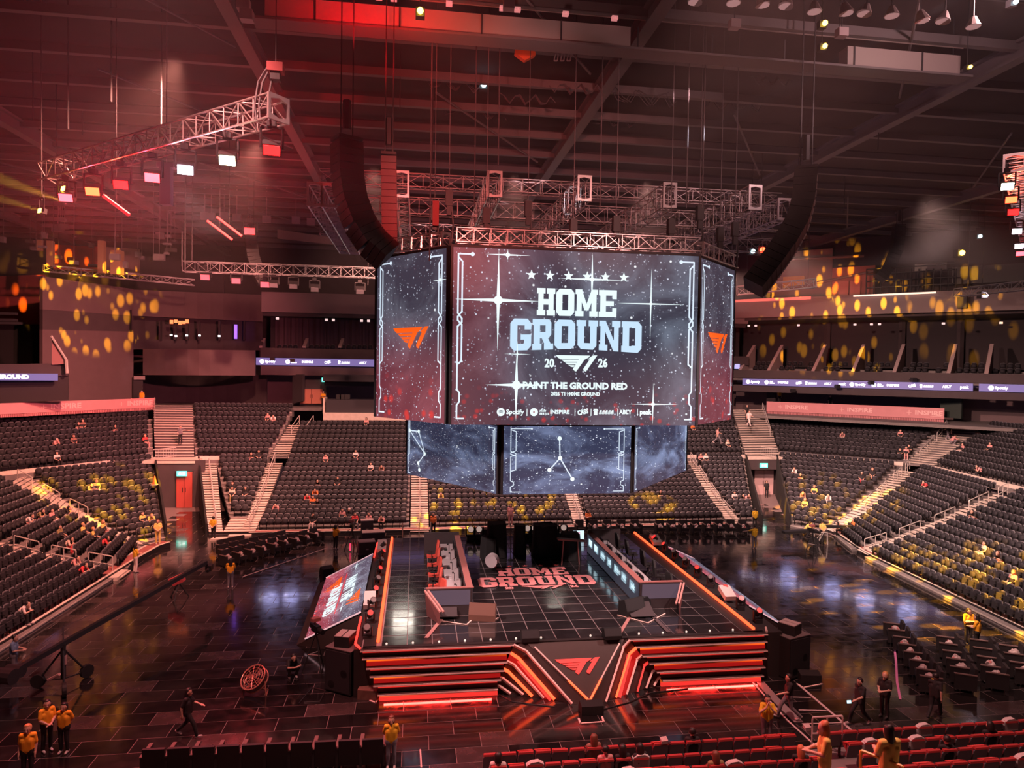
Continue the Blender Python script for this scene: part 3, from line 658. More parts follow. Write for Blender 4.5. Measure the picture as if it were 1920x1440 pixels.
# pleated curtain
cur = MB(); xs = np.linspace(X0+.6, X1-.5, 300)
for i in range(299):
    y0_ = 84.6+.16*math.sin(i*1.7)+.08*math.sin(i*.9); y1_ = 84.6+.16*math.sin((i+1)*1.7)+.08*math.sin((i+1)*.9)
    cur.add([(xs[i], y0_, zf_(660)), (xs[i+1], y1_, zf_(660)), (xs[i+1], y1_, zf_(593)), (xs[i], y0_, zf_(593))], [(0, 1, 2, 3)])
tag(cur.build('loge_curtain', mat('plum_curtain', (.09, .055, .065), .95)), 'long dark pleated curtain closing the far loge boxes', 'curtain')
PILL = mat('pale_divider', (.45, .34, .34), .7)
for i, x in enumerate((486, 567, 634, 702)):
    a = AY(x, 652, 80); b_ = AY(x+6, 634, 83)
    tag(MB().hexa([a, a+[.35, 0, 0], b_+[.35, 0, -1.1], b_+[0, 0, -1.1]], [a+[0, 0, .15], a+[.35, 0, .15], b_+[.35, 0, 0], b_]).build('loge_divider', PILL), ['slanted pale divider at the left end of the far loge', 'second slanted divider of the far loge', 'third slanted divider of the far loge', 'slanted divider of the far loge next to the screens'][i], 'divider')
for i, x in enumerate((520, 612, 625, 678, 691)):
    glowbox('soffit_lamp', '%s soffit lamp over the far loge counted from the curved suite' % ['first', 'second', 'third', 'fourth', 'fifth'][i], 'lamp', AY(x, 597+(x-510)*.025, 80.3), (.3, .2, .25), mat('soffit_glow', (.8, .6, .6), .5, em=(1, .72, .7), es=.9))
logeseats = []
for x in list(np.arange(524, 700, 10.0)):
    if min(abs(x-q) for q in (567, 634)) > 9: p = AY(x, 652, 81.2); logeseats.append((p[0], 81.2, AY(x, 661, 81.2)[2], 0, 'loge'))
# ribbons
RIBM = bpy.data.materials.new('ribbon_led'); RIBM.use_nodes = True
_b = RIBM.node_tree.nodes['Principled BSDF']; _b.inputs['Base Color'].default_value = (.02, .02, .03, 1); _b.inputs['Emission Color'].default_value = (.115, .085, .22, 1); _b.inputs['Emission Strength'].default_value = 1.8
RTXT = mat('ribbon_white', (.8, .8, .9), .5, em=(.80, .80, 1.0), es=2.2)
def disc(fr, u, v, r, w, hole=0, n=16):
    b = MB()
    for i in range(n):
        a0, a1 = 2*math.pi*i/n, 2*math.pi*(i+1)/n
        if hole: b.poly([fr.p(u+r*math.cos(a), v+r*math.sin(a), w) for a in (a0, a1)]+[fr.p(u+hole*math.cos(a), v+hole*math.sin(a), w) for a in (a1, a0)])
        else: b.poly([fr.p(u, v, w), fr.p(u+r*math.cos(a0), v+r*math.sin(a0), w), fr.p(u+r*math.cos(a1), v+r*math.sin(a1), w)])
    return b
def arcs(fr, u, v, r, w, matl, parent):
    b = MB()
    for k, (rr, dv) in enumerate(((.62, .22), (.52, -.06), (.42, -.32))):
        for i in range(6):
            x0, x1 = -rr+2*rr*i/6, -rr+2*rr*(i+1)/6; y = lambda x: dv+.16-.25*(x/rr)**2*.7
            b.poly([fr.p(u+r*x0, v+r*(y(x0)-.07), w), fr.p(u+r*x1, v+r*(y(x1)-.07), w), fr.p(u+r*x1, v+r*(y(x1)+.07), w), fr.p(u+r*x0, v+r*(y(x0)+.07), w)])
    b.build('logo_bars', matl, parent)
RIBD = mat('ribbon_dark', (.02, .02, .03), .5, em=(.07, .05, .11), es=1)
def sponsor(fr, u, v, h, which, m_, md, parent, w=.03):
    """one partner mark, h = cap height; returns nothing"""
    if which == 0:
        disc(fr, u, v, h*.95, w).build('logo_disc', m_, parent); arcs(fr, u, v, h*.95, w+.01, md, parent)
        fr.text('Spotify', u+h*3.3, v, h*1.5, m_, parent, w, .012*h*4)
    elif which == 1:
        disc(fr, u, v, h*.95, w, h*.2).build('logo_disc', m_, parent)
        b = MB()
        for i in range(5): b.poly([fr.p(u+h*(1.3+i*.32), v+h*.05, w), fr.p(u+h*(1.5+i*.32), v+h*.05, w), fr.p(u+h*(1.6+i*.32), v+h*(.5+.25*(i % 2)), w), fr.p(u+h*(1.4+i*.32), v+h*(.5+.25*(i % 2)), w)])
        for i in range(6): b.poly([fr.p(u+h*(1.3+i*.40), v-h*.6, w), fr.p(u+h*(1.6+i*.40), v-h*.6, w), fr.p(u+h*(1.6+i*.40), v-h*.12, w), fr.p(u+h*(1.4+i*.40), v-h*.12, w)])
        b.build('logo_strokes', m_, parent)
    elif which == 2: fr.text('INSPIRE', u+h*1.2, v, h*1.25, m_, parent, w, .05*h, width=h*4.6)
    elif which == 3: fr.text('CASS', u+h*1.1, v, h*1.5, m_, parent, w, .09*h, rot=.22, width=h*2.6)
    elif which == 4:
        b = MB()
        b.poly([fr.p(u-h*.5, v-h*.7, w), fr.p(u+h*.4, v-h*.7, w), fr.p(u+h*.4, v+h*.3, w), fr.p(u-h*.5, v+h*.3, w)])
        b.poly([fr.p(u-h*.7, v+h*.35, w), fr.p(u+h*.6, v+h*.35, w), fr.p(u+h*.3, v+h*.8, w), fr.p(u-h*.4, v+h*.8, w)])
        for i in range(5):
            x = u+h*(.75+i*.72)
            b.poly([fr.p(x, v-h*.45, w), fr.p(x+h*.55, v-h*.45, w), fr.p(x+h*.55, v-h*.28, w), fr.p(x, v-h*.28, w)])
            b.poly([fr.p(x+h*.05, v-h*.1, w), fr.p(x+h*.5, v-h*.1, w), fr.p(x+h*.5, v+h*.45, w), fr.p(x+h*.3, v+h*.5, w)])
            b.poly([fr.p(x+h*.58, v-h*.4, w), fr.p(x+h*.68, v-h*.4, w), fr.p(x+h*.68, v+h*.5, w), fr.p(x+h*.58, v+h*.5, w)])
        b.build('logo_strokes', m_, parent)
    elif which == 5: fr.text('ABLY', u+h*1.1, v, h*1.35, m_, parent, w, .06*h, width=h*3.2)
    else: fr.text('peak', u+h*1.2, v, h*1.7, m_, parent, w, .07*h, width=h*3.0)
SPW = [6.4, 4.6, 5.2, 3.6, 5.6, 4.4, 4.6]
def ribbon(label, p0, p1, z0, z1, seq, hfrac=.30, start=.03, pitch=None):
    p0 = np.array([p0[0], p0[1], z0]); p1 = np.array([p1[0], p1[1], z0]); fr = Frame(p0, p1-p0, (0, 0, 1)); L = np.linalg.norm(p1-p0); hh = z1-z0
    t = thing('led_ribbon', label, 'led ribbon', p0)
    MB().obox(fr.p(L/2, hh/2, -.15), fr.u*L, fr.v*hh, fr.n*.28).build('panel', RIBM, t)
    return t, fr, L, hh
# right ribbon: along the corner
ra = AY(1392, 722, 78); rb = AY(1824, 733, 62.0)
zb_, zt_ = ra[2]*.5+rb[2]*.5, AY(1392, 709, 78)[2]*.5+AY(1824, 720, 62.0)[2]*.5
t, fr, L, hh = ribbon('long violet led ribbon with white partner marks on the right corner', ra, rb, zb_, zt_, None)
marks = [(131, 0), (250, 1), (338, 2), (440, 3), (506, 4), (626, 5), (715, 6), (797, 0), (938, 1), (1040, 2), (1164, 3), (1242, 4), (1386, 5), (1496, 6)]
for px, k in marks:
    X = 1360+px/3.43+3; 
    # intersect picture column with ribbon line
    lo, hi = 0., L
    for _ in range(30):
        mid = (lo+hi)/2; q = R @ (fr.p(mid, hh/2)-O); xx = CX+FPX*q[0]/q[2]
        if xx < X: lo = mid
        else: hi = mid
    sponsor(fr, lo+.1, hh*.5, hh*.33, k, RTXT, RIBD, t)
rc = AY(1833, 733.5, 61.7); dirn = (rb-ra)/np.linalg.norm(rb-ra); rd = rb+dirn*12
t, fr, L, hh = ribbon('shorter led ribbon cut by the right edge of the picture', rb+dirn*.5, rd, zb_, zt_, None)
sponsor(fr, 1.0, hh*.5, hh*.33, 0, RTXT, RIBD, t); sponsor(fr, 4.6, hh*.5, hh*.33, 1, RTXT, RIBD, t)
# far ribbon
Xa = AY(480, 680, 79.5)[0]; zr0, zr1 = zf_(686, 79.5), zf_(672.5, 79.5)
t, fr, L, hh = ribbon('violet led ribbon with white partner marks left of the hanging screens', (Xa, 79.5), (36.5, 79.5), zr0, zr1, None)
for px, k in ((35+480*0, 0), (340, 1), (535, 2), (775, 3), (945, 4), (1190, 5)):
    q = AY(480+px/6.26+2, 680, 79.5); sponsor(fr, q[0]-Xa+.2, hh*.5, hh*.33, k, RTXT, RIBD, t)
for i in range(4): sponsor(fr, 20+i*6.5, hh*.5, hh*.33, i, RTXT, RIBD, t)
la, lb = AY(-60, 716, 63.4), AY(108, 710, 65.6)
t, fr, L, hh = ribbon('led ribbon on the left balcony with the bright word at its start', la, lb, AY(50, 713.5, 64.6)[2], AY(50, 700.5, 64.6)[2], None)
fr.text('HOME GROUND', L*.36, hh*.5, hh*.82, RTXT, t, .03, .03, width=L*.62)
# little glowing blue sign behind the screens' left edge
glowbox('blue_sign', 'small bright blue sign beside the left screen edge', 'sign', AY(701, 700, 80), (.5, .2, .7), mat('blue_glow', (.1, .2, .9), .5, em=(.05, .35, 1), es=2.5))
glowbox('wall_monitor', 'small white monitor glow on the right end of the far loge', 'monitor', AY(1382, 687, 79.6), (.6, .2, .6), mat('pale_blue_glow', (.3, .3, .6), .5, em=(.45, .45, .85), es=1))
# far wall under the ribbon, brown doors, black booth
runz(7.5, zf_(704, 86), 86.5, WALLP, 'wall_far_concourse', AY(490, 700, 86)[0], 45)
struct(MB().box((4, 84, 8.03), (66, 14, .3)).build('trim_5', CONCD))
a = AY(562, 757, 80); b = AY(606, 757, 80)
pxwall(548, 80.2, 567, 79.0, 702, 757, 702, 752, CURT, trim(), .3)
pxwall(562, 80.4, 612, 80.4, 712, 760, 712, 760, WALLD, trim(), .3)
door(4, AY(563, 757, 80.2), AY(605, 757, 80.2), AY(580, 757, 80.2)[2], AY(580, 729, 80.2)[2], mat('brown_door', (.48, .17, .11), .5))
exit_sign('small green exit sign over the brown doors', Frame(AY(603, 716, 80), (1, 0, 0), (0, 0, 1)), .55, .45)
BOOTH = mat('booth_black', (.030, .026, .034), .7)
t = thing('camera_booth', 'black draped booth on a pale platform above the far seats', 'booth', AY(655, 775, 73.5))
a, b = AY(611, 774, 74), AY(705, 774, 74)
MB().box(((a[0]+b[0])/2+1.5, 75, a[2]+.65), (b[0]-a[0]+3, 2.0, AY(650, 748, 74)[2]-a[2])).build('drape', BOOTH, t)
MB().box(((a[0]+b[0])/2+1.5, 74.8, a[2]-.35), (b[0]-a[0]+3.4, 2.8, .75)).build('platform', STEPM, t)
MB().box((a[0]-.2, 75, a[2]+.7), (.2, 2.2, 1.7)).build('side_panel', STEPM, t)
for x in (635, 642, 652): MB().box(tuple(AY(x, 744, 74.5)), (.5, .4, .5)).build('equipment', BLACK, t)
t = thing('hanging_box', 'long black box hung below the far ribbon', 'box', AY(655, 718, 78))
MB().obox(AY(662, 709, 78.4), (6.4, 0, 0), (0, 1, 0), (0, 0, .75)).build('upper_box', BOOTH, t)
MB().obox(AY(662, 719, 79.2), (6.2, 0, 0), (0, .6, 0), (0, 0, .6)).build('lower_box', BLACK, t)
# small doorway at the left block
pxwall(250, 78.5, 268, 79.2, 708, 757, 708, 757, CURT, trim(), .3)
pxwall(251, 78.3, 272, 79, 705, 712, 705, 712, WALLL, trim(), .2)
# ---- right upper tier along the corner line
rA = np.array([ra[0], ra[1]]); rD = np.array([dirn[0], dirn[1]]); rN = np.array([rD[1], -rD[0]])
if rN.dot(CEN-rA) > 0: rN = -rN            # outward
def rwall(s0, s1, out, z0, z1, matl, name, th=.4, k=True):
    a = rA+rD*s0+rN*out; b = rA+rD*s1+rN*out
    o = quadwall((*a, 0), (*b, 0), z0, z0, z1, z1, th, matl, name)
    return struct(o) if k else o
def rz_(x, y, out):
    """height on the corner line (set back by out) seen at picture point"""
    d = ray(x, y); A = rA+rN*out; M2 = np.array([[d[0], -rD[0]], [d[1], -rD[1]]]); s = np.linalg.solve(M2, A); return H+d[2]*s[0], s[1]
zR = lambda x, y, o=0: rz_(x, y, o)[0]
RL = 40
rwall(-1.2, RL, .1, zt_, zR(1600, 697), WALLD, 'wall_right_parapet')
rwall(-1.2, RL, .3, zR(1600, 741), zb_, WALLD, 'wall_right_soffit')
rwall(-3, RL, .6, zR(1600, 590, .6), zR(1600, 553, .6), WALLL, 'wall_right_fascia')
rwall(-3, RL, 9.5, zR(1600, 690, 9.5), zR(1600, 580, 9.5), CURT, 'wall_right_loge_back')
rwall(-3, RL, 2.2, zR(1600, 596, 2.2), zR(1600, 588, 2.2), WALLD, 'wall_right_fascia_return', 7.0)
rwall(-3, RL, 7, 6.5, zR(1600, 735, 7), WALLP, 'wall_right_concourse')
def rslab(out0, out1, z, th, matl, name, s0=-3, s1=RL):
    P = [rA+rD*s0+rN*out0, rA+rD*s1+rN*out0, rA+rD*s1+rN*out1, rA+rD*s0+rN*out1]
    return struct(MB().hexa([(*p, z-th) for p in P], [(*p, z) for p in P]).build(name, matl))
rslab(.1, 9.5, zt_+.1, .3, CONCD, 'trim_6'); rslab(-3, 7, 7.9, .3, CONCD, 'trim_7')
hdR = math.atan2(-rN[1], -rN[0])+math.pi/2
dv = []
for i, x in enumerate((1388, 1441, 1524, 1598, 1675, 1776, 1846)):
    s = rz_(x, 680, 1.5)[1]; dv.append(s)
    a = rA+rD*s+rN*.6; b_ = rA+rD*(s+.3)+rN*5.4; zt2 = zR(1600, 646, 5.4)
    e = np.array([*(rD*.35), 0])
    A0 = np.array([*a, zt_]); A1 = np.array([*a, zt_+.9]); B0 = np.array([*b_, zt_+.9]); B1 = np.array([*b_, zt2])
    tag(MB().hexa([A0, A0+e, B0+e, B0], [A1, A1+e, B1+e, B1]).build('loge_divider', PILL), 'slanted pale divider number %s of the right loge from the screens' % ['one', 'two', 'three', 'four', 'five', 'six', 'seven'][i], 'divider')
for row in range(3):
    z = zt_+.15+row*.55; s = .6
    struct(MB().hexa(*[[(*(rA+rD*q[0]+rN*q[1]), zz) for q in ((-1, 1.1+row*1.1), (RL, 1.1+row*1.1), (RL, 2.3+row*1.1), (-1, 2.3+row*1.1))] for zz in (z-.6, z)]).build(trim(), CONCD))
    while s < RL-8:
        if min(abs(s-.3*row-q) for q in dv) > .55 and not any(q+2.6 < s-.3*row < q+3.6 for q in dv): p = rA+rD*s+rN*(1.9+row*1.1); logeseats.append((p[0], p[1], z, hdR, 'loge'))
        s += .62
o = mass('loge_seat_rows', [(bk, 0), (sh, 1), (pn, 0), (ar, 2)], [SEATF, SEATP, BLACK], logeseats)
tag(o, 'small groups of black seats in the upper loge boxes', 'seats', kind='stuff')
for i, x in enumerate((1404, 1417, 1497, 1603, 1634, 1649, 1769, 1877)):
    z, s = rz_(x, 611-(x-1400)*.012, .9); p = rA+rD*s+rN*.9
    glowbox('soffit_lamp', '%s small soffit lamp of the right loge from the screens' % ['first', 'second', 'third', 'fourth', 'fifth', 'sixth', 'seventh', 'eighth'][i], 'lamp', (*p, z), (.22, .2, .2), mat('soffit_glow', (.8, .6, .6), .5))
for x in (1380, 1550, 1690, 1800):
    z, s = rz_(x, 650, 8.8); p = rA+rD*s+rN*9.0; struct(MB().box((*p, z), (.5, .5, 6)).build(trim(), WALLD))
# ---- pink banners
BAN = mat('pink_banner', (.62, .27, .29), .7, noise=.12, nscale=1.5); BANT = mat('banner_lettering', (.85, .52, .52), .6); BAND = mat('banner_dark', (.30, .10, .11), .7)
def banner(label, A0, A1, B0, B1, spots, hl):
    """A0/A1 bottom and top at the left end, B at the right end (3-D points)"""
    zlo = (A0[2]+B0[2])/2; zhi = (A1[2]+B1[2])/2
    p0 = np.array([A0[0], A0[1], zlo]); p1 = np.array([B0[0], B0[1], zlo]); fr = Frame(p0, p1-p0, (0, 0, 1)); L = np.linalg.norm(p1-p0); h = zhi-zlo
    t = thing('banner', label, 'banner', p0)
    MB().obox(fr.p(L/2, h*.62, -.05), fr.u*L, fr.v*h*.76, fr.n*.1).build('cloth', BAN, t)
    MB().obox(fr.p(L/2, h*.12, -.05), fr.u*L, fr.v*h*.2, fr.n*.08).build('lower_cloth', BAND, t)
    b = MB()
    for i in range(int(L/.16)): b.obox(fr.p(.08+i*.16, h*.12, .02), fr.u*.06, fr.v*h*.2, fr.n*.03)
    o = b.build('rail_bars', BAN, t); o['kind'] = 'stuff'
    for px in spots:
        lo, hi = 0., L
        for _ in range(30):
            mid = (lo+hi)/2; q = R @ (fr.p(mid, h/2)-O)
            if CX+FPX*q[0]/q[2] < px: lo = mid
            else: hi = mid
        fr.text('INSPIRE', lo+hl*.55, h*.62, hl*.25, BANT, t, .02, .02, width=hl)
        b = MB(); u = lo-hl*.17
        b.poly([fr.p(u-hl*.09, h*.60, .02), fr.p(u+hl*.09, h*.60, .02), fr.p(u+hl*.09, h*.63, .02), fr.p(u-hl*.09, h*.63, .02)]); b.poly([fr.p(u-hl*.012, h*.45, .02), fr.p(u+hl*.012, h*.45, .02), fr.p(u+hl*.012, h*.78, .02), fr.p(u-hl*.012, h*.78, .02)])
        b.build('star_mark', BANT, t)
    for k in range(3):
        b = MB()
        for q in range(4):
            pts = [(L*(.93-.03*k+.02*q/4)+i*.28, h*(.36+.07*q+.05*math.sin(i*.8+q))) for i in range(8)]
            for (u0, v0), (u1, v1) in zip(pts, pts[1:]):
                if max(u0, u1) < L and max(v0, v1) < h*.97: b.poly([fr.p(u0, v0, .02), fr.p(u1, v1, .02), fr.p(u1, v1+.04, .02), fr.p(u0, v0+.04, .02)])
        if k == 0: b.build('swirl', BANT, t)
    return t
banner('long pink banner with three white words above the right corner seats', AY(1437, 779, 76.9), AY(1437, 753, 76.9), AY(1770, 790, 65.0), AY(1770, 765, 65.0), (1470, 1586, 1713), 2.5)
banner('pink banner with two white words above the left corner seats', AY(-40, 784, 63.0), AY(-40, 758, 63.0), AY(291, 770, 75.9), AY(291, 746, 75.9), (92, 236), 2.7)
struct(MB().hexa([(-26.5, 77, 7.9), (-45, 56, 7.9), (-56, 64, 7.9), (-33, 92, 7.9)], [(-26.5, 77, 8.24), (-45, 56, 8.24), (-56, 64, 8.24), (-33, 92, 8.24)]).build('trim_8', CONCD))
# right concourse details
pxwall(1437, 79, 1452, 78, 700, 757, 702, 757, CURT, trim(), .3)
pxwall(1762, 66.5, 1802, 64.6, 735, 782, 735, 785, mat('green_black', (.018, .03, .026), .8), trim(), .3)
# ================================================================== ROOF
ZC = 29.0
ce = struct(MB().box((6, 44, ZC+1.2), (130, 120, .4)).build('ceiling', DECK))
for i in range(22):
    Y = 9.0+4.18*i; MB().box((6, Y, ZC-.2), (128, .32, .42)).build('purlin', PURL, ce)
    if i % 1 == 0: MB().box((6, Y+2.1, ZC+.75), (128, .12, .2)).build('light_purlin', mat('roof_steel_dark', (.075, .066, .07), .7), ce)
for X in (-44, -26.5, -8.2, 10.1, 28.6, 47.5):
    g_ = MB(); g_.box((X, 44, ZC-.05), (.6, 118, .14)).box((X, 44, ZC-.85), (.62, 118, .12)).box((X, 44, ZC-.45), (.14, 118, .75)); g_.build('girder', PURL, ce)
for i, (X, Y) in enumerate([(x_, y_) for x_ in (-35, -17, 1, 19, 38) for y_ in (24, 40, 57, 73)]):
    MB().tube((X, Y, ZC-.4), (X+8, Y+12, ZC-.4), .07).build('cross_brace', PURL, ce)
struct(MB().box((6, 104, 15), (140, .5, 34)).build('wall_far_end', WALLD)); struct(MB().box((-62, 44, 15), (.5, 125, 34)).build('wall_left', WALLD)); struct(MB().box((74, 44, 15), (.5, 125, 34)).build('wall_right', WALLD))
struct(MB().box((6, -16, 15), (140, .5, 34)).build('wall_near', WALLD))
# ================================================================== HANGING SCREENS
def hit(fr, x, y):
    d = ray(x, y); t = (fr.o-O).dot(fr.n)/d.dot(fr.n); p = O+d*t-fr.o
    return p.dot(fr.u), p.dot(fr.v)
def screen_mat(name, kind, seed=0.0, aspect=1.4, gain=1.0, red=1.0, smoke=1.0, stars=1.0):
    M = bpy.data.materials.new(name); M.use_nodes = True; nt = M.node_tree; L = nt.links; N = nt.nodes.new
    b = nt.nodes['Principled BSDF']; b.inputs['Base Color'].default_value = (.012, .012, .015, 1); b.inputs['Roughness'].default_value = .45
    uv = N('ShaderNodeUVMap'); uv.uv_map = 'UVMap'
    sp = N('ShaderNodeSeparateXYZ'); L.new(uv.outputs[0], sp.inputs[0])
    mp = N('ShaderNodeMapping'); mp.inputs['Scale'].default_value = (aspect, 1, 1); mp.inputs['Location'].default_value = (seed, seed*1.7, 0); L.new(uv.outputs[0], mp.inputs['Vector'])
    def mth(op, a, b_=None):
        m_ = N('ShaderNodeMath'); m_.operation = op; m_.use_clamp = False
        for i, q in enumerate((a, b_)):
            if q is None: continue
            if isinstance(q, (int, float)): m_.inputs[i].default_value = q
            else: L.new(q, m_.inputs[i])
        return m_.outputs[0]
    def rng_(v, a, b_, c=0., d=1.):
        m_ = N('ShaderNodeMapRange'); L.new(v, m_.inputs[0])
        for i, q in enumerate((a, b_, c, d)): m_.inputs[1+i].default_value = q
        m_.interpolation_type = 'SMOOTHSTEP'; return m_.outputs[0]
    def mix(f, a, b_, mode='MIX'):
        m_ = N('ShaderNodeMix'); m_.data_type = 'RGBA'; m_.blend_type = mode
        if isinstance(f, (int, float)): m_.inputs[0].default_value = f
        else: L.new(f, m_.inputs[0])
        for i, q in ((6, a), (7, b_)):
            if isinstance(q, tuple): m_.inputs[i].default_value = (*q, 1)
            else: L.new(q, m_.inputs[i])
        return m_.outputs[2]
    nz = N('ShaderNodeTexNoise'); nz.inputs['Scale'].default_value = 2.2; nz.inputs['Detail'].default_value = 7; nz.inputs['Roughness'].default_value = .6; nz.inputs['Distortion'].default_value = .9
    L.new(mp.outputs[0], nz.inputs['Vector'])
    sm = rng_(nz.outputs['Fac'], .42, .78, 0, smoke)
    if kind == 'main':
        base = (.042, .042, .066); smk = (.17, .20, .27); rd = (.125, .040, .055)
        rf = mth('MULTIPLY', rng_(sp.outputs[0], .42, .02), red)
        rf2 = mth('MULTIPLY', rng_(sp.outputs[1], .55, .05, 0, .35), red); rf = mth('MAXIMUM', rf, rf2)
    elif kind == 'side':
        base = (.048, .040, .062); smk = (.16, .16, .21); rd = (.16, .022, .036)
        rf = mth('MULTIPLY', rng_(sp.outputs[1], .70, .15), red)
    elif kind == 'low':
        base = (.028, .032, .066); smk = (.20, .25, .42); rd = (.03, .02, .05); rf = mth('MULTIPLY', rng_(sp.outputs[1], .5, 0), .4)
    else:
        base = (.16, .16, .42); smk = (.42, .42, .85); rd = (.2, .12, .3); rf = mth('MULTIPLY', sp.outputs[1], .3)
    c = mix(sm, base, smk); c = mix(rf, c, mix(sm, rd, tuple(min(1, q*1.7+.03) for q in rd)))
    out = c
    for sc, th, amt, col in ((30, .10, .9, (.75, .80, .95)), (56, .12, .62, (.60, .66, .82)), (12, .055, 1.0, (.9, .95, 1.))):
        vo = N('ShaderNodeTexVoronoi'); vo.inputs['Scale'].default_value = sc; vo.inputs['Randomness'].default_value = 1
        L.new(mp.outputs[0], vo.inputs['Vector'])
        f = rng_(vo.outputs['Distance'], th*2.1, th*.9)
        sx = N('ShaderNodeSeparateColor'); L.new(vo.outputs['Color'], sx.inputs[0])
        keep = rng_(sx.outputs[0], .76-.30*stars, .82-.30*stars)
        f = mth('MULTIPLY', mth('MULTIPLY', f, keep), amt)
        out = mix(f, out, col)
    if kind in ('side', 'main'):
        vo = N('ShaderNodeTexVoronoi'); vo.inputs['Scale'].default_value = 13 if kind == 'side' else 22; L.new(mp.outputs[0], vo.inputs['Vector'])
        f = rng_(vo.outputs['Distance'], .42, .14); sx = N('ShaderNodeSeparateColor'); L.new(vo.outputs['Color'], sx.inputs[0])
        keep = mth('MULTIPLY', rng_(sx.outputs[1], .42, .5), rng_(sp.outputs[1], .33 if kind == 'side' else .26, .05))
        out = mix(mth('MULTIPLY', mth('MULTIPLY', f, keep), .85 if kind == 'side' else .5), out, (.75, .03, .02))
    L.new(out, b.inputs['Emission Color']); b.inputs['Emission Strength'].default_value = gain
    return M
LINE = mat('screen_line', (.1, .1, .1), .5, em=(.72, .86, 1.0), es=1.0)
WHT = mat('screen_white', (.1, .1, .1), .5, em=(.80, .97, 1.0), es=1.05)
BLU = mat('screen_ice', (.1, .1, .1), .5, em=(.58, .80, 1.0), es=1.0)
ORG = mat('screen_orange', (.1, .05, .02), .5, em=(1.0, .115, .008), es=1.0)
DIM = mat('screen_dark', (.02, .02, .02), .5, em=(.04, .035, .055), es=1)
GLOW = mat('screen_glow', (.1, .1, .1), .5, em=(.80, .96, 1.0), es=1.1)
def panel(fr, w, h, matl, parent, th=.25):
    me = bpy.data.meshes.new('panel')
    me.from_pydata([tuple(fr.p(*q)) for q in ((0, 0, 0), (w, 0, 0), (w, h, 0), (0, h, 0), (0, 0, -th), (w, 0, -th), (w, h, -th), (0, h, -th))], [], [(0, 1, 2, 3), (5, 4, 7, 6), (0, 4, 5, 1), (1, 5, 6, 2), (2, 6, 7, 3), (3, 7, 4, 0)])
    me.materials.append(matl); me.materials.append(BLACK)
    for i in range(1, 6): me.polygons[i].material_index = 1
    l = me.uv_layers.new(name='UVMap')
    for i, q in enumerate(((0, 0), (1, 0), (1, 1), (0, 1))): l.data[i].uv = q
    return place(me, 'panel', parent)
def pline(fr, pts, wd, matl, parent, w=.02, name='outline'):
    b = MB()
    for (a0, a1), (c0, c1) in zip(pts, pts[1:]):
        d = np.array([c0-a0, c1-a1]); l = np.linalg.norm(d)
        if l < 1e-6: continue
        d /= l; n = np.array([-d[1], d[0]])*wd/2; e = d*wd*.3
        P = [(a0-e[0]-n[0], a1-e[1]-n[1]), (c0+e[0]-n[0], c1+e[1]-n[1]), (c0+e[0]+n[0], c1+e[1]+n[1]), (a0-e[0]+n[0], a1-e[1]+n[1])]
        b.poly([fr.p(*q, w) for q in P])
    return b.build(name, matl, parent)
def circuit(fr, w, h, parent, left=True, right=True, wd=.07):
    for sd in ([0] if left else [])+([1] if right else []):
        f = (lambda u: u) if sd == 0 else (lambda u: w-u)
        m_ = .02*w if w > 6 else .055*w; g_ = .016*w if w > 6 else .04*w; hk = .055*w if w > 6 else .16*w
        A = [(m_+hk, .962*h), (m_, .962*h), (m_, .63*h), (m_+g_, .60*h), (m_+g_, .58*h), (m_, .555*h), (m_, .20*h), (m_+g_*.6, .18*h), (m_+g_*.6, .13*h), (m_, .11*h), (m_, .035*h), (m_+hk*.5, .035*h)]
        B = [(m_, .945*h), (m_+g_, .92*h), (m_+g_, .64*h), (m_, .61*h), (m_, .59*h), (m_+g_, .565*h), (m_+g_, .36*h), (m_, .34*h)]
        for P in (A, B): pline(fr, [(f(u), v) for u, v in P], wd, LINE, parent)
        disc(fr, f(m_+hk), .962*h, wd*1.3, .02).build('dot', LINE, parent)
def sparkle(fr, u, v, ru, rv, parent, core=.09, wd=.05):
    b = MB()
    b.poly([fr.p(u-ru, v, .025), fr.p(u, v-wd, .025), fr.p(u+ru, v, .025), fr.p(u, v+wd, .025)]); b.poly([fr.p(u, v-rv, .026), fr.p(u+wd, v, .026), fr.p(u, v+rv, .026), fr.p(u-wd, v, .026)])
    for i in range(12):
        a0, a1 = i*math.pi/6, (i+1)*math.pi/6; b.poly([fr.p(u, v, .027), fr.p(u+core*math.cos(a0), v+core*math.sin(a0), .027), fr.p(u+core*math.cos(a1), v+core*math.sin(a1), .027)])
    b.build('sparkle', GLOW, parent)
Z0S, Z1S = 10.44, 18.16
XL, XR = 1.57, 12.72
def screen(label, p0, p1, z0, z1, matl):
    p0 = np.array([*p0, z0], float); p1 = np.array([*p1, z0], float); fr = Frame(p0, p1-p0, (0, 0, 1)); w = np.linalg.norm(p1-p0); h = z1-z0
    t = thing('led_screen', label, 'screen', fr.p(w/2, 0)); panel(fr, w, h, matl, t)
    MB().obox(fr.p(-.06, h/2, -.12), fr.u*.1, fr.v*h, fr.n*.3).obox(fr.p(w+.06, h/2, -.12), fr.u*.1, fr.v*h, fr.n*.3).obox(fr.p(w/2, h+.05, -.12), fr.u*(w+.2), fr.v*.1, fr.n*.3).build('frame', BLACK, t)
    return t, fr, w, h
M_MAIN = screen_mat('screen_main', 'main', 3.1, 1.45, 1.0)
tS, fS, wS, hS = screen('large front led screen reading HOME GROUND under six stars', (XL, 30), (XR, 30), Z0S, Z1S, M_MAIN)
def H2(x, y): return hit(fS, x, y)
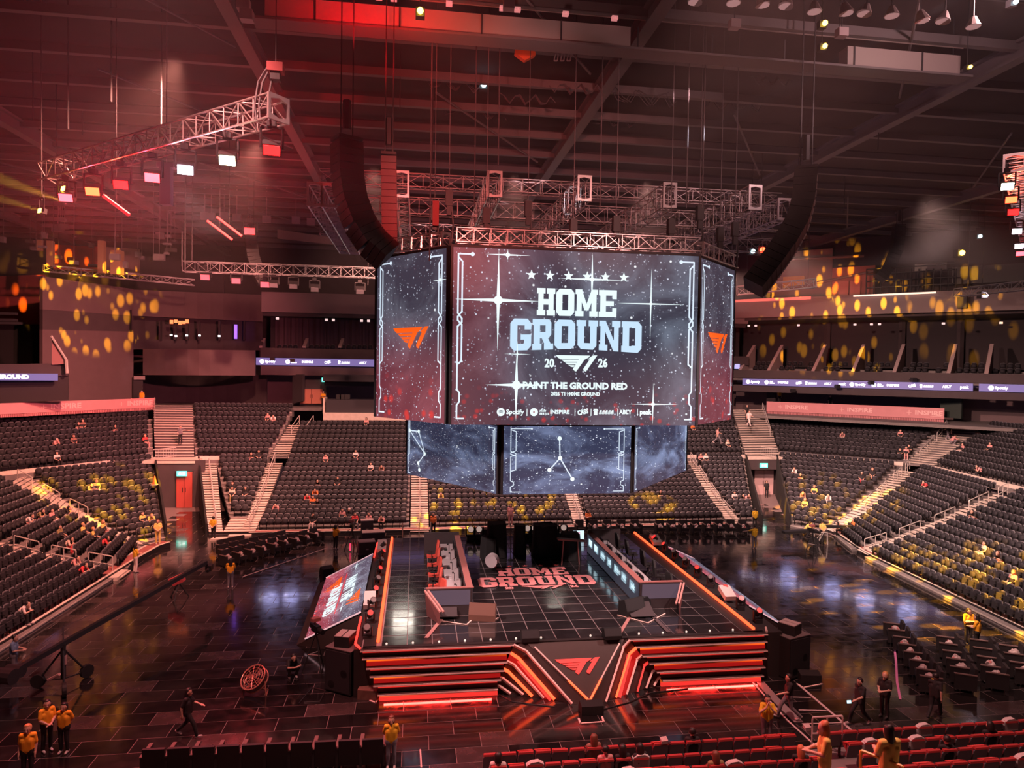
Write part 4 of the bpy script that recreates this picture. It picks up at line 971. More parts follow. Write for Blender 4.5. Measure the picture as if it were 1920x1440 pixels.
def pxword(s, xl, xr, yt, yb, matl, arch=0):
    u0, v1 = H2(xl, yt); u1, v0 = H2(xr, yb); u1 = H2(xr, (yt+yb)/2)[0]; v0 = H2(xl, yb)[1]
    word(fS, s, u0, v0, u1-u0, v1-v0, matl, tS, .02, arch=arch)
for i, x in enumerate((996.5, 1031, 1066, 1101, 1135, 1169.5)): u, v = H2(x, 515.5+i*1.0); star(fS, u, v, .235, WHT, tS, .02)
pxword('HOME', 1007, 1158, 540, 591, WHT); pxword('GROUND', 957, 1205, 597, 652, BLU, .12)
# white keyline round the lower word
u0, v1 = H2(1042, 665); u1, v0 = H2(1119, 697.5); logo(fS, u0, v0, u1-u0, v1-v0, WHT, tS, .02)
for s, x in (('20', 1030), ('26', 1130)): u, v = H2(x, 681.5); fS.text(s, u, v, .52, WHT, tS, .02, .022, width=.44)
u, v = H2(1079, 724); fS.text('PAINT THE GROUND RED', u, v, .40, WHT, tS, .02, .02, width=H2(1177, 724)[0]-H2(981, 724)[0])
u, v = H2(1079, 739); fS.text('2026 T1 HOME GROUND', u, v, .21, WHT, tS, .02, .01, width=H2(1125, 739)[0]-H2(1033, 739)[0])
for px, k in ((939, 0), (1001, 1), (1040, 2), (1084, 3), (1117, 4), (1164, 5), (1201, 6)):
    u, v = H2(px, 772.5+(px-939)*.002); sponsor(fS, u, v, .19, k, WHT, DIM, tS, .02)
b = MB()
for px in (988, 1033, 1078, 1108, 1158, 1195): u, v = H2(px, 773); b.poly([fS.p(u-.015, v-.16, .02), fS.p(u+.015, v-.16, .02), fS.p(u+.015, v+.16, .02), fS.p(u-.015, v+.16, .02)])
b.build('divider_bar', WHT, tS)
circuit(fS, wS, hS, tS)
for x, y, ru, rv, c_, wd in ((934, 563, 1.9, 2.4, .20, .075), (952, 478, 1.0, 1.1, .10, .04), (1110, 524, 1.5, 1.5, .10, .05), (1220, 570, 1.6, 1.6, .07, .035), (968, 722, 1.4, 1.6, .20, .075), (1224, 758, 1.2, 1.5, .09, .035), (970, 664, .6, .6, .05, .02)):
    u, v = H2(x, y); sparkle(fS, u, v, min(ru, u-.02, wS-u-.02), min(rv, v-.02, hS-v-.02), tS, c_, wd)
# facets
M_SL = screen_mat('screen_left_facet', 'side', 7.3, .7); M_SR = screen_mat('screen_right_facet', 'side', 11.9, .6)
M_B1 = screen_mat('screen_outer_side', 'blue', 2.2, 1.1, 1.5, stars=.6); M_B2 = screen_mat('screen_outer_side_b', 'blue', 5.2, 1.1, 1.5, stars=.6)
tL, fL, wL, hL = screen('left slanted led screen with the orange emblem', (-1.90, 34.45), (1.30, 30.35), Z0S, Z1S, M_SL)
tR, fR, wR, hR = screen('narrow right slanted led screen with the orange emblem', (12.98, 30.35), (16.35, 33.9), Z0S, Z1S, M_SR)
for (tt, ff, ww, hh, xl, xr, yt, yb) in ((tL, fL, wL, hL, 738, 804, 613, 654), (tR, fR, wR, hR, 1327, 1362, 624, 663)):
    u0, v1 = hit(ff, xl, yt); u1, v0 = hit(ff, xr, yb); v0 = hit(ff, (xl+xr)/2, yb)[1]; v1 = hit(ff, (xl+xr)/2, yt)[1]
    logo(ff, u0, v0, u1-u0, v1-v0, ORG, tt, .02); circuit(ff, ww, hh, tt)
u, v = hit(fL, 826, 525); sparkle(fL, u, v, .5, .3, tL, .08, .03)
screen('outer left side led screen, seen only as a glow on the floor', (-2.0, 42.2), (-2.0, 34.8), Z0S, Z1S, M_B1)
screen('outer right side led screen, seen only as a glow on the floor', (16.45, 34.2), (16.45, 42.2), Z0S, Z1S, M_B2)
screen('rear led screen behind the front one, facing the far stand', (12.72, 46.4), (1.57, 46.4), Z0S, Z1S, M_B1)
screen('rear left slanted led screen behind the cluster', (1.30, 46.0), (-1.9, 42.5), Z0S, Z1S, M_B2)
screen('rear right slanted led screen behind the cluster', (16.35, 42.5), (12.98, 46.0), Z0S, Z1S, M_B2)
# lower ring
Zl0, Zl1 = AY(1060, 926, 31)[2], 10.30
la_, lb_ = AY(943, 926, 31)[0], AY(1181, 926, 31)[0]
M_L = [screen_mat('screen_low_%s' % q, 'low', sd, 1.0, gn, smoke=1.2, stars=st) for q, sd, st, gn in (('front', 1.3, .9, 1.45), ('left', 4.4, 1.5, 1.0), ('right', 8.8, .2, 1.3))]
t1, f1, w1, h1 = screen('low front led screen with the star figure', (la_, 31), (lb_, 31), Zl0, Zl1, M_L[0])
t2, f2, w2, h2 = screen('low left led screen with the bent star figure', (AY(763, 890, 37.2)[0], 37.2), (la_-.28, 31.15), Zl0, Zl1, M_L[1])
t3, f3, w3, h3 = screen('low right led screen with blue clouds', (lb_+.22, 31.15), (AY(1286, 895, 37.8)[0], 37.8), Zl0, Zl1, M_L[2])
screen('low rear led screen under the cluster', (lb_, 45), (la_, 45), Zl0, Zl1, M_B1)
screen('low outer left led screen under the cluster', (-.35, 41), (-.35, 37.4), Zl0, Zl1, M_B1); screen('low outer right led screen under the cluster', (15.6, 38), (15.6, 41), Zl0, Zl1, M_B2)
def constel(fr, par, nodes, edges, wd=.055):
    P = [hit(fr, *q) for q in nodes]
    for a, b_ in edges: pline(fr, [P[a], P[b_]], wd, LINE, par, .02, 'star_line')
    for u, v in P: disc(fr, u, v, .10, .03).build('star_node', GLOW, par)
constel(f1, t1, [(1049, 822), (1050, 859), (1030, 881), (1073, 898)], [(0, 1), (1, 2), (1, 3)])
constel(f2, t2, [(769, 807), (786, 809), (797, 851), (785, 868), (787, 881)], [(0, 1), (1, 2), (0, 2), (2, 3), (3, 4)])
circuit(f1, w1, h1, t1, wd=.035); circuit(f2, w2, h2, t2, left=True, right=True, wd=.035); circuit(f3, w3, h3, t3, left=True, wd=.035)
# ================================================================== RIGGING
def truss(label, p0, p1, w, h, matl=ALU, bay=None, ends=(False, False), r=.035, group=None, name='lighting_truss', endm=None):
    p0, p1 = np.array(p0, float), np.array(p1, float); d = p1-p0; L = np.linalg.norm(d); d /= L
    u = np.cross(d, [0, 0, 1.]); u /= np.linalg.norm(u); v = np.cross(u, d); bay = bay or h
    t = thing(name, label, 'truss', p0, group=group)
    c = [(-w/2, -h/2), (w/2, -h/2), (w/2, h/2), (-w/2, h/2)]; P = lambda s, q: p0+d*s+u*q[0]+v*q[1]
    for q in c: MB().tube(P(0, q), P(L, q), r, 6).build('chord', matl, t)
    n = max(2, int(round(L/bay))); b = MB()
    for i in range(n):
        s0, s1 = L*i/n, L*(i+1)/n
        for k in range(4):
            a, e = c[k], c[(k+1) % 4]
            b.tube(P(s0, a), P(s0, e), r*.6, 4, cap=False); b.tube(P(s0, a if (i+k) % 2 else e), P(s1, e if (i+k) % 2 else a), r*.6, 4, cap=False)
    b.build('lacing', matl, t)
    for s, on in ((0, ends[0]), (L, ends[1])):
        if not on: continue
        fr = Frame(P(s, (0, 0)), u, v); b = MB(); k = .30; O_ = []; I_ = []
        a_, e_ = w/2+.04, h/2+.04
        out = [(-a_, -e_), (0, -e_), (a_, -e_), (a_, 0), (a_, e_), (0, e_), (-a_, e_), (-a_, 0)]
        q = min(w, h)*.25; inn = [(-a_+.09, -e_+q), (-.0, -e_+.09), (a_-.09, -e_+q), (a_-.09, 0), (a_-.09, e_-q), (0, e_-.09), (-a_+.09, e_-q), (-a_+.09, 0)]
        for i in range(8):
            j = (i+1) % 8; b.hexa([fr.p(*out[i], -.04), fr.p(*out[j], -.04), fr.p(*inn[j], -.04), fr.p(*inn[i], -.04)], [fr.p(*out[i], .04), fr.p(*out[j], .04), fr.p(*inn[j], .04), fr.p(*inn[i], .04)])
        b.build('end_frame', endm or matl, t)
    return t
# trusses carrying the screens
ZT = AY(1080, 450, 30.2)[2]
truss('screen truss along the top of the front screen', (XL+.15, 30.3, ZT), (XR+.1, 30.3, ZT), .55, .60, bay=.75)
truss('screen truss over the left slanted screen with an open end', (-1.8, 34.2, ZT-.1), (1.3, 30.9, ZT-.1), .55, .60, bay=.65, ends=(False, True))
truss('screen truss over the right slanted screen', (12.95, 30.7, ZT-.1), (16.3, 34.0, ZT-.1), .55, .60, bay=.65, ends=(True, False))
# mother grid
MG = mat('grid_truss', (.50, .44, .44), .4, .7)
for i, (x, y, lab) in enumerate(((753, 345, 'first'), (928, 345, 'second'), (1096, 353, 'third'), (1256, 366, 'fourth'), (1416, 370, 'fifth'))):
    p = AY(x, y, 32.5); truss('%s of the five ladder trusses with open octagon ends, from the red speaker column' % lab, p, p+[0, 14.5, 0], .62, 1.15, MG, 1.0, (True, False), .03, endm=ALU)
for i, (y, Y, lab) in enumerate(((337, 38, 'uppermost'), (385, 39.5, 'middle'), (432, 44, 'lowest'))):
    a, b_ = AY(600, y-6, Y), AY(1462, y+14, Y); b_[2] = a[2]
    truss('%s long cross truss above the screens' % lab, a, b_, .6, .9 if i else .7, MG, 1.1, r=.028)
for x, y, lab in ((590, 364, 'outer left'), (617, 366, 'inner left'), (1470, 392, 'outer right')):
    p = AY(x, y, 33.5); truss('%s long ladder truss of the rig above the screens' % lab, p, p+[0, 14, 0], .65, 1.05, MG, .8, (True, True), .035)
HOIST = mat('hoist_black', (.02, .02, .022), .5)
CAB = mat('cable', (.10, .085, .09), .6)
def hoist(label, x, y, Y, zt=30.05, dz=.9, group='chain hoists'):
    p = AY(x, y, Y); t = thing('chain_hoist', label, 'hoist', p)
    MB().box(p, (.32, .32, .7)).box(p+[0, 0, -.55], (.2, .2, .4)).build('motor', HOIST, t)
    MB().tube(p+[0, 0, .3], (p[0], p[1], zt), .022, 4).build('chain', CAB, t)
    MB().path([p+[.12, 0, -.3], p+[.2, .05, -1.1], p+[.15, .05, -1.9]], .05, 5).build('chain_bag', HOIST, t)
    return t
for i, (x, y, Y, lab) in enumerate(((842, 372, 31, 'above the left end of the front screen'), (815, 400, 31.5, 'beside the red lit hanging cloth'), (990, 392, 32, 'left of the third ladder truss'), (912, 405, 31, 'under the second ladder truss'), (1155, 420, 31, 'under the middle cross truss'), (1075, 425, 31.5, 'under the third ladder truss'), (1258, 425, 31, 'right of the fourth ladder truss'), (1312, 400, 32, 'between the fourth and fifth ladder trusses'), (1350, 440, 33, 'over the right slanted screen'), (1378, 430, 33, 'at the right end of the rig'))):
    hoist('black chain hoist %s' % lab, x, y, Y)
for i, (x, y, Y) in enumerate(((806, 425, 30.5), (1288, 330, 31), (1318, 330, 31), (1126, 330, 32), (935, 250, 32), (890, 330, 33))):
    p = AY(x, y, Y); tag(MB().tube(p-[0, 0, 1.5], (p[0], p[1], 30.05), .03, 5).build('rigging_cable', CAB), '%s upright cable between roof and screen rig, from the left' % ['first', 'sixth', 'seventh', 'fifth', 'third', 'second'][i] if False else ['rigging cable rising beside the front screen left corner', 'rigging cable left of the fourth ladder truss end', 'rigging cable right of the fourth ladder truss end', 'rigging cable right of the third ladder truss end', 'rigging cable above the second ladder truss', 'rigging cable left of the second ladder truss'][i], 'cable')
# side lighting trusses
lt0, lt1 = AY(522, 225, 23.5), AY(88, 365, 33.5); lt0[2] = lt1[2] = 21.3
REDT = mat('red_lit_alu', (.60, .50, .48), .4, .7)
truss('left lighting truss with red and white lamps', lt0, lt1, .76, .76, REDT, .76, (True, False), .04)
rt0 = AY(1902, 305, 27.5); rt1 = G(1932, 468, rt0[2])
truss('right lighting truss cut by the picture edge', rt0, rt1, .76, .76, REDT, .76, (True, False), .04)
LAMPB = mat('lamp_black', (.02, .018, .02), .45)
def emat(name, c, s): return mat('lens_'+name, (.1, .1, .1), .3, em=c, es=s)
LR = emat('red', (1, .004, .004), 14); LW = emat('white', (1, .72, .86), 26); LWm = emat('warm', (1, .82, .55), 26); LP = emat('pink', (1, .03, .04), 14); LY = emat('yellow', (1, .62, .06), 14); LO = emat('orange', (1, .05, .015), 12); LC = emat('cool', (.6, .9, 1), 6)
def fixture(label, loc, aim, lens, size=.45, hang=.6, kind='wash', power=0, color=None, spread=70, name='stage_light', top=None):
    """hanging lamp: clamp, yoke, head (> lens)"""
    loc = np.array(loc, float); t = thing(name, label, 'stage light', loc); aim = np.array(aim, float); aim /= np.linalg.norm(aim)
    u = np.cross(aim, [0, 0, 1.]); u = u/np.linalg.norm(u) if np.linalg.norm(u) > 1e-3 else np.array([1., 0, 0]); v = np.cross(u, aim)
    top = np.array([0, 0, hang])
    MB().box(loc+top, (size*.5, size*.5, size*.35)).tube(loc+top, loc+top+[0, 0, size*.6], size*.1).build('clamp', LAMPB, t)
    MB().path([loc+u*size*.62, loc+u*size*.62+top*.85, loc-u*size*.62+top*.85, loc-u*size*.62], size*.08, 5).build('yoke', LAMPB, t)
    hd = MB().obox(loc-aim*size*.12, u*size*1.05, v*size*.72, aim*size*.7).build('head', LAMPB, t)
    MB().obox(loc+aim*size*.26, u*size*.92, v*size*.58, aim*size*.05).build('lens', lens, t)
    if power: lamp('SPOT', 'lamp_light', loc+aim*(size*.45), loc+aim*10, power, color, .15, spread, .5)
    return t
def on_truss(x, y, a, b_, drop):
    """point under the truss a-b on picture column x"""
    lo, hi = 0., 1.
    for _ in range(40):
        mid = (lo+hi)/2; q = R @ (a+(b_-a)*mid-O); xx = CX+FPX*q[0]/q[2]
        if (xx > x) == (a[0] > b_[0]): lo = mid
        else: hi = mid
    return a+(b_-a)*lo-[0, 0, drop]
cam_p = O
for i, (x, y, lm, nm, col, pw, ai) in enumerate(((510, 277, LR, 'red lamp nearest the open end of the left truss', (1, .02, .04), 6000, (.1, -.6, -.5)), (427, 302, LWm, 'warm white lamp, second from the open end of the left truss', (1, .6, .4), 1200, (.1, -.7, -.5)),
        (348, 325, LW, 'white lamp in the middle of the left truss', (1, .5, .6), 1600, (.2, -.8, -.45)), (286, 342, LP, 'pink white lamp left of the middle of the left truss', (1, .2, .3), 5000, (.2, -.8, -.45)),
        (228, 361, LR, 'red lamp with the tilted bar on the left truss', (1, .02, .04), 7000, (.1, -.8, -.4)), (175, 374, LO, 'small orange red lamp on the left truss', (1, .06, .03), 3000, (.1, -.8, -.4)), (125, 387, LP, 'pink red lamp at the far end of the left truss', (1, .05, .08), 3000, (.1, -.8, -.4)))):
    p = on_truss(x, y, lt0, lt1, 1.25); fixture(nm, p, ai, lm, .55, .8, power=pw, color=col, spread=130)
for i, (x, y, lm, nm) in enumerate(((122, 380, LY, 'yellow beam lamp at the far end of the left truss'), (78, 396, LY, 'yellow beam lamp beyond the far end of the left truss'))):
    p = on_truss(x, y, lt0, lt1, .9 if i == 0 else 1.4); 
    if i: p = AY(78, 396, 34.5); tag(MB().tube(p+[0, 0, .5], (p[0], p[1], 30.05), .025, 4).build('rigging_cable', CAB), 'cable holding the yellow beam lamp beyond the left truss', 'cable')
    fixture(nm, p, (-.6, -.7, .1), lm, .34, .7)
for i, (x, y, k, lm, nm) in enumerate(((1888, 349, .02, LWm, 'warm white lamp nearest the open end of the right truss'), (1895, 374, .12, LO, 'orange lamp, second from the open end of the right truss'), (1899, 397, .24, LR, 'red lamp, third from the open end of the right truss'), (1906, 433, .45, LW, 'pale pink lamp in the middle of the right truss'), (1910, 461, .7, LW, 'white lamp near the far end of the right truss'), (1912, 475, .95, LP, 'pink lamp at the far end of the right truss'))):
    fixture(nm, G(x, y, rt0[2]-1.0), (-.5, -.8, -.35), lm, .5, .7, power=700 if i in (1, 2) else 0, color=(1, .1, .05), spread=120)
# tilted bars, motor and cable loops of the left truss
p = AY(517, 128, 23.5); t = thing('chain_hoist', 'red edged hoist with looping cables above the left truss end', 'hoist', p)
MB().box(p, (.5, .4, .28)).build('motor', mat('hoist_red', (.35, .05, .05), .4), t); MB().box(p+[0, 0, -.25], (.3, .3, .3)).build('lower_block', HOIST, t)
MB().tube(p, (p[0], p[1], 30.05), .02, 4).build('chain', CAB, t)
for q, dx in enumerate((-.35, -.22, .05)): MB().path([p+[dx*.6, 0, .1], p+[dx-.2, 0, -.5], p+[dx-.30, 0, -1.2], p+[dx-.25, 0, -1.7]], .035, 5).build('cable_loop', CAB, t)
for x, y, lab in ((218, 385, 'tilted red lamp bar hanging under the left truss'), (412, 432, 'tilted red lamp bar hanging far behind the left truss'), (430, 425, 'second tilted red lamp bar far behind the left truss')):
    Y = 34 if x < 300 else 55; p = AY(x, y, Y); d = np.array([1.0, 0, -.75])*(.8 if x < 300 else 1.3)
    tag(MB().tube(p-d*.7, p+d*.7, .09 if x < 300 else .10, 6).tube(p, (p[0], p[1], 30.05), .02, 4, mi=1).build('lamp_bar', [mat('bar_red', (.6, .08, .08), .4, em=(.8, .03, .04), es=.8), HOIST]), lab, 'lamp bar')
p = AY(312, 350, 32); tag(MB().box(p, (.45, .4, 1.6)).box(p+[0, 0, .9], (.7, .4, .2)).tube(p, (p[0], p[1], 30.05), .02, 4).build('hanging_speaker', mat('grey_case', (.35, .28, .30), .5)), 'grey upright box hanging among the lamps of the left truss', 'speaker')
# far trusses
fa = AY(345, 500, 62); fb = AY(705, 541, 62); fb[2] = fa[2]
truss('far lighting truss hung before the left fascia', fa, fb, .8, .85, ALUD, 1.0, r=.04)
truss('lower far truss lit yellow above the left wall', AY(82, 503, 72), AY(365, 530, 76), .7, .6, ALUD, 1.0, r=.04)
p = AY(347, 480, 61.5); tag(MB().tube(p-[0, 0, 1.2], p+[0, 0, 11], .05).tube(p-[.25, 0, .9], p+[-.25, 0, 2], .05).build('rigging_cable', CAB), 'pair of cables at the left end of the far lighting truss', 'cable')
for i, (x, y) in enumerate(((385, 519), (443, 526), (497, 533))): fixture('%s red lamp under the far lighting truss, from the left' % ['first', 'second', 'third'][i], AY(x, y, 62), (.1, -.9, -.3), emat('far_red', (1, .04, .07), 2.2), .75, .8)
for i, (x, y) in enumerate(((513, 533), (550, 535), (590, 541), (675, 545))): 
    fixture('%s dark moving lamp under the far lighting truss, from the left' % ['first', 'second', 'third', 'fourth'][i], AY(x, y, 62), (.1, -.7, -.6), mat('dark_lens', (.2, .18, .2), .2), .7, .8)
fixture('single bright red lamp in the dark behind the left truss', AY(469, 434, 60), (0, -1, -.1), emat('lone_red', (1, .012, .014), 12), .9, .9, power=1500, color=(1, .03, .04), spread=150)
truss('far lighting truss right of the screens', AY(1382, 545, 62), AY(1528, 531, 60), .8, .8, ALUD, 1.0, (False, True), r=.04)
truss('far lighting truss at the right picture edge', AY(1795, 549, 56), AY(1990, 528, 46), .7, .7, ALUD, 1.0, r=.04)
for i, (q, Y) in enumerate((((1400, 540), 62), ((1515, 530), 60), ((1815, 545), 55), ((360, 495), 62), ((690, 535), 62), ((100, 500), 72))):
    p = AY(*q, Y); tag(MB().tube(p, (p[0], p[1], 30.05), .03, 4).build('rigging_cable', CAB), 'thin steel cable holding the %s' % ['left end of the truss right of the screens', 'right end of the truss right of the screens', 'truss at the right picture edge', 'left end of the far left truss', 'right end of the far left truss', 'yellow lit truss above the left wall'][i], 'cable')
# line arrays
BOX = mat('speaker_black', (.010, .009, .010), .6); GRL = mat('speaker_grille', (.016, .014, .017), .7); BOXR = mat('speaker_plain', (.07, .06, .06), .6); CHROME = mat('rig_steel', (.45, .38, .36), .4, .6)
def array(label, pts, Y, n, dims, rz, matl=BOX, top=30.05, seam=True):
    P = [AY(x, y, Y) for x, y in pts]; seg = [np.linalg.norm(b_-a) for a, b_ in zip(P, P[1:])]; T = sum(seg)
    def at(s):
        for (a, b_), l in zip(zip(P, P[1:]), seg):
            if s <= l+1e-9: return a+(b_-a)*s/l
            s -= l
        return P[-1]
    t = thing('line_array', label, 'speaker array', P[0]); u = np.array([math.cos(rz), math.sin(rz), 0]); w = np.array([-math.sin(rz), math.cos(rz), 0])
    for i in range(n):
        a, b_ = at(T*i/n), at(T*(i+1)/n); d = (b_-a); l = np.linalg.norm(d); d /= l
        s_ = u-d*u.dot(d); s_ /= np.linalg.norm(s_); w_ = np.cross(d, s_)
        o = MB().obox((a+b_)/2, s_*dims[0], w_*dims[1], d*l*.93).build('speaker_box', matl, t)
        k = MB().obox((a+b_)/2-w_*(dims[1]/2+.01), s_*dims[0]*.86, w_*.03, d*l*.80); k.build('grille', GRL if matl is BOX else matl, o)
        if seam: MB().obox((a+b_)/2+s_*(dims[0]/2+.02)-w_*dims[1]*.40, s_*.05, w_*.06, d*l*.8).build('rigging_plate', CHROME, o)
    p = P[0]; MB().obox(p+[0, 0, .12], u*dims[0], w*dims[1]*.9, (0, 0, .12)).build('bumper', HOIST, t)
    MB().tube(p-u*dims[0]*.25, (*(p-u*dims[0]*.25)[:2], top), .03, 4).tube(p+u*dims[0]*.25, (*(p+u*dims[0]*.25)[:2], top), .03, 4).tube(p+[0, 0, .5], p+[0, 0, 1.6], .16, 6).build('suspension', HOIST, t)
    return t
array('large curved black speaker array hanging left of the screens', [(650, 268), (651, 330), (658, 375), (674, 418), (698, 455), (728, 482)], 27, 17, (.95, .95), math.radians(28))
array('large curved black speaker array hanging right of the screens', [(1511, 322), (1507, 372), (1495, 418), (1473, 458), (1443, 500), (1412, 540)], 29, 17, (.95, 1.1), math.radians(-30))
array('straight speaker column lit bright red above the left screen corner', [(729, 295), (731, 460)], 29, 13, (.62, .55), 0, BOXR, seam=False)
array('small far speaker array hung above the far left truss', [(470, 445), (474, 480), (484, 512), (494, 530)], 63, 12, (1.0, .8), .3)
array('small far speaker array hung before the right upper wall', [(1686, 425), (1682, 465), (1668, 500), (1650, 522)], 62, 12, (1.0, .8), -.3)
p = AY(817, 400, 31.2); tag(MB().box(p, (.28, .1, 1.1)).build('cloth_bag', mat('red_bag', (.35, .06, .06), .8)), 'small dark red cloth bag hanging above the left screen', 'bag')
# catwalk beam and service steel under the roof
ca, cb = AY(500, 6, 30), AY(1790, 118, 30); cz = (AY(700, 38, 30)[2])
t = thing('catwalk_beam', 'long roof beam lit red at its left half', 'beam', (ca[0], 30, cz))
cm = AY(1178, 60, 30)[0]; cn = AY(1582, 60, 30)[0]
for q0_, q1_ in ((ca[0], cm), (cn, cb[0])): MB().box(((q0_+q1_)/2, 30.0, cz), (q1_-q0_, .7, .95)).build('beam', mat('beam_paint', (.42, .36, .34), .6), t)
MB().box(((ca[0]+cb[0])/2, 29.9, cz-.52), (cb[0]-ca[0]+1, .95, .10)).build('lower_flange', PURL, t)
for x in np.linspace(ca[0]+2, cb[0]-2, 9): MB().box((x, 29.62, cz), (.06, .05, .95)).build('joint', STEEL, t)
MB().tube((ca[0], 29.5, cz+.75), (cb[0], 29.5, cz+.75), .03).build('conduit', CHROME, t)
for i, x in enumerate((610, 710, 738, 842, 942, 970, 1060, 1152)):
    p = AY(x, 4+(x-610)*.088, 29.4); p[2] = cz+.66
    tag(MB().box(p, (.26, .2, .16)).ball(p+[-.07, -.12, 0], .05).ball(p+[.07, -.12, 0], .05).build('twin_lamp', mat('twin_glow', (.6, .3, .3), .5, em=(1, .35, .35) , es=.5)), '%s small twin emergency lamp on the red roof beam' % ['first', 'second', 'third', 'fourth', 'fifth', 'sixth', 'seventh', 'eighth'][i], 'lamp')
lamp('SPOT', 'beam_red', AY(690, 70, 26.5), AY(700, 34, 29.6), 1500, (1, .01, .015), .3, 120, .9)
lamp('SPOT', 'beam_orange', AY(830, 90, 26.5), AY(830, 48, 29.6), 420, (1, .16, .08), .3, 100, .9)
lamp('SPOT', 'beam_white', AY(1640, 150, 27.2), AY(1645, 112, 29.6), 60, (1, .82, .66), .3, 80, .9)
lamp('SPOT', 'beam_dim', AY(1020, 110, 26.5), AY(1020, 68, 29.6), 160, (1, .5, .45), .3, 110, .9)
# flood fixtures on the roof and small roof things
FLM = mat('flood_face', (.55, .45, .45), .4, em=(1, .55, .55), es=.25)
for i, (x, y) in enumerate(((1308, 4), (1375, 6), (1425, 9), (1478, 12), (1527, 22), (1582, 24), (1625, 26), (1672, 30), (1725, 38), (1772, 40), (1825, 50))):
    p = AY(x, y, 23.5); t = thing('roof_flood', '%s bell shaped roof lamp of the upper right row, from the left' % ['first', 'second', 'third', 'fourth', 'fifth', 'sixth', 'seventh', 'eighth', 'ninth', 'tenth', 'eleventh'][i], 'lamp', p)
    MB().tube(p+[0, 0, .35], p+[.1*(i % 3-1), 0, 0], .10, 10, r2=.27).build('shade', CHROME, t); MB().tube(p+[0, 0, .35], (p[0], p[1], 30.05), .025).build('stem', STEEL, t); MB().tube(p+[.1*(i % 3-1), 0, -.0], p+[.1*(i % 3-1), 0, -.02], .24, 10).build('lens', FLM, t)
for i, (x, y, Y) in enumerate(((954, 10, 27), (1377, 46, 27), (1578, 62, 27), (1786, 142, 30), (463, 30, 25), (457, 10, 25))):
    p = AY(x, y, Y); t = thing('roof_box', ['pale square roof box beside the red roof beam', 'pale square roof box at the top right of centre', 'pale square roof box with a bright spot', 'round roof lamp with a pale mouth at the upper right', 'bucket shaped roof lamp beside the left girder', 'small hook lamp above the bucket lamp'][i], 'roof fitting', p)
    MB().box(p, (.42, .35, .34)).build('body', mat('pale_box', (.52, .42, .43), .5), t); MB().tube(p, (p[0], p[1], 30.05), .025).build('stem', STEEL, t)
for i, (x, y, Y, m_, sz) in enumerate(((1547, 43, 25, LY, .13), (1547, 86, 25, LY, .12), (788, 20, 27, LY, .16), (1579, 66, 27, LW, .08), (1905, 3, 24, LC, .12), (907, 158, 40, LC, .22), (1820, 125, 28, LY, .10), (1412, 471, 50, LC, .22), (1430, 469, 50, LO, .30), (1838, 443, 60, LC, .22), (1804, 474, 60, LY, .32), (1848, 553, 56, LW, .28))):
    p = AY(x, y, Y); t = thing('spot_lamp', ['upper of the two yellow roof spots', 'lower of the two yellow roof spots', 'yellow spot hanging before the red roof beam', 'white glint on the square roof box', 'bright spot in the top right corner', 'cool white spot deep in the roof above the screens', 'yellow glint near the round roof lamp', 'cool spot right of the screen rig', 'orange bar lamp right of the screen rig', 'cool spot deep at the upper right', 'yellow spot deep at the right', 'white spot on the right upper fascia'][i], 'lamp', p)
    MB().ball(p, sz*.8, 8, 5).build('bulb', m_, t); MB().box(p+[0, .1+sz, .02], (sz*2.2, sz*2, sz*2.2)).tube(p+[0, .1+sz, 0], (p[0], p[1]+.1+sz, 30.05), .02).build('housing', HOIST, t)
p = AY(985, 97, 33); t = thing('roof_sign', 'orange folded panel under the roof right of the beam', 'panel', p)
MB().hexa([p+[-.45, 0, .3], p+[.45, 0, .3], p+[.5, 0, -.1], p+[-.5, 0, -.1]], [p+[-.45, .3, .3], p+[.45, .3, .3], p+[.5, .3, -.1], p+[-.5, .3, -.1]]).hexa([p+[-.5, 0, -.1], p+[.5, 0, -.1], p+[0, 0, -.4], p+[-.02, 0, -.4]], [p+[-.5, .3, -.1], p+[.5, .3, -.1], p+[0, .3, -.4], p+[-.02, .3, -.4]]).build('panel', mat('roof_orange', (.8, .16, .05), .5), t)
t = thing('fixture_cluster', 'cluster of three pale rectangular frames under the roof', 'frames', AY(1055, 107, 33))
for i, x in enumerate((1043, 1055, 1067)): MB().path([AY(x-4, 114, 33), AY(x-2, 101, 33), AY(x+4, 101, 33), AY(x+2, 114, 33), AY(x-4, 114, 33)], .035, 5).build('frame', ALUD, t)
# cable tangles, drop rods
for i, (x, y, Y, sc) in enumerate(((840, 157, 40, 1.6), (980, 185, 38, 1.3), (880, 208, 44, 1.8), (1075, 165, 36, 1.3), (1190, 180, 38, 2.0), (1370, 195, 40, 1.6), (1140, 225, 44, 1.6), (1440, 150, 36, 1.0))):
    p = AY(x, y, Y); b = MB()
    for q in range(3):
        pts = [p+[sc*(k/9-.5)*2+.3*q, .1*q, sc*.22*math.sin(k*1.9+q*2+i)] for k in range(10)]; b.path(pts, .025, 4)
    tag(b.build('cable_tangle', CAB), ['cable tangle left of the cool roof spot', 'looped cables right of the cool roof spot', 'flat coil of cable low in the roof', 'cables hanging beside the second girder', 'wide run of cables right of the second girder', 'cable run crossing the pale haze beam', 'reddish coil of cable right of centre', 'small knot of cable at the upper right'][i], 'cable')
for i in range(46):
    x, y = random.uniform(20, 1880), random.uniform(60, 420); Y = random.uniform(34, 75); p = AY(x, y, Y)
    if p[2] > 28.2 or p[2] < 20: continue
    MB().tube(p, (p[0], p[1], 30.05), .035, 4).build('drop_rod', STEEL, ce)
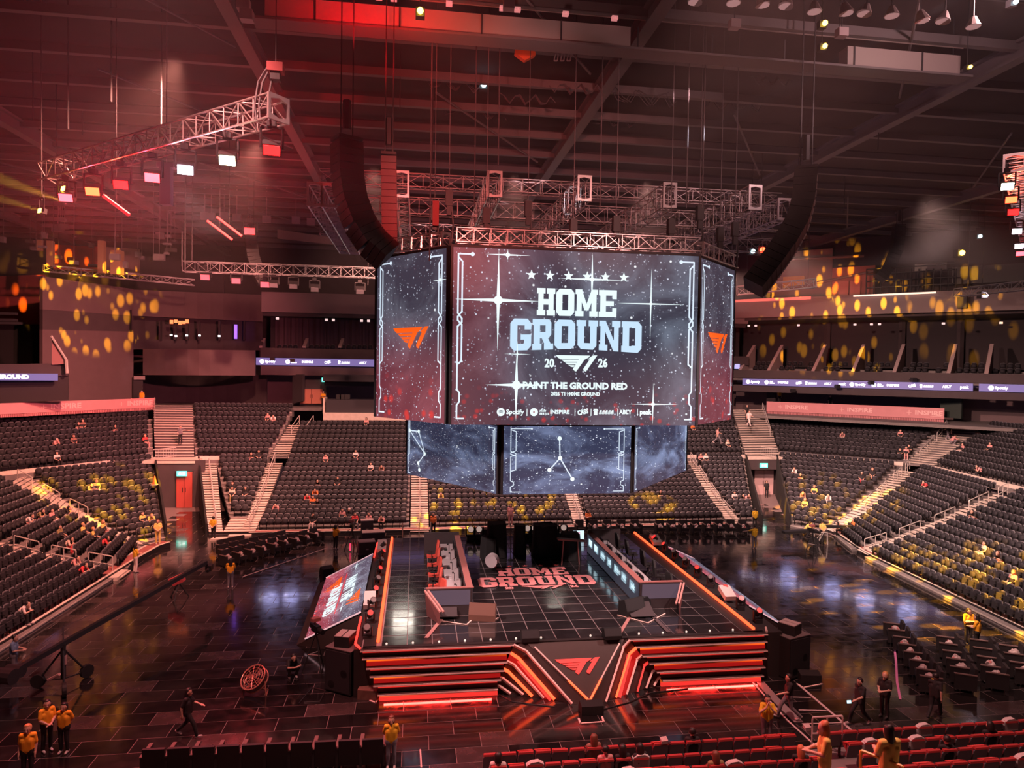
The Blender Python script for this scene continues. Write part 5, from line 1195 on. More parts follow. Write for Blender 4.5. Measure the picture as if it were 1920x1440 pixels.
# technical level above the right fascia, lit yellow
TECH = mat('tech_wall', (.30, .22, .18), .8)
def rbox(x0, x1, y0, y1, out, th, matl, name, label=None, cat=None):
    zA, s0 = rz_(x0, (y0+y1)/2, out); zB, s1 = rz_(x1, (y0+y1)/2, out); z0 = rz_((x0+x1)/2, y1, out)[0]; z1 = rz_((x0+x1)/2, y0, out)[0]
    a = rA+rD*s0+rN*out; b_ = rA+rD*s1+rN*out
    o = quadwall((*a, 0), (*b_, 0), z0, z0, z1, z1, th, matl, name)
    return tag(o, label, cat) if label else struct(o)
rbox(1376, 1990, 440, 566, 7, .3, WALLD, 'wall_right_upper_back')
rbox(1448, 1560, 470, 560, 5.5, .3, TECH, 'wall_right_plant_room'); rbox(1560, 1640, 500, 556, 4.5, .3, mat('plant_red', (.42, .14, .10), .8), 'wall_right_plant_red_lit')  # red light on the plant room is put into its wall colour
rbox(1468, 1508, 518, 536, 5.0, .3, mat('yellow_panel', (.65, .42, .06), .6), 'vent_panel', 'bright yellow vent panel on the right technical level', 'panel')
rbox(1572, 1591, 527, 554, 4.0, .15, mat('red_leaf', (.60, .20, .14), .6), 'plant_door', 'left leaf of the orange red plant door above the right fascia', 'door'); rbox(1593, 1613, 527, 554, 4.0, .15, mat('red_leaf', (.6, .2, .14), .6), 'plant_door', 'right leaf of the orange red plant door above the right fascia', 'door')
rbox(1600, 1755, 550, 553, .3, .12, mat('strip_glow', (.9, .8, .7), .5, em=(1, .72, .55), es=1.3), 'light_strip', 'long bright light strip along the top of the right fascia', 'light strip')
rbox(1376, 1520, 559, 564, .4, .12, mat('strip_red', (.8, .3, .25), .5, em=(1, .16, .12), es=.7), 'light_strip', 'dotted red strip along the top of the right fascia near the screens', 'light strip')
rbox(1715, 1775, 494, 508, 6, .2, mat('pale_duct', (.6, .58, .52), .6), 'air_duct', 'pale slanted air duct deep on the right technical level', 'duct')
rbox(1785, 1920, 497, 530, 6.5, .3, mat('grey_green', (.20, .20, .19), .8), 'wall_right_grey_room')
tr = thing('service_rails', 'black service railings above the right fascia', 'railing', (*(rA+rD*14+rN*3), zR(1660, 550, 3)))
for y_ in (505, 515, 528, 540): 
    zA, s0 = rz_(1625, y_, 3); zB, s1 = rz_(1790, y_-2, 3); a = rA+rD*s0+rN*3; b_ = rA+rD*s1+rN*3; MB().tube((*a, zA), (*b_, zA), .07).build('rail', HOIST, tr)
for x in np.arange(1625, 1795, 14): zA, s0 = rz_(x, 504, 3); zB = rz_(x, 552, 3)[0]; a = rA+rD*s0+rN*3; MB().tube((*a, zB), (*a, zA), .07).build('post', HOIST, tr)
for x0, y0, x1, y1, lab in ((1420, 490, 1620, 480, 'upper dark pipe on the right technical level'), (1465, 545, 1640, 508, 'slanted dark pipe on the right technical level')):
    zA, s0 = rz_(x0, y0, 3.5); zB, s1 = rz_(x1, y1, 3.5); tag(MB().tube((*(rA+rD*s0+rN*3.5), zA), (*(rA+rD*s1+rN*3.5), zB), .14).build('service_pipe', mat('pipe', (.25, .14, .12), .6)), lab, 'pipe')
z_, s_ = rz_(1805, 567, -.3); tag(MB().box((*(rA+rD*s_-rN*.4), z_), (.8, .8, 1.2), math.radians(40)).build('hanging_speaker', BOX), 'black speaker on the right fascia beside the yellow light', 'speaker')
# technical level above the left wall
for x0, x1, y0, y1, Y, m_, nm in ((100, 190, 458, 505, 80, mat('plant_red_lit_l', (.50, .09, .06), .8), 'wall_left_plant_red_lit'), (190, 260, 462, 512, 82, TECH, 'wall_left_plant_room'), (258, 420, 480, 545, 90, WALLD, 'wall_left_upper_back')):  # the red plant box carries its red light in the wall colour
    pxwall(x0, Y, x1, Y, y0, y1, y0+5, y1+5, m_, nm)
for i, (x, y0, y1, w) in enumerate(((191, 452, 512, .55), (220, 470, 515, .9), (95, 452, 500, .5), (75, 450, 470, .4))):
    a, b_ = AY(x, y1, 72), AY(x, y0, 72); tag(MB().box((a[0], 72, (a[2]+b_[2])/2), (w, w, b_[2]-a[2])).build('service_post', mat('post_tan', (.35, .22, .12), .7)), '%s upright post above the left wall, from the right' % ['second', 'first', 'third', 'fourth'][i], 'post')
for i in range(26):
    x, y = random.uniform(0, 330), random.uniform(410, 500); p = AY(x, y, random.uniform(66, 80))
    tag(MB().box(p, (random.uniform(.3, 1.1), .4, random.uniform(.15, .6))).tube(p, (p[0], p[1], 30.05), .03, 4).build('rig_clutter', PURL), 'small dark fitting hanging in the tangle above the left wall', 'fitting', 'small fittings above the left wall')
for i, (x, y) in enumerate(((384, 405), (396, 406), (420, 405), (444, 408), (500, 411), (555, 413), (583, 416))):
    p = AY(x, y, 70); tag(MB().box(p, (.75, .4, .65)).tube(p, (p[0], p[1], 30.05), .03, 4).build('roof_speaker', mat('pale_case', (.40, .30, .33), .6)), '%s pale box of the row hung deep under the roof at left' % ['first', 'second', 'third', 'fourth', 'fifth', 'sixth', 'seventh'][i], 'speaker')
pxwall(520, 78, 640, 78, 430, 446, 448, 460, mat('lit_beam', (.42, .30, .28), .7), trim(), .4)
gobo(AY(150, 520, 50), AY(168, 563, 74), 260000, 25, 20, .40, 1.3)
gobo(AY(1560, 560, 48), AY(1565, 592, 75), 240000, 31, 20, .38, 4.1)
gobo(AY(1780, 560, 42), AY(1800, 585, 64), 90000, 20, 15, .36, 8.7)
gobo((-8, 40, 17), G(225, 965, 1.0), 330000, 26, 18, .40, 2.2)
gobo((22, 42, 17), G(1565, 958, 1.0), 250000, 28, 18, .42, 5.2)
gobo((21, 34, 17), G(1735, 1125, 0), 220000, 50, 13, .42, 3.7)
gobo((3.5, 48, 16), AY(900, 935, 58), 150000, 44, 12, .42, 9.2)
gobo((14, 48, 16), AY(1225, 950, 57), 150000, 14, 10, .50, 6.2)
# added bluish lamps near the ribbons that put violet glints on the floor
def mirror_lamp(x, y, label, zf=0, left=False, r=.9, pw=70):
    d = ray(x, y); d = np.array([d[0], d[1], -d[2]]); o_ = np.array([0, 0, 2*zf-H])
    if left: t_ = 79.2/d[1]
    else:
        A = rA-rN*.5; M2 = np.array([[d[0], -rD[0]], [d[1], -rD[1]]]); t_ = np.linalg.solve(M2, A)[0]
    p = o_+d*t_; f_ = G(x, y, zf); a_ = (f_-p)/np.linalg.norm(f_-p)
    t = thing('wash_lamp', label, 'stage light', p); MB().box(p, (.5, .4, .4)).tube(p, p+[0, .6, 0], .06).build('housing', LAMPB, t)
    lamp('SPOT', 'added_glint_light', p+a_*.4, f_, pw, (.50, .50, 1), r, 60, .5)
for q in ((1478, 1082, 'bluish wash lamp on the right upper tier nearest the screens'), (1560, 1108, 'second bluish wash lamp on the right upper tier'), (1622, 1128, 'third bluish wash lamp on the right upper tier'), (1700, 1150, 'fourth bluish wash lamp on the right upper tier')): mirror_lamp(*q)
for q in ((508, 1125, 'bluish wash lamp below the far ribbon, left one'), (545, 1122, 'bluish wash lamp below the far ribbon, right one')): mirror_lamp(*q, left=True)
# beams seen in the roof haze
lamp('SPOT', 'beam_yellow', AY(122, 380, 33.4), AY(0, 335, 30), 160000, (1, .55, .05), .05, 9, .5); lamp('SPOT', 'beam_yellow', AY(78, 396, 34.3), AY(0, 372, 31), 90000, (1, .55, .05), .05, 7, .5)
lamp('SPOT', 'roof_beam', AY(1830, -20, 24), AY(1300, 255, 31), 60000, (.85, .9, 1), .1, 5, .7); lamp('SPOT', 'roof_beam', AY(1700, -40, 24), AY(1280, 180, 31), 40000, (1, .6, .6), .1, 5, .7)
lamp('POINT', 'roof_glow', AY(1880, -10, 23), None, 1200, (1, .55, .55), .3)
# lamps added unseen behind the cluster, for the white reflections on the deck
for i, (x, z, Y, w_) in enumerate(((1050, 15.5, 66, 1.5), (762, 15.5, 66, 1.9), (842, 15.8, 66, .7), (1010, 17.5, 66, .8))):
    d = ray(x, 650); X = d[0]/d[1]*Y
    t = thing('added_far_lamp', '%s far wash lamp hidden behind the hanging screens' % ['widest', 'second', 'third', 'fourth'][i], 'lamp', (X, Y, z)); MB().box((X, Y+.2, z), (w_+.2, .3, 1.9)).tube((X, Y+.2, z), (X, Y+.2, 30.05), .05).build('housing', LAMPB, t); MB().box((X, Y, z), (w_, .05, 1.7)).build('lens', mat('added_far_lens', (.2, .2, .2), .3, em=(1, .95, .82), es=6), t)
# ================================================================== STAGE
ZS = 2.0; SX0, SX1, SY0, SY1 = -1.95, 14.75, 26.95, 44.15
DECKM = [glossy_floor('deck_tile_a', (.018, .016, .018), .06, .20, .8), glossy_floor('deck_tile_b', (.026, .023, .025), .08, .24, .8)]
SEAM = mat('deck_seam', (.24, .20, .205), .5); STB = mat('stage_black', (.020, .015, .015), .6); RISR = mat('riser_red', (.17, .035, .03), .5); STD = mat('stage_dark_panel', (.050, .030, .028), .55, noise=.12, nscale=3)
REDL = mat('led_red', (.2, .02, .02), .4, em=(1, .035, .025), es=2.6); ORL = mat('led_orange_red', (.2, .04, .02), .4, em=(1, .075, .022), es=3.2)
st = thing('stage', 'raised black stage with tiled deck and red glowing stepped front', 'stage', (6.4, 35.5, 0))
MB().box(((SX0+SX1)/2, (SY0+.5+SY1)/2, .97), (SX1-SX0-.3, SY1-SY0-.6, 1.9)).build('body', STB, st)
MB().box(((SX0+SX1)/2, (SY0+SY1)/2, 1.94), (SX1-SX0, SY1-SY0-.02, .08)).build('deck_base', SEAM, st)
dm = [MB().box((0, 0, 0), (.965, .93, .014)).mesh('deck_tile', q) for q in DECKM]
i = 0
for ix in range(15):
    for iy in range(17):
        o = place(dm[int(rng.random() < .3)], 'deck_tile', st, False, (-.70+ix*1.0-6.4, SY0+.65+iy*1.0-35.5, 1.988+float(rng.uniform(-.002, .002)))); i += 1
DZ = ZS+.012
MB().box((-1.65, 35.5, 1.985), (.5, 17.0, .03)).box((14.29, 35.5, 1.985), (.93, 17.0, .03)).box((6.4, SY0+.06, 1.985), (16.6, .2, .03)).build('deck_border', STB, st)
# led edge strips on the deck
def tubeobj(pts, r, matl, name, parent): b = MB(); b.path(pts, r, 6); return b.build(name, matl, parent)
tubeobj([(-1.34, 27.45, ZS+.06), (-1.34, 43.95, ZS+.06)], .075, ORL, 'led_strip', st); tubeobj([(14.34, 27.2, ZS+.06), (14.62, 44.1, ZS+.06)], .075, ORL, 'led_strip', st)
# side shelves with red edges
for s, xa, xb in ((-1, -2.25, -1.4), (1, 14.4, 15.6)):
    MB().box(((xa+xb)/2, 35.6, .95), (xb-xa, 17.0, 1.9)).build('side_shelf', STB, st)
tubeobj([(-2.0, 26.95, ZS), (-2.22, 27.4, ZS), (-2.22, 30.3, ZS)], .05, REDL, 'led_strip', st); tubeobj([(-2.22, 39.8, ZS), (-2.2, 43.0, ZS)], .05, REDL, 'led_strip', st)
tubeobj([(14.8, 26.95, ZS), (15.0, 27.4, ZS)], .05, mat('edge_white', (.6, .45, .42), .5), 'edge_trim', st)
# stepped front: ledges and led bands. outline points at the front plane
EDGE = mat('ledge_edge', (.85, .62, .58), .45); GRAD = {}
def grad_led(name, x0, x1, bright):
    """animated led strip: bright at one or both ends, fading to a dark middle (content of the strip itself)"""
    M = bpy.data.materials.new(name); M.use_nodes = True; nt = M.node_tree; b = nt.nodes['Principled BSDF']; b.inputs['Base Color'].default_value = (.03, .02, .02, 1)
    tc = nt.nodes.new('ShaderNodeNewGeometry'); sp = nt.nodes.new('ShaderNodeSeparateXYZ'); mr = nt.nodes.new('ShaderNodeMapRange'); cr = nt.nodes.new('ShaderNodeValToRGB')
    nt.links.new(tc.outputs['Position'], sp.inputs[0]); nt.links.new(sp.outputs[0], mr.inputs[0]); mr.inputs[1].default_value = x0; mr.inputs[2].default_value = x1; nt.links.new(mr.outputs[0], cr.inputs[0])
    el = cr.color_ramp.elements; el[0].position = 0; el[0].color = (*[c*bright[0] for c in (1.35, .17, .014)], 1); el[1].position = 1; el[1].color = (*[c*bright[2] for c in (1.3, .13, .014)], 1)
    for p, k in ((.22, bright[0]*.9), (.42, bright[1]), (.60, bright[1]), (.82, bright[2]*.6)): e = el.new(p); e.color = (k*1.2, k*.13, k*.014, 1)
    nt.links.new(cr.outputs[0], b.inputs['Emission Color']); b.inputs['Emission Strength'].default_value = 1.15
    return M
GL1 = grad_led('led_band_left', -1.9, 4.0, (1, .02, .55)); GL2 = grad_led('led_band_left_low', -1.5, 3.4, (1, .02, .03)); GR1 = grad_led('led_band_right', 9.0, 14.7, (1, .03, 1)); GR2 = grad_led('led_band_right_low', 10.0, 14.5, (.35, .02, 1))
REDB = mat('red_glow_band', (.25, .02, .02), .45, em=(1, .02, .018), es=.34)  # red faces between the led strips glow in place of red light on them
REDB2 = mat('red_glow_band_bright', (.25, .03, .03), .45, em=(1, .045, .035), es=.85)
LZ = [1.95, 1.66, 1.30, 1.00, .66, .32, .02]
LXo = [-1.98, -1.90, -1.74, -1.60, -1.46, -1.29, -1.24]; LXi = [4.02, 3.90, 3.74, 3.62, 3.48, 3.36, 3.36]
RXo = [14.75, 14.70, 14.70, 14.64, 14.56, 14.48, 14.45]; RXi = [8.72, 9.0, 9.28, 9.56, 9.86, 10.1, 10.1]
# bands between consecutive lips: kinds from top to bottom
KL = [REDB2, None, GL1, REDB2, GL2, None]
for side, xo, xi in ((0, LXo, LXi), (1, RXo, RXi)):
    for k in range(6):
        a0, a1 = sorted((xo[k], xi[k])); b0, b1 = sorted((xo[k+1], xi[k+1])); a0, a1 = max(a0, b0), min(a1, b1)
        zt_k, zb_k = LZ[k], LZ[k+1]; yf = 26.98-.05*k
        # lip
        MB().box(((xo[k]+xi[k])/2, yf-.10, zt_k), (abs(xo[k]-xi[k]), .26, .05)).build('ledge', STD, st)
        MB().box(((xo[k]+xi[k])/2, yf-.235, zt_k), (abs(xo[k]-xi[k]), .03, .045)).build('ledge_edge', EDGE, st)
        hh = (zt_k-zb_k)
        top = {0: REDB2, 1: REDB, 2: REDB2, 3: REDB, 4: REDB2, 5: (GL2 if side == 0 else GR2)}[k]
        low = {0: RISR, 1: (GL1 if side == 0 else GR1), 2: RISR, 3: (GL2 if side == 0 else GR1), 4: RISR, 5: REDB2}[k]
        MB().box(((a0+a1)/2, yf+.02, zt_k-hh*.28-.02), (a1-a0, .06, hh*.5)).build('glow_band', top if k not in (1, 3) else low, st)
        MB().box(((a0+a1)/2, yf-.02, zb_k+hh*.26), (a1-a0, .10, hh*.48)).build('glow_band' if k in (1, 3) else 'riser_panel', REDB if k in (1, 3) else low, st)
    # red light thrown on the floor by the lowest band
    xa, xb = (xo[5]+xi[5])/2, abs(xo[5]-xi[5])
    l = lamp('AREA', 'band_glow', (xa, 26.62, .12), (xa, 25.6, 0), 150, (1, .02, .015), 1); l.data.shape = 'RECTANGLE'; l.data.size = xb*.9; l.data.size_y = .08
# central prow and chevrons
PA, PB, PC = np.array([4.50, 26.95, 1.99]), np.array([8.62, 26.95, 1.99]), np.array([6.80, 25.50, .02])
MB().add([PA, PB, PC, (6.7, 27.2, .02)], [(0, 2, 1), (0, 1, 3), (0, 3, 2), (1, 2, 3)]).build('prow', STD, st)
def bar3(pts, w, h, matl, name, off=.03):
    b = MB()
    for p, q in zip(pts, pts[1:]):
        p, q = np.array(p, float), np.array(q, float); d = q-p; L = np.linalg.norm(d); d /= L; s_ = np.cross(d, [0, -.45, .9]); s_ /= np.linalg.norm(s_); n = np.cross(s_, d)
        b.obox((p+q)/2+n*off, d*(L+w*.3), s_*w, n*h)
    return b.build(name, matl, st)
# triangular outline of the prow
nrm = np.cross(PC-PA, PB-PA); nrm /= np.linalg.norm(nrm); nrm = nrm if nrm[2] > 0 else -nrm
ia, ib, ic = PA+(PC-PA)*.10+[.10, 0, 0], PB+(PC-PB)*.10-[.10, 0, 0], PC+[0, .07, .09]
for a, b_ in ((ia, ic), (ib, ic)):
    mid = a+(b_-a)*.62; bar3([a+nrm*.03, mid+nrm*.03], .055, .05, EDGE, 'outline_bar'); bar3([mid+nrm*.03, b_+nrm*.03], .07, .05, ORL, 'outline_bar')
frp = Frame(PC, (1, 0, 0), (PA+PB)/2-PC); frp.n = np.cross(frp.u, frp.v)
u0, v1 = hit(frp, 1040, 1236); u1, v0 = hit(frp, 1128, 1263); logo(frp, u0, v0, u1-u0, v1-v0, mat('logo_red', (.75, .06, .05), .5, em=(1, .05, .045), es=.85), st, .03)
# chevron strips folding from the ledges down to the floor
CL = [((3.98, 26.70, 1.96), (4.51, 26.72, 1.66), (6.10, 25.58, .06)), ((3.86, 26.72, 1.64), (4.22, 26.75, 1.38), (5.50, 26.0, .06)), ((3.72, 26.75, 1.30), (4.02, 26.78, 1.12), (5.10, 26.15, .06)), ((3.60, 26.78, .98), (3.80, 26.80, .86), (4.68, 26.34, .06)), ((3.46, 26.8, .64), (3.60, 26.8, .58), (4.34, 26.5, .06)), ((3.34, 26.82, .32), (3.42, 26.82, .30), (3.86, 26.62, .06))]
CR = [((8.76, 26.70, 1.96), (8.50, 26.72, 1.68), (7.48, 25.6, .06)), ((9.04, 26.72, 1.64), (8.76, 26.75, 1.38), (7.98, 25.92, .06)), ((9.30, 26.75, 1.30), (9.10, 26.78, 1.12), (8.46, 26.08, .06)), ((9.58, 26.78, .98), (9.42, 26.8, .86), (8.98, 26.3, .06)), ((9.88, 26.8, .64), (9.76, 26.8, .58), (9.42, 26.52, .06)), ((10.12, 26.82, .32), (10.02, 26.82, .28), (9.80, 26.66, .06))]
for side, C_ in ((0, CL), (1, CR)):
    inner = [PA, PA+(PC-PA)*.05, PC] if side == 0 else [PB, PB+(PC-PB)*.05, PC]
    prev = inner
    for k, c_ in enumerate(C_):
        c_ = [np.array(q, float) for q in c_]
        # sunk face between this strip and the previous one
        b = MB(); dn = np.array([0, .10, -.05])
        for i in range(2): b.poly([prev[i]+dn*(.2 if k == 0 else 1), c_[i]+dn, c_[i+1]+dn, prev[i+1]+dn*(.2 if k == 0 else 1)])
        b.build('chevron_face', STD if k != 2 else REDB, st)
        bar3(c_, .075, .10, [EDGE, ORL, EDGE, ORL if side == 0 else REDB2, EDGE, EDGE][k], 'chevron_bar'); prev = c_
    bar3([np.array(C_[1][1])+[0, .02, -.07], np.array(C_[1][2])+[-.12 if side == 0 else .12, .05, 0]], .20, .04, REDB2, 'chevron_panel', 0)
# left and right sloping side screens
def side_screen(label, s):
    if s < 0: P = [(-2.30, 40.7, 1.88), (-2.26, 31.1, 1.88), (-4.85, 32.3, .30), (-5.05, 41.5, .30)]
    else: P = [(15.66, 30.2, 1.88), (15.62, 41.2, 1.88), (18.6, 43.6, .30), (18.3, 31.0, .30)]
    P = [np.array(p) for p in P]
    t = thing('side_screen', label, 'screen', (P[0]+P[2])/2*[1, 1, 0]); n = np.cross(P[1]-P[0], P[3]-P[0]); n /= np.linalg.norm(n); n = n if n[2] > 0 else -n
    me = bpy.data.meshes.new('panel'); me.from_pydata([tuple(p+n*.06) for p in P]+[tuple(p) for p in P], [], [(0, 1, 2, 3), (7, 6, 5, 4), (0, 4, 5, 1), (1, 5, 6, 2), (2, 6, 7, 3), (3, 7, 4, 0)])
    M_ = screen_mat('screen_ramp_%s' % ('left' if s < 0 else 'right'), 'side', 4.0*s+9, 2.4, 2.0, red=1.5, smoke=1.3); me.materials.append(M_); me.materials.append(BLACK)
    for i in range(1, 6): me.polygons[i].material_index = 1
    l = me.uv_layers.new(name='UVMap')
    for i, q in enumerate(((0, 1), (1, 1), (1, 0), (0, 0)) if s < 0 else ((0, 0), (1, 0), (1, 1), (0, 1))): l.data[i].uv = q
    if n.dot(np.array(me.polygons[0].normal)) < 0: me.flip_normals()
    place(me, 'panel', t)
    Q = [P[0], P[1], np.array([*P[1][:2], 0]), np.array([*P[0][:2], 0])]
    F = [P[3]+(P[3]-P[0])*(.28/1.58)-n*.02, P[2]+(P[2]-P[1])*(.28/1.58)-n*.02] if s < 0 else [P[3]+(P[3]-P[0])*(.28/1.58)-n*.02, P[2]+(P[2]-P[1])*(.28/1.58)-n*.02]
    if s > 0: F = F[::-1]
    MB().add([P[0]-n*.02, P[1]-n*.02, F[1] if s < 0 else F[0], F[0] if s < 0 else F[1], np.array([*P[0][:2], .02]), np.array([*P[1][:2], .02])], [(0, 3, 2, 1), (1, 2, 5), (0, 4, 3), (0, 1, 5, 4), (4, 5, 2, 3)]).build('wedge_body', STD, t)
    for a, b_ in ((P[1], P[2]), (P[0], P[3])) : MB().tube(a+n*.07, b_+n*.07, .035, 5).build('edge_light', mat('edge_glow', (.5, .4, .4), .4, em=(1, .55, .6), es=.7), t)
    return t, P, n
tA, P_, n_ = side_screen('left sloping led screen reading PAINT THE GROUND RED sideways', -1)
# text runs along the slope, baseline towards the stage
c0 = (P_[0]+P_[1]+P_[2]+P_[3])/4
fr = Frame(c0+n_*.075, (0, 1, .0), np.cross(n_, (0, 1, 0)))
uu = P_[0]-P_[1]; uu /= np.linalg.norm(uu); vv = (P_[0]+P_[1])/2-(P_[2]+P_[3])/2
fr = Frame(c0+n_*.075, uu, vv)
if fr.n.dot(n_) < 0: fr = Frame(c0+n_*.075, -uu, vv)
fr.o = c0+n_*.10
fr.text('PAINT THE', 0.1, .42, .85, WHT, tA, .01, .05, width=3.7); fr.text('GROUND RED', .5, -.48, .85, WHT, tA, .01, .05, width=4.6)
logo(fr, -3.1, -1.25, 1.9, 1.0, ORG, tA, .02); logo(fr, 1.6, .55, 1.9, .75, ORG, tA, .02)
b = MB(); b.poly([fr.p(-3.2, -.03, .012), fr.p(3.3, -.03, .012), fr.p(3.3, .02, .012), fr.p(-3.2, .02, .012)]); b.build('bar', mat('screen_red', (.1, .02, .02), .5, em=(1, .03, .05), es=1), tA)
sparkle(fr, -3.6, .55, .9, .7, tA, .08, .04); sparkle(fr, 3.0, .35, .7, .5, tA, .07, .035)
tB, P2_, n2_ = side_screen('right sloping led screen seen almost edge-on beyond the stage', 1)
# floor lettering on the deck
DL = mat('deck_letter', (.86, .30, .30), .35)
fd = Frame((3.30, 33.92, DZ), (1, 0, 0), (0, 1, 0))
word(fd, 'GROUND', 0, 0, 6.05, 1.42, DL, st, .006, arch=.12); word(fd, 'HOME', 1.15, 1.62, 3.85, 1.32, DL, st, .006)
for i in range(5): star(fd, 1.1+i*.86, 3.36, .19, mat('deck_star', (.85, .14, .13), .4), st, .006)
logo(fd, 2.05, -.62, 2.2, .52, DL, st, .006)
for s, x in (('20', 1.45), ('26', 4.75)): fd.text(s, x, -.36, .42, DL, st, .006, .02)
LINEM = mat('deck_line', (.52, .40, .38), .5)
# ---- player desks
DSK = mat('desk_dark', (.050, .038, .042), .5); DTOP = mat('desk_top', (.42, .38, .40), .5); DRED = mat('desk_red_lit', (.34, .13, .12), .6)
DICON = mat('icon_white', (.1, .1, .1), .5, em=(.62, .85, .95), es=1.15); DSCR = mat('desk_screen', (.02, .02, .03), .3, em=(.030, .034, .050), es=1.0)
MON = mat('monitor_black', (.012, .012, .014), .35); CHR = mat('chair_red', (.62, .085, .06), .55); CHB = mat('chair_black', (.02, .018, .02), .6); KEY = mat('key_white', (.5, .48, .5), .5)
def desk(label, s, xw, xo):
    """s=+1: led wall faces right (left desk), -1 faces left; xw: led wall x, xo: open side x"""
    t = thing('player_desk', label, 'desk', ((xw+xo)/2, 35.5, ZS)); y0, y1 = 30.2, 39.8; hz = 1.15
    MB().box((xw-s*.12, (y0+y1)/2, ZS+hz/2), (.24, y1-y0, hz)).build('front_wall', DSK, t)
    MB().box((xw-s*.12, (y0+y1)/2, ZS+hz+.02), (.30, y1-y0, .04)).build('wall_cap', DRED, t)
    MB().box((xw+s*.012, (y0+y1)/2, ZS+hz/2), (.02, y1-y0-.1, hz-.1)).build('led_face', DSCR, t)
    MB().box(((xw+xo)/2, y1, ZS+hz/2+.1), (abs(xw-xo), .15, hz+.2)).build('back_wall', DSK, t)
    # near end panel, flared
    MB().hexa([(xo, y0, ZS), (xw, y0, ZS), (xw, y0+.12, ZS), (xo, y0+.12, ZS)], [(xo-s*.12, y0-.1, ZS+hz+.05), (xw, y0-.1, ZS+hz+.05), (xw, y0+.1, ZS+hz+.05), (xo-s*.12, y0+.1, ZS+hz+.05)]).build('end_wall', DSK, t)
    MB().box(((xw+xo)/2, y0-.02, ZS+hz+.07), (abs(xw-xo)+.1, .16, .04)).build('end_cap', DRED, t)
    MB().poly([(min(xw, xo)+.1, y0-.105+.0, ZS+hz-.02), (max(xw, xo)-.1, y0-.105, ZS+hz-.02), (max(xw, xo)-.1, y0-.045, ZS+.45), (min(xw, xo)+.1, y0-.045, ZS+.45)]).build('end_screen', mat('end_screen', (.05, .04, .05), .3, em=(.10, .07, .10), es=.8 if s > 0 else .35), t)
    # slanted cheek with a pale edge
    cx = xo; a = np.array([cx-s*.1, y0-.1, ZS+hz]); b_ = np.array([cx+s*.55, y0-1.15, ZS+.55]); c_ = np.array([cx+s*.50, y0-1.15, ZS+.01]); d_ = np.array([cx, y0, ZS+.01])
    e = np.array([.0, .12, .0]); MB().hexa([a, b_, b_+e, a+e], [d_, c_, c_+e, d_+e]).build('cheek', mat('cheek_red', (.13, .05, .05), .5), t)
    MB().tube(a, b_, .05, 4).tube(a+[s*.14, 0, 0], b_+[s*.14, 0, .0], .05, 4).build('cheek_edge', mat('cheek_trim', (.55, .26, .24), .5), t)
    # table top, monitors, keyboards, chairs
    tx = xw-s*.72; MB().box((tx, (y0+y1)/2, ZS+.74), (.78, y1-y0-.7, .05)).build('table_top', DTOP, t)
    for k in range(5):
        y = y0+1.0+k*1.75
        MB().box((xw-s*.42, y, ZS+1.05), (.05, .62, .38)).tube((xw-s*.38, y, ZS+.76), (xw-s*.38, y, ZS+1.0), .03).build('monitor', MON, t)
        MB().box((tx-s*.12, y, ZS+.775), (.16, .42, .025)).box((tx-s*.10, y+.36, ZS+.775), (.10, .07, .03)).build('keyboard', KEY if k % 2 and s > 0 else MON, t)
        MB().tube((tx+s*.05, y-.4, ZS+.77), (tx+s*.05, y-.38, ZS+1.15), .015).ball((tx-s*.02, y-.38, ZS+1.16), .05, 6, 4).build('microphone', MON, t)
    return t, tx, y0
tdl, tx, y0 = desk('left player desk with a white top and red chairs', 1, 2.62, .62)
tdr, tx2, y02 = desk('right player desk with glowing white sponsor marks on its side', -1, 10.30, 12.30)
# glowing marks on the inner side of the right desk
fi = Frame((10.275, 39.6, ZS+.1), (0, -1, 0), (0, 0, 1))
for k in range(7): sponsor(fi, .55+k*1.30, .66, .20, [0, 1, 2, 3, 4, 5, 6][k], DICON, DSCR, tdr, .03) if k not in (0, 1) else fi.shape([[(.3+k*1.2+.1*q, .5), (.36+k*1.2+.16*q, .5), (.40+k*1.2+.16*q, .85), (.30+k*1.2+.1*q, .85)] for q in range(5)], .03).build('logo_strokes', DICON, tdr)
b = MB()
for k in range(7): b.poly([fi.p(.25+k*1.3, .42, .026), fi.p(1.05+k*1.3, .42, .026), fi.p(1.0+k*1.3, .86, .026), fi.p(.30+k*1.3, .86, .026)])
b.build('glow_patch', mat('icon_glow', (.05, .08, .1), .5, em=(.30, .46, .55), es=.9), tdr)
fe = Frame((2.645, 30.4, ZS+.1), (0, 1, 0), (0, 0, 1))
for k in range(7): sponsor(fe, .55+k*1.30, .66, .18, k, DICON, DSCR, tdl, .03)
def gaming_chair(label, x, y, rz, m_, group):
    t = thing('player_chair', label, 'chair', (x, y, ZS), rz, group)
    MB().box((0, 0, .48), (.5, .5, .10)).build('seat', m_, t, False)
    MB().prism([(-.26, .5), (.26, .5), (.30, 1.0), (.20, 1.32), (-.20, 1.32), (-.30, 1.0)], .10, lambda u, v, w: (u, .22+w+(v-.5)*.12, v)).build('backrest', m_, t, False)
    for s in (-1, 1): MB().box((s*.31, -.02, .68), (.06, .32, .05)).tube((s*.31, 0, .45), (s*.31, 0, .67), .025).build('armrest', CHB, t, False)
    MB().tube((0, 0, .08), (0, 0, .45), .04).build('gas_lift', CHB, t, False); b = MB()
    for k in range(5): a = k*2*math.pi/5; b.tube((0, 0, .10), (.3*math.cos(a), .3*math.sin(a), .06), .03).ball((.3*math.cos(a), .3*math.sin(a), .045), .045, 6, 4)
    b.build('star_base', CHB, t, False); return t
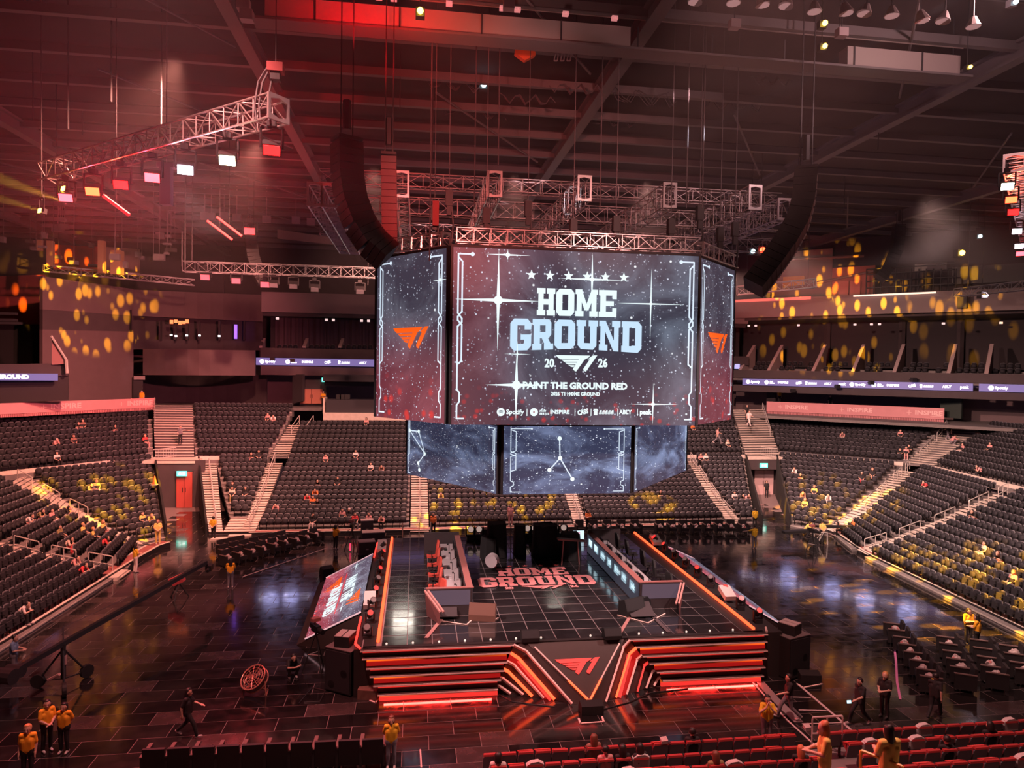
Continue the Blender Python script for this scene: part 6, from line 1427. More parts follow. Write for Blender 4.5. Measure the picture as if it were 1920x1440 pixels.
for k, (x, y, r) in enumerate(((1.05, 31.0, 1.9), (1.0, 32.9, 1.4), (1.02, 34.6, 1.65), (1.0, 36.4, 1.5), (1.0, 38.0, 1.6))):
    gaming_chair(['red player chair nearest the front at the left desk', 'second red player chair from the front at the left desk', 'third red player chair from the front at the left desk', 'fourth red player chair from the front at the left desk', 'red player chair at the back of the left desk'][k], x, y, r-math.pi, CHR, None)
for k, (x, y, r) in enumerate(((12.45, 31.3, -1.4), (12.45, 33.3, -1.7), (12.5, 35.3, -1.5), (12.3, 37.4, -1.6), (12.2, 39.0, -1.5))):
    gaming_chair(['black player chair nearest the front at the right desk', 'second black player chair from the front at the right desk', 'third black player chair from the front at the right desk', 'fourth black player chair from the front at the right desk', 'black player chair at the back of the right desk'][k], x, y, r+math.pi, CHB, None)
# dark floor panels and pale guide lines in front of the desks
def deckline(pts, w, matl, label):
    b = MB()
    for p, q in zip(pts, pts[1:]):
        p, q = G(*p, ZS+.02), G(*q, ZS+.02); d = q-p; L = np.linalg.norm(d); d /= L; b.obox((p+q)/2, d*(L+w*.5), np.cross([0, 0, 1], d)*w, (0, 0, .02))
    return tag(b.build('guide_line', matl), label, 'guide line')
PALE = mat('pale_line', (.85, .60, .54), .5)
deckline([(826, 1164), (875, 1171), (887, 1160), (922, 1165), (934, 1158)], .05, PALE, 'pale zigzag edge on the deck before the left desk')
deckline([(1158, 1153), (1215, 1168), (1247, 1150)], .05, PALE, 'pale pointed edge on the deck before the right desk')
deckline([(827, 1162), (800, 1195)], .16, mat('guide_pink', (.42, .20, .19), .5), 'broad pinkish line running from the left desk to the stage front')
deckline([(1180, 1158), (1163, 1186)], .14, mat('guide_pink', (.42, .20, .19), .5), 'broad pinkish line running from the right desk to the stage front')
deckline([(1224, 1155), (1254, 1185)], .18, mat('guide_grey', (.10, .075, .08), .5), 'broad grey line fading towards the right stage front')
# wedge monitors on the deck and floor
def wedge(label, loc, rz, w=.75, matl=None, d=.5, h=.38):
    t = thing('wedge_monitor', label, 'speaker', loc, rz); matl = matl or BOX
    MB().prism([(-d/2, 0), (d/2, 0), (d/2, h*.35), (d*.18, h), (-d/2, h*.80)], w, lambda u, v, q: (q-w/2, u, v)).build('cabinet', matl, t, False)
    MB().add([(-w*.45, d*.49, h*.38), (w*.45, d*.49, h*.38), (w*.45, d*.2, h*.96), (-w*.45, d*.2, h*.96)], [(0, 1, 2, 3)]).build('grille', GRL if matl is BOX else matl, t, False)
    return t
BRN = mat('brown_speaker', (.16, .075, .055), .6)
wedge('brown lit wedge speaker on the deck beside the left desk', (3.02, 29.55, ZS), math.radians(-14)+math.pi, 1.15, BRN, .55, .75)
wedge('black wedge speaker on the deck beside the right desk', (9.75, 29.55, ZS), math.radians(24)+math.pi, 1.1, BOX, .6, .75)
wedge('black monitor on the stage lip left of the prow', (4.70, 27.12, ZS), math.pi, .72, BOX, .5, .42); wedge('black monitor on the stage lip right of the prow', (8.08, 27.0, ZS), math.pi, .72, BOX, .5, .42)
wedge('black floor monitor before the tip of the prow', (6.72, 25.0, .012), 0, .85, BOX, .55, .42)
wedge('reddish floor monitor at the left foot of the stage front', G(693, 1307), math.radians(-15), .8, BRN, .55, .48)
wedge('black floor monitor right of the stage inside a pale tape corner', G(1516, 1276), math.radians(-10), .85, BOX, .55, .42)
wedge('black wedge on the floor behind the left side screen', G(612, 1078), math.radians(30), .7, BOX, .6, .55)
def tapeU(px, label):
    b = MB(); Q = [G(*p) for p in px]
    for p, q in zip(Q, Q[1:]): d = q-p; L = np.linalg.norm(d); d /= L; b.obox((p+q)/2+[0, 0, .02], d*(L+.05), np.cross([0, 0, 1], d)*.07, (0, 0, .012))
    tag(b.build('tape_mark', mat('tape_bright', (.85, .62, .58), .6)), label, 'tape')
tapeU([(1085, 1348), (1088, 1357), (1132, 1354), (1129, 1345)], 'pale tape mark around the monitor before the prow'); tapeU([(1495, 1283), (1506, 1290), (1541, 1283), (1530, 1276)], 'pale tape corner under the monitor right of the stage'); tapeU([(694, 1314), (704, 1318), (709, 1311)], 'short pale tape mark at the left foot of the stage')
for x, y, w_, h_, rz, lab in ((834, 1138, .95, .55, 0, 'dark screen lying in the left desk front'), (1205, 1137, 1.1, .5, .55, 'slanted dark screen standing before the right desk')):
    p = G(x, y+8, ZS); tag(MB().obox(p+[0, 0, .32], np.array([math.cos(rz), math.sin(rz), 0])*w_, np.array([0, .08, .03]), np.array([0, .2, h_])).build('confidence_monitor', MON), lab, 'monitor')
MB().obox(G(836, 1160, ZS)+[0.02, .30, .30], (.95, 0, 0), (0, .9, .35), (0, -.02, .04)).build('front_flap', DSK, tdl)
MB().obox(G(1205, 1158, ZS)+[0, .35, .25], (1.1, 0, 0), (0, .9, .35), (0, -.02, .04)).build('front_flap', DSK, tdr)
# footlight dots along the stage front
for i in range(15):
    x = -1.0+i*1.03
    if 4.3 < x < 8.8 and i % 2: continue
    MB().ball((x, 27.22, ZS+.03), .045, 6, 4).build('footlight', mat('foot_glow', (.8, .7, .6), .4, em=(1, .8, .7), es=.8), st)
# moving heads
def moving_head(label, loc, rz=0, tilt=.6, lens=None, sc=1.0, group=None):
    t = thing('moving_head', label, 'stage light', loc, rz, group)
    MB().box((0, 0, .10*sc), (.34*sc, .30*sc, .20*sc)).build('base', LAMPB, t, False)
    MB().box((-.19*sc, 0, .38*sc), (.06*sc, .14*sc, .40*sc)).box((.19*sc, 0, .38*sc), (.06*sc, .14*sc, .40*sc)).box((0, 0, .22*sc), (.40*sc, .16*sc, .05*sc)).build('yoke', LAMPB, t, False)
    a = np.array([0, -math.cos(tilt), math.sin(tilt)])*.22*sc; c_ = np.array([0, 0, .48*sc])
    h_ = MB().tube(c_-a*.8, c_+a, .12*sc, 10, r2=.15*sc).build('head', LAMPB, t, False); MB().tube(c_+a*.98, c_+a*1.06, .125*sc, 10).build('lens', lens or mat('lens_dim', (.25, .2, .2), .15), t, False)
    return t
LRD = mat('lens_red_dim', (.4, .03, .03), .2, em=(1, .05, .04), es=1.2)
for i in range(9): moving_head('%s moving head from the front on the left stage shelf' % ['first', 'second', 'third', 'fourth', 'fifth', 'sixth', 'seventh', 'eighth', 'ninth'][i], (-1.80, 28.0+i*1.62, 1.9), .2*i, .7, LRD if i % 2 else None, .95)
for i in range(9): moving_head('%s moving head from the front on the right stage shelf' % ['first', 'second', 'third', 'fourth', 'fifth', 'sixth', 'seventh', 'eighth', 'ninth'][i], (15.05, 28.2+i*1.62, 1.9), -.2*i, .8, [LO, LRD, LRD, None, LRD, None, None, LRD, LR][i] if i else LRD, .95)
for i, (x, y, z, lab) in enumerate(((663, 1133, 2.2, 'near'), (716, 1030, 2.2, 'far'))):
    p = G(x+30 if i == 0 else x, y, 2.1); tag(MB().obox(p+[0, 0, .2], (.5, 0, 0), (0, .9, .35), (0, -.08, .22)).build('strobe_panel', mat('pale_panel', (.62, .50, .48), .5)), 'pale strobe panel on the left shelf, %s one' % lab, 'stage light')
for i, (x, y) in enumerate(((1363, 1119), (1229, 1018))):
    p = G(x, y, 2.1); tag(MB().obox(p+[0, 0, .2], (.55, 0, 0), (0, .8, .3), (0, -.08, .22)).build('strobe_panel', mat('pale_panel', (.62, .5, .48), .5)), 'pale strobe panel on the right shelf, %s one' % ('near', 'far')[i], 'stage light')
for i, (x, y) in enumerate(((881, 1010), (897, 1012), (988, 1012), (1003, 1014), (1041, 1012), (1057, 1012))):
    p = G(x, y, 2.0) if i > 1 else G(x, y, 2.0); moving_head('%s moving head of the row at the back of the stage, from the left' % ['first', 'second', 'third', 'fourth', 'fifth', 'sixth'][i], (p[0], 43.2, ZS), 0, .2, mat('lens_pale', (.5, .45, .45), .2, em=(1, .7, .6), es=.4), 1.45)
for i, (x, w_) in enumerate(((922, 1.3), (1015, 1.4))):
    p = G(x, 1004, 2.2); tag(MB().box((p[0], 44.0, ZS+.25), (w_, .5, .5)).box((p[0], 44.0, ZS+.52), (w_+.1, .6, .05)).build('equipment_case', mat('case_pale_top', (.25, .2, .19), .6)), '%s low case at the back edge of the stage' % ('left', 'right')[i], 'case')
# black draped equipment at the back of the deck
def drape(label, x0, x1, y, z1, dep, seed, fold=.12, lean=0):
    r = random.Random(seed); n = 26; top = []; bot = []
    for i in range(n):
        a = 2*math.pi*i/n; cx, cy = (x0+x1)/2, y; w_, d_ = (x1-x0)/2, dep/2
        sx = math.copysign(abs(math.cos(a))**.45, math.cos(a)); sy = math.copysign(abs(math.sin(a))**.45, math.sin(a))
        top.append((cx+sx*w_*.93+lean, cy+sy*d_*.9, z1+r.uniform(-.06, .06))); k = 1+fold*r.uniform(-.2, 1)*(1 if i % 2 else .3); bot.append((cx+sx*w_*k, cy+sy*d_*k, ZS+.01))
    mid = [tuple((np.array(a)+np.array(b_))/2+np.array([r.uniform(-.03, .03), r.uniform(-.03, .03), 0])) for a, b_ in zip(top, bot)]
    b = MB(); b.add(top+mid+bot, [tuple(range(n))]+[(i, n+i, n+(i+1) % n, (i+1) % n) for i in range(n)]+[(n+i, 2*n+i, 2*n+(i+1) % n, n+(i+1) % n) for i in range(n)])
    return tag(b.build('draped_equipment', CLOTH), label, 'draped equipment')
gx = lambda x, y: G(x, y, ZS)[0]
drape('tall black draped block left of the stage logo', gx(917, 1055), gx(955, 1055), 39.5, ZS+1.9, 1.2, 1)
drape('lower black draped block beside the tall one', gx(905, 1058), gx(935, 1058), 39.1, ZS+1.2, 1.1, 5)
drape('narrow black draped stand in the middle of the back stage', gx(970, 1052), gx(993, 1052), 39.8, ZS+1.7, .8, 2)
drape('wide black draped block right of the middle', gx(1008, 1055), gx(1057, 1055), 39.6, ZS+1.75, 1.2, 3, .18)
drape('black cloth heaped round the keyboard stand next to the right desk', gx(1066, 1066), gx(1103, 1066), 38.6, ZS+1.45, 1.1, 4, .2)
p = G(921, 1052, ZS+.6); tag(MB().tube(p, p+[.15, .28, .05], .34, 16).tube(p-[.02, .03, 0], p, .36, 16).build('bass_drum', mat('drum_head', (.48, .42, .44), .4)), 'pale round bass drum head before the draped block', 'drum')
p = AY(1085, 1003, 42.5); t = thing('bright_monitor', 'small bright monitor at the back end of the right desk', 'monitor', (p[0], 42.5, ZS))
MB().box((p[0], 42.55, p[2]), (.75, .06, .62)).tube((p[0], 42.6, ZS), (p[0], 42.6, p[2]), .04).build('case', MON, t)
MB().box((p[0], 42.51, p[2]), (.70, .02, .56)).build('display', mat('monitor_glow', (.1, .1, .1), .3, em=(.62, .80, .95), es=1.3), t); MB().box((p[0]-.08, 42.495, p[2]+.05), (.35, .01, .28), 0).build('picture', mat('monitor_pink', (.1, .1, .1), .3, em=(.8, .45, .6), es=1), t)
p = G(1070, 1012, ZS+1.4); tag(MB().obox(p, (1.5, 0, -.12), (0, .35, 0), (0, 0, .08)).tube(p-[.4, 0, 0], (p[0]-.5, p[1], ZS), .04).tube(p+[.4, 0, 0], (p[0]+.5, p[1], ZS), .04).build('keyboard_stand', mat('keyboard_red', (.30, .10, .09), .5)), 'long keyboard on a stand beside the right desk', 'keyboard')
t = thing('mic_stand', 'thin microphone stand in front of the left draped block', 'stand', G(957, 1050, ZS)); p = G(957, 1050, ZS); MB().tube(p, p+[0, 0, 2.0], .025).build('pole', MON, t); MB().tube(p, p+[0, 0, .04], .16, 10).build('base', MON, t)
# small stair and cases behind the stage on the left, road cases
t = thing('stage_stair', 'pale railed steps behind the left corner of the stage', 'stair', (.2, 46, 0))
for k in range(5): MB().box((.2, 44.5+k*.32, 1.9-k*.36), (1.7, .34, .06)).build('step', STEPM, t)
for x in (-.7, .35, 1.1): MB().path([(x, 46.0, .3), (x, 46.0, 1.2), (x, 44.4, 2.9), (x, 44.4, 2.0)], .03, 5).build('rail', RAILM, t)
MB().box((4.5, 45.2, 1.0), (8.5, 1.5, .9)).box((4.5, 44.5, 1.7), (8.5, .25, .4)).build('rear_ramp', mat('ramp_tan', (.40, .24, .20), .7), thing('rear_ramp', 'tan ramp along the back of the stage', 'ramp', (4.5, 45.2, 0)))
CASE = mat('road_case', (.040, .033, .035), .5); CTOP = mat('case_top', (.42, .33, .32), .5)
def road_case(label, p, d, rz=0):
    t = thing('road_case', label, 'case', p, rz); w, l, h = d
    MB().box((0, 0, h/2+.08), d).build('body', CASE, t, False); MB().box((0, 0, h+.10), (w*1.02, l*1.02, .05)).build('lid', CTOP, t, False)
    for sx in (-1, 1):
        for sy in (-1, 1): MB().ball((sx*w*.42, sy*l*.42, .05), .06, 6, 4).build('caster', BLACK, t, False)
    MB().box((0, -l/2-.01, h*.55), (.18, .03, .08)).build('handle', CHROME, t, False); return t
road_case('road case with a pale lid left of the stage, nearest the side screen', G(687, 1040), (1.1, .8, .85), .2); road_case('long road case left of the far stage corner', G(700, 1018), (1.6, .9, .75), .1); road_case('high case stacked behind the long road case', G(688, 1008), (.9, .7, 1.25), .1)
# speaker stacks
def subs(label, p, rz, top=True, group=None):
    t = thing('speaker_stack', label, 'speaker', p, rz)
    MB().box((0, 0, .90), (1.25, 1.15, 1.70)).build('subwoofer', BOX, t, False); MB().box((0, -.585, .9), (1.15, .03, 1.58)).build('grille', GRL, t, False); MB().box((0, 0, 1.77), (1.26, 1.16, .03)).build('top_plate', mat('sub_top', (.13, .10, .10), .6), t, False)
    for sx in (-1, 1):
        for sy in (-1, 1): MB().tube((sx*.5, sy*.45, 0), (sx*.5, sy*.45, .12), .07, 8).build('caster', BLACK, t, False)
    MB().box((-.05, -.05, 2.0), (.62, .75, .42), .25).build('upper_cabinet', BOX, t, False)
    for k in (-1, 1): MB().obox((-.05+k*.16, -.05+k*.04, 2.225), (.27, .07, 0), (-.17, .70, 0), (0, 0, .03)).build('cabinet_top', CTOP, t, False)
    for k in (-1, 1): MB().tube((k*.3, -.60, .6+.25*k), (k*.3, -.59, .6+.25*k), .16, 12).build('speaker_cone', BLACK, t, False)
    return t
subs('black speaker stack with a small cabinet on top at the left stage corner', G(650, 1290), math.radians(-32)); subs('black speaker stack in the shade at the right stage corner', G(1478, 1262), math.radians(20))
# ================================================================== FLOOR CHAIRS WITH GIFT BAGS
CHF = mat('floor_chair', (.018, .015, .017), .6); CHA = mat('floor_chair_arm', (.13, .085, .08), .5); BAG = mat('bag_white', (.46, .36, .36), .6, noise=.3, nscale=14); BAGR = mat('bag_print', (.40, .10, .10), .6)
fc = thing('floor_chair', 'proto', 'chair', (0, 0, -50))
CH_PARTS = {'seat': (MB().hexa([(-.31, -.30, .22), (.31, -.30, .22), (.31, .24, .20), (-.31, .24, .20)], [(-.31, -.30, .46), (.31, -.30, .46), (.31, .24, .42), (-.31, .24, .42)]), CHF),
            'backrest': (MB().hexa([(-.33, .20, .15), (.33, .20, .15), (.33, .32, .15), (-.33, .32, .15)], [(-.33, .29, 1.0), (.33, .29, 1.0), (.33, .40, 1.0), (-.33, .40, 1.0)]), CHF),
            'leg': (MB().tube((-.25, -.2, 0), (-.25, -.2, .24), .025).tube((.25, -.2, 0), (.25, -.2, .24), .025).tube((-.25, .25, 0), (-.25, .25, .24), .025).tube((.25, .25, 0), (.25, .25, .24), .025), CHROME)}
ARM = MB().box((-.36, -.04, .42), (.09, .80, .62)).mesh('armrest', CHF); ARMC = MB().box((-.36, -.04, .745), (.12, .82, .035)).mesh('arm_pad', CHA)
CM = {k: b.mesh(k, m_) for k, (b, m_) in CH_PARTS.items()}
bpy.data.objects.remove(fc)
def bag_mesh(seed):
    r = random.Random(seed); b = MB(); n = 9; rings = []
    for k, (z, w) in enumerate(((0, .17), (.05, .21), (.14, .20), (.24, .15), (.30, .08))):
        rings.append([((w*(1+r.uniform(-.25, .25)))*math.cos(2*math.pi*i/n)+r.uniform(-.02, .02), (w*.8*(1+r.uniform(-.25, .25)))*math.sin(2*math.pi*i/n), z+r.uniform(-.03, .03)*(k > 0)) for i in range(n)])
    vs = sum(rings, []); fs = [tuple(range(n-1, -1, -1)), tuple(range(4*n, 5*n))]
    for k in range(4): fs += [(k*n+i, k*n+(i+1) % n, (k+1)*n+(i+1) % n, (k+1)*n+i) for i in range(n)]
    b.add(vs, fs); b.f = b.f; m_ = [0]*len(fs); 
    for q in range(2, len(fs)):
        if r.random() < .14: m_[q] = 1
    b.m = m_; return b.mesh('gift_bag', [BAG, BAGR])
BAGS = [bag_mesh(i) for i in range(6)]
NBAG = [0]
def chair_row(p0, p1, n, face, where, skip=(), bagskip=(), z=0.012, grp=None, arm_end=True):
    """n chairs from p0 to p1; face = direction the sitter looks"""
    p0, p1 = np.array(p0, float), np.array(p1, float); f = np.array(face, float); f /= np.linalg.norm(f); rz = math.atan2(f[1], f[0])+math.pi/2
    g = 'black floor chairs %s' % where
    for i in range(n):
        p = p0+(p1-p0)*(i/(n-1) if n > 1 else 0)
        if i in skip: continue
        t = thing('floor_chair', '%s black box chair of the row %s' % (ordn(i), where), 'chair', (p[0], p[1], z), rz, g)
        for k, me in CM.items(): place(me, k, t, False)
        place(ARM, 'armrest', t, False); place(ARMC, 'arm_pad', t, False)
        if i == (n-1 if (p1-p0).dot(np.array([math.cos(rz), math.sin(rz)])) > 0 else 0):
            o = place(ARM, 'armrest', t, False, (.72, 0, 0)); place(ARMC, 'arm_pad', t, False, (.72, 0, 0))
        if i not in bagskip:
            o = place(BAGS[NBAG[0] % 6], 'gift_bag', None, True, (p[0]+rng.uniform(-.04, .04), p[1]+rng.uniform(-.04, .04), z+.435), rng.uniform(0, 6)); NBAG[0] += 1
            tag(o, 'white gift bag on the %s chair %s' % (ordn(i), where), 'bag', 'gift bags %s' % where)
R1d = np.array([2.0, 3.75]); fL_ = (-.87, .48)
chair_row((20.95, 25.1), (23.1, 30.05), 7, (-.35, -.95) if False else (-.88, .47), 'nearest the pink tape line', bagskip=(5,))
chair_row((22.55, 25.15), (24.45, 28.2), 5, (-.88, .47), 'second from the pink tape line', bagskip=(0, 3))
chair_row((23.95, 25.1), (25.75, 27.7), 4, (-.88, .47), 'third from the pink tape line', bagskip=(2, 3))
chair_row((25.5, 25.3), (26.6, 27.0), 3, (-.88, .47), 'at the right picture edge', bagskip=(1,))
n_ = np.array([-.76, .65]); q0, q1 = np.array([-11.7, 45.7]), np.array([-7.0, 51.2])
chair_row(q0, q1, 9, -n_, 'in front of the far diagonal bank'); chair_row(q0+n_*1.25+[.5, .6], q1+n_*1.2-[1.2, 1.4], 7, -n_, 'in the middle of the far diagonal bank', bagskip=(3,)); chair_row(q0+n_*2.4+[.9, 1.1], q1+n_*2.3-[2.9, 3.4], 4, -n_, 'at the back of the far diagonal bank', bagskip=(1,))
chair_row(G(1238, 1000)[:2], G(1394, 1000)[:2], 8, (-.1, -1), 'before the far right seats', bagskip=()); chair_row(G(1088, 1001)[:2], G(1192, 1000)[:2], 5, (0, -1), 'behind the stage', bagskip=(0,))
chair_row(G(296, 1452)[:2], G(700, 1432)[:2], 10, (.02, 1), 'along the bottom edge', bagskip=(9,))
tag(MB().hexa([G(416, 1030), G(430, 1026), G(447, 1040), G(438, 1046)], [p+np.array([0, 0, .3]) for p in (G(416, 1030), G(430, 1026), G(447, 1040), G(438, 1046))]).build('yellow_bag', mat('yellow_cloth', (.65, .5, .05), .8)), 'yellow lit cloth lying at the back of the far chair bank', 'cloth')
# items along the foot of the near stand
for i, (x, y, z, c_, lab) in enumerate(((676, 1433, .0, 0, 'small white carton on the floor at the bottom edge'), (1245, 1388, 1.3, 1, 'white paper cup on a near seat back'), (1513, 1363, 1.2, 0, 'white paper sheet on a near seat'))):
    p = G(x, y, z+.1); tag(MB().obox(p, (.22, .03, 0), (0, .18, .05), (0, 0, .10)).build(['carton', 'paper_cup', 'paper_sheet'][i], BAG), lab, ['carton', 'cup', 'paper'][i])
tag(MB().path([G(788, 1406), G(789, 1420), G(790, 1440)], .03).build('tape_roll', TAPE), 'pale upright strip beside the woman in wide jeans', 'tape')
# ================================================================== CAMERA CRANE, TRIPODS, FAN
t = thing('camera_crane', 'long black camera crane on a wheeled tripod base', 'camera crane', (-13.7, 29.2, 0))
pv = np.array([-13.7, 29.2, 1.75]); tip = np.array([-11.0, 38.6, 2.25]); rear = np.array([-14.45, 26.7, 1.62])
b = MB(); dirc = (tip-rear)/np.linalg.norm(tip-rear); sd = np.cross(dirc, [0, 0, 1]); sd /= np.linalg.norm(sd)
b.obox((rear+tip)/2, dirc*np.linalg.norm(tip-rear), sd*.16, (0, 0, .20)); b.build('boom', HOIST, t)
MB().path([pv+[0, 0, .65], tip+[0, 0, .1]], .012, 4).path([pv+[0, 0, .65], rear+[0, 0, .1]], .012, 4).tube(pv, pv+[0, 0, .7], .03).build('stay_cable', CAB, t)
MB().tube(rear-sd*.35, rear+sd*.35, .28, 12).tube(rear+dirc*.4-sd*.3, rear+dirc*.4+sd*.3, .22, 12).build('counterweight', HOIST, t)
MB().box(tip+[.1, .2, -.35], (.3, .45, .3)).tube(tip, tip+[.05, .1, -.3], .05).tube(tip+[.1, 0, -.35], tip+[.15, -.3, -.4], .08, 8).build('camera_head', MON, t)
MB().tube((pv[0], pv[1], .35), pv, .09, 8).build('column', HOIST, t)
for k in range(3):
    a = 2*math.pi*k/3-1.1; f_ = np.array([pv[0]+.95*math.cos(a), pv[1]+.95*math.sin(a), .28])
    MB().tube((pv[0], pv[1], 1.55), f_, .04).tube((pv[0], pv[1], .35), f_, .03).build('leg', HOIST, t)
    MB().tube(f_+[-.07*math.sin(a), .07*math.cos(a), 0], f_-[-.07*math.sin(a), .07*math.cos(a), 0], .27, 14).build('wheel', mat('tyre', (.015, .013, .014), .7), t)
MB().tube((pv[0]-.4, pv[1]-.3, .45), (pv[0]+.1, pv[1]-.5, .75), .06).box((pv[0]+.05, pv[1], 1.1), (.12, .12, .35)).build('column_fitting', mat('pinkish_metal', (.6, .35, .33), .5), t)
def tripod(label, p, h, cam_=True, rz=0, big=1.0):
    t = thing('camera_tripod', label, 'camera', p, rz)
    for k in range(3): a = 2*math.pi*k/3+.5; MB().tube((0, 0, h), (.55*big*math.cos(a), .55*big*math.sin(a), 0), .03).build('leg', HOIST, t, False)
    MB().tube((.27, .15, h*.45), (-.3, .1, h*.45), .02).tube((-.3, .1, h*.45), (.05, -.3, h*.45), .02).build('spreader', CHROME, t, False)
    if cam_:
        MB().box((0, 0, h+.18), (.22, .5, .28)).box((0, .32, h+.22), (.16, .22, .2)).build('camera_body', MON, t, False); MB().tube((0, -.25, h+.18), (0, -.62, h+.18), .11, 12).build('camera_lens', MON, t, False)
        MB().box((.02, .1, h+.52), (.36, .25, .14)).tube((0, .05, h+.3), (0, .05, h+.5), .03).build('viewfinder', mat('pink_reflect', (.35, .12, .11), .4), t, False)
        MB().tube((.1, .3, h), (.35, .9, h-.2), .02).build('pan_bar', HOIST, t, False)
    return t
tripod('tall camera tripod left of the stage beside the crouching operator', G(592, 1258), 1.65, True, .6)
tripod('camera on a tripod standing among the yellow light at the right', G(1523, 1036), 1.4, True, .3, .9)
tripod('small reddish tripod beside the camera crane arm', G(334, 1122), .9, False); 
p = G(334, 1122)+[0, 0, 1.05]; tag(MB().obox(p, (.55, 0, .25), (0, .4, 0), (-.15, 0, .4)).box(p+[-.3, 0, -.1], (.35, .3, .3)).build('camera_box', mat('red_camera', (.40, .06, .07), .4)), 'red lit camera sitting on the small tripod by the crane', 'camera')
tripod('dark tripod before the far left seats behind the standing staff', G(660, 1030), 1.5, True, 3.0)
t = thing('chair_stack', 'dark folded stand with a pale bent frame at the right corner platform', 'stand', G(1540, 1024)); p = G(1540, 1022)
MB().path([p+[-.6, 0, 0], p+[-.6, 0, .95], p+[.45, 0, .95], p+[.5, 0, .0]], .04).path([p+[-.4, .2, .3], p+[.1, .2, .8], p+[-.1, .2, .2], p+[.3, .2, .9]], .03).build('frame', RAILM, t); MB().tube(p+[-.75, -.3, .35], p+[-.70, -.15, .35], .34, 14).build('black_disc', BLACK, t)
MB().obox(p+[-1.6, .3, 1.0], (2.6, 0, .1), (0, .5, 0), (0, 0, .18)).build('dark_arm', HOIST, t); t2 = thing('camera_rail', 'long black camera arm resting along the right corner platform', 'camera crane', G(1580, 1012)); p2 = G(1580, 1012)
MB().obox(p2+[.3, 0, 1.0], (3.6, 0, -.12), (0, .22, 0), (0, 0, .22)).build('boom', HOIST, t2); MB().box(p2+[2.2, 0, .75], (.8, .6, .7)).tube(p2+[2.2, 0, 0], p2+[2.2, 0, .6], .12).build('counterweight', HOIST, t2)
# round floor fan
t = thing('floor_fan', 'round reddish floor fan tilted upwards on a tube stand', 'fan', G(477, 1302)); p = G(477, 1300)+[0, 0, .58]; FANM = mat('fan_ring', (.62, .26, .20), .35, .3)
ax = np.array([-.35, -.55, .75]); ax /= np.linalg.norm(ax); u = np.cross(ax, [0, 0, 1.]); u /= np.linalg.norm(u); v = np.cross(u, ax); ring = lambda r, w_: [p+u*r*math.cos(q*math.pi/12)+v*r*math.sin(q*math.pi/12)+ax*w_ for q in range(25)]
MB().path(ring(.50, .13), .028, 5).path(ring(.50, -.13), .028, 5).build('rim', FANM, t)
b = MB()
for rr in (.15, .27, .39): b.path(ring(rr, .13), .010, 4)
for q in range(12): a = q*math.pi/6; b.tube(p+ax*.15, p+u*.5*math.cos(a)+v*.5*math.sin(a)+ax*.13, .010, 4)
b.build('guard', FANM, t)
for q in range(4):
    a0 = q*math.pi/2; c0 = p+u*.08*math.cos(a0)+v*.08*math.sin(a0); MB().poly([c0, p+u*.44*math.cos(a0-.1)+v*.44*math.sin(a0-.1)+ax*.05, p+u*.45*math.cos(a0+.5)+v*.45*math.sin(a0+.5)-ax*.06]).build('blade', mat('fan_blade', (.25, .08, .07), .5), t)
MB().tube(p-ax*.14, p+ax*.10, .10, 10).build('motor', HOIST, t); sh_ = MB()
for q in range(24): a, c_ = ring(.5, .13), ring(.5, -.13); sh_.add([a[q], a[q+1], c_[q+1], c_[q]], [(0, 1, 2, 3)])
sh_.build('shroud', mat('fan_dark', (.08, .03, .03), .5), t)
MB().path([p+u*.55, p+u*.6+[0, 0, -.56], p+u*.45+[.1, .45, -.56], p-u*.45+[.1, .45, -.56], p-u*.6+[0, 0, -.56], p-u*.55], .025, 5).build('stand', FANM, t)
tag(MB().tube(G(1160, 1010, 0), G(1160, 1010, 0)+[0, 0, .001], .01).build('x', BLACK), 'x', 'x') if False else None
t = thing('traffic_cone', 'small orange cone on the left corner steps beside the dark tunnel', 'cone', (0, 0, 0)); p = G(290, 909, 2.9); t.location = p
MB().tube(p+[0, 0, .03], p+[0, 0, .72], .20, 10, r2=.04).build('cone', mat('cone_orange', (.8, .16, .04), .6), t); MB().box(p+[0, 0, .02], (.5, .5, .05)).build('base', mat('cone_base', (.7, .55, .5), .6), t)
p = G(666, 1032); tag(MB().box(p+[-.3, -.4, .35], (.10, .06, .5)).build('glow_stick', mat('pink_glow', (.6, .05, .1), .4, em=(1, .06, .15), es=1.2)), 'short red glowing stick on the floor before the far seats', 'light')
# stage mains cables
CBL = mat('cable_black', (.012, .010, .011), .5)
for pts, lab in (([(1040, 1326), (1000, 1322), (960, 1316), (930, 1300)], 'black cable trailing left of the prow'), ([(1120, 1334), (1180, 1318), (1220, 1300), (1290, 1292)], 'black cable trailing right of the prow'), ([(560, 1320), (585, 1290), (610, 1296), (600, 1316), (570, 1318)], 'loop of cable on the floor left of the speaker stack')):
    b = MB(); b.path([G(*q)+[0, 0, .02] for q in pts], .025, 5); tag(b.build('floor_cable', CBL), lab, 'cable')
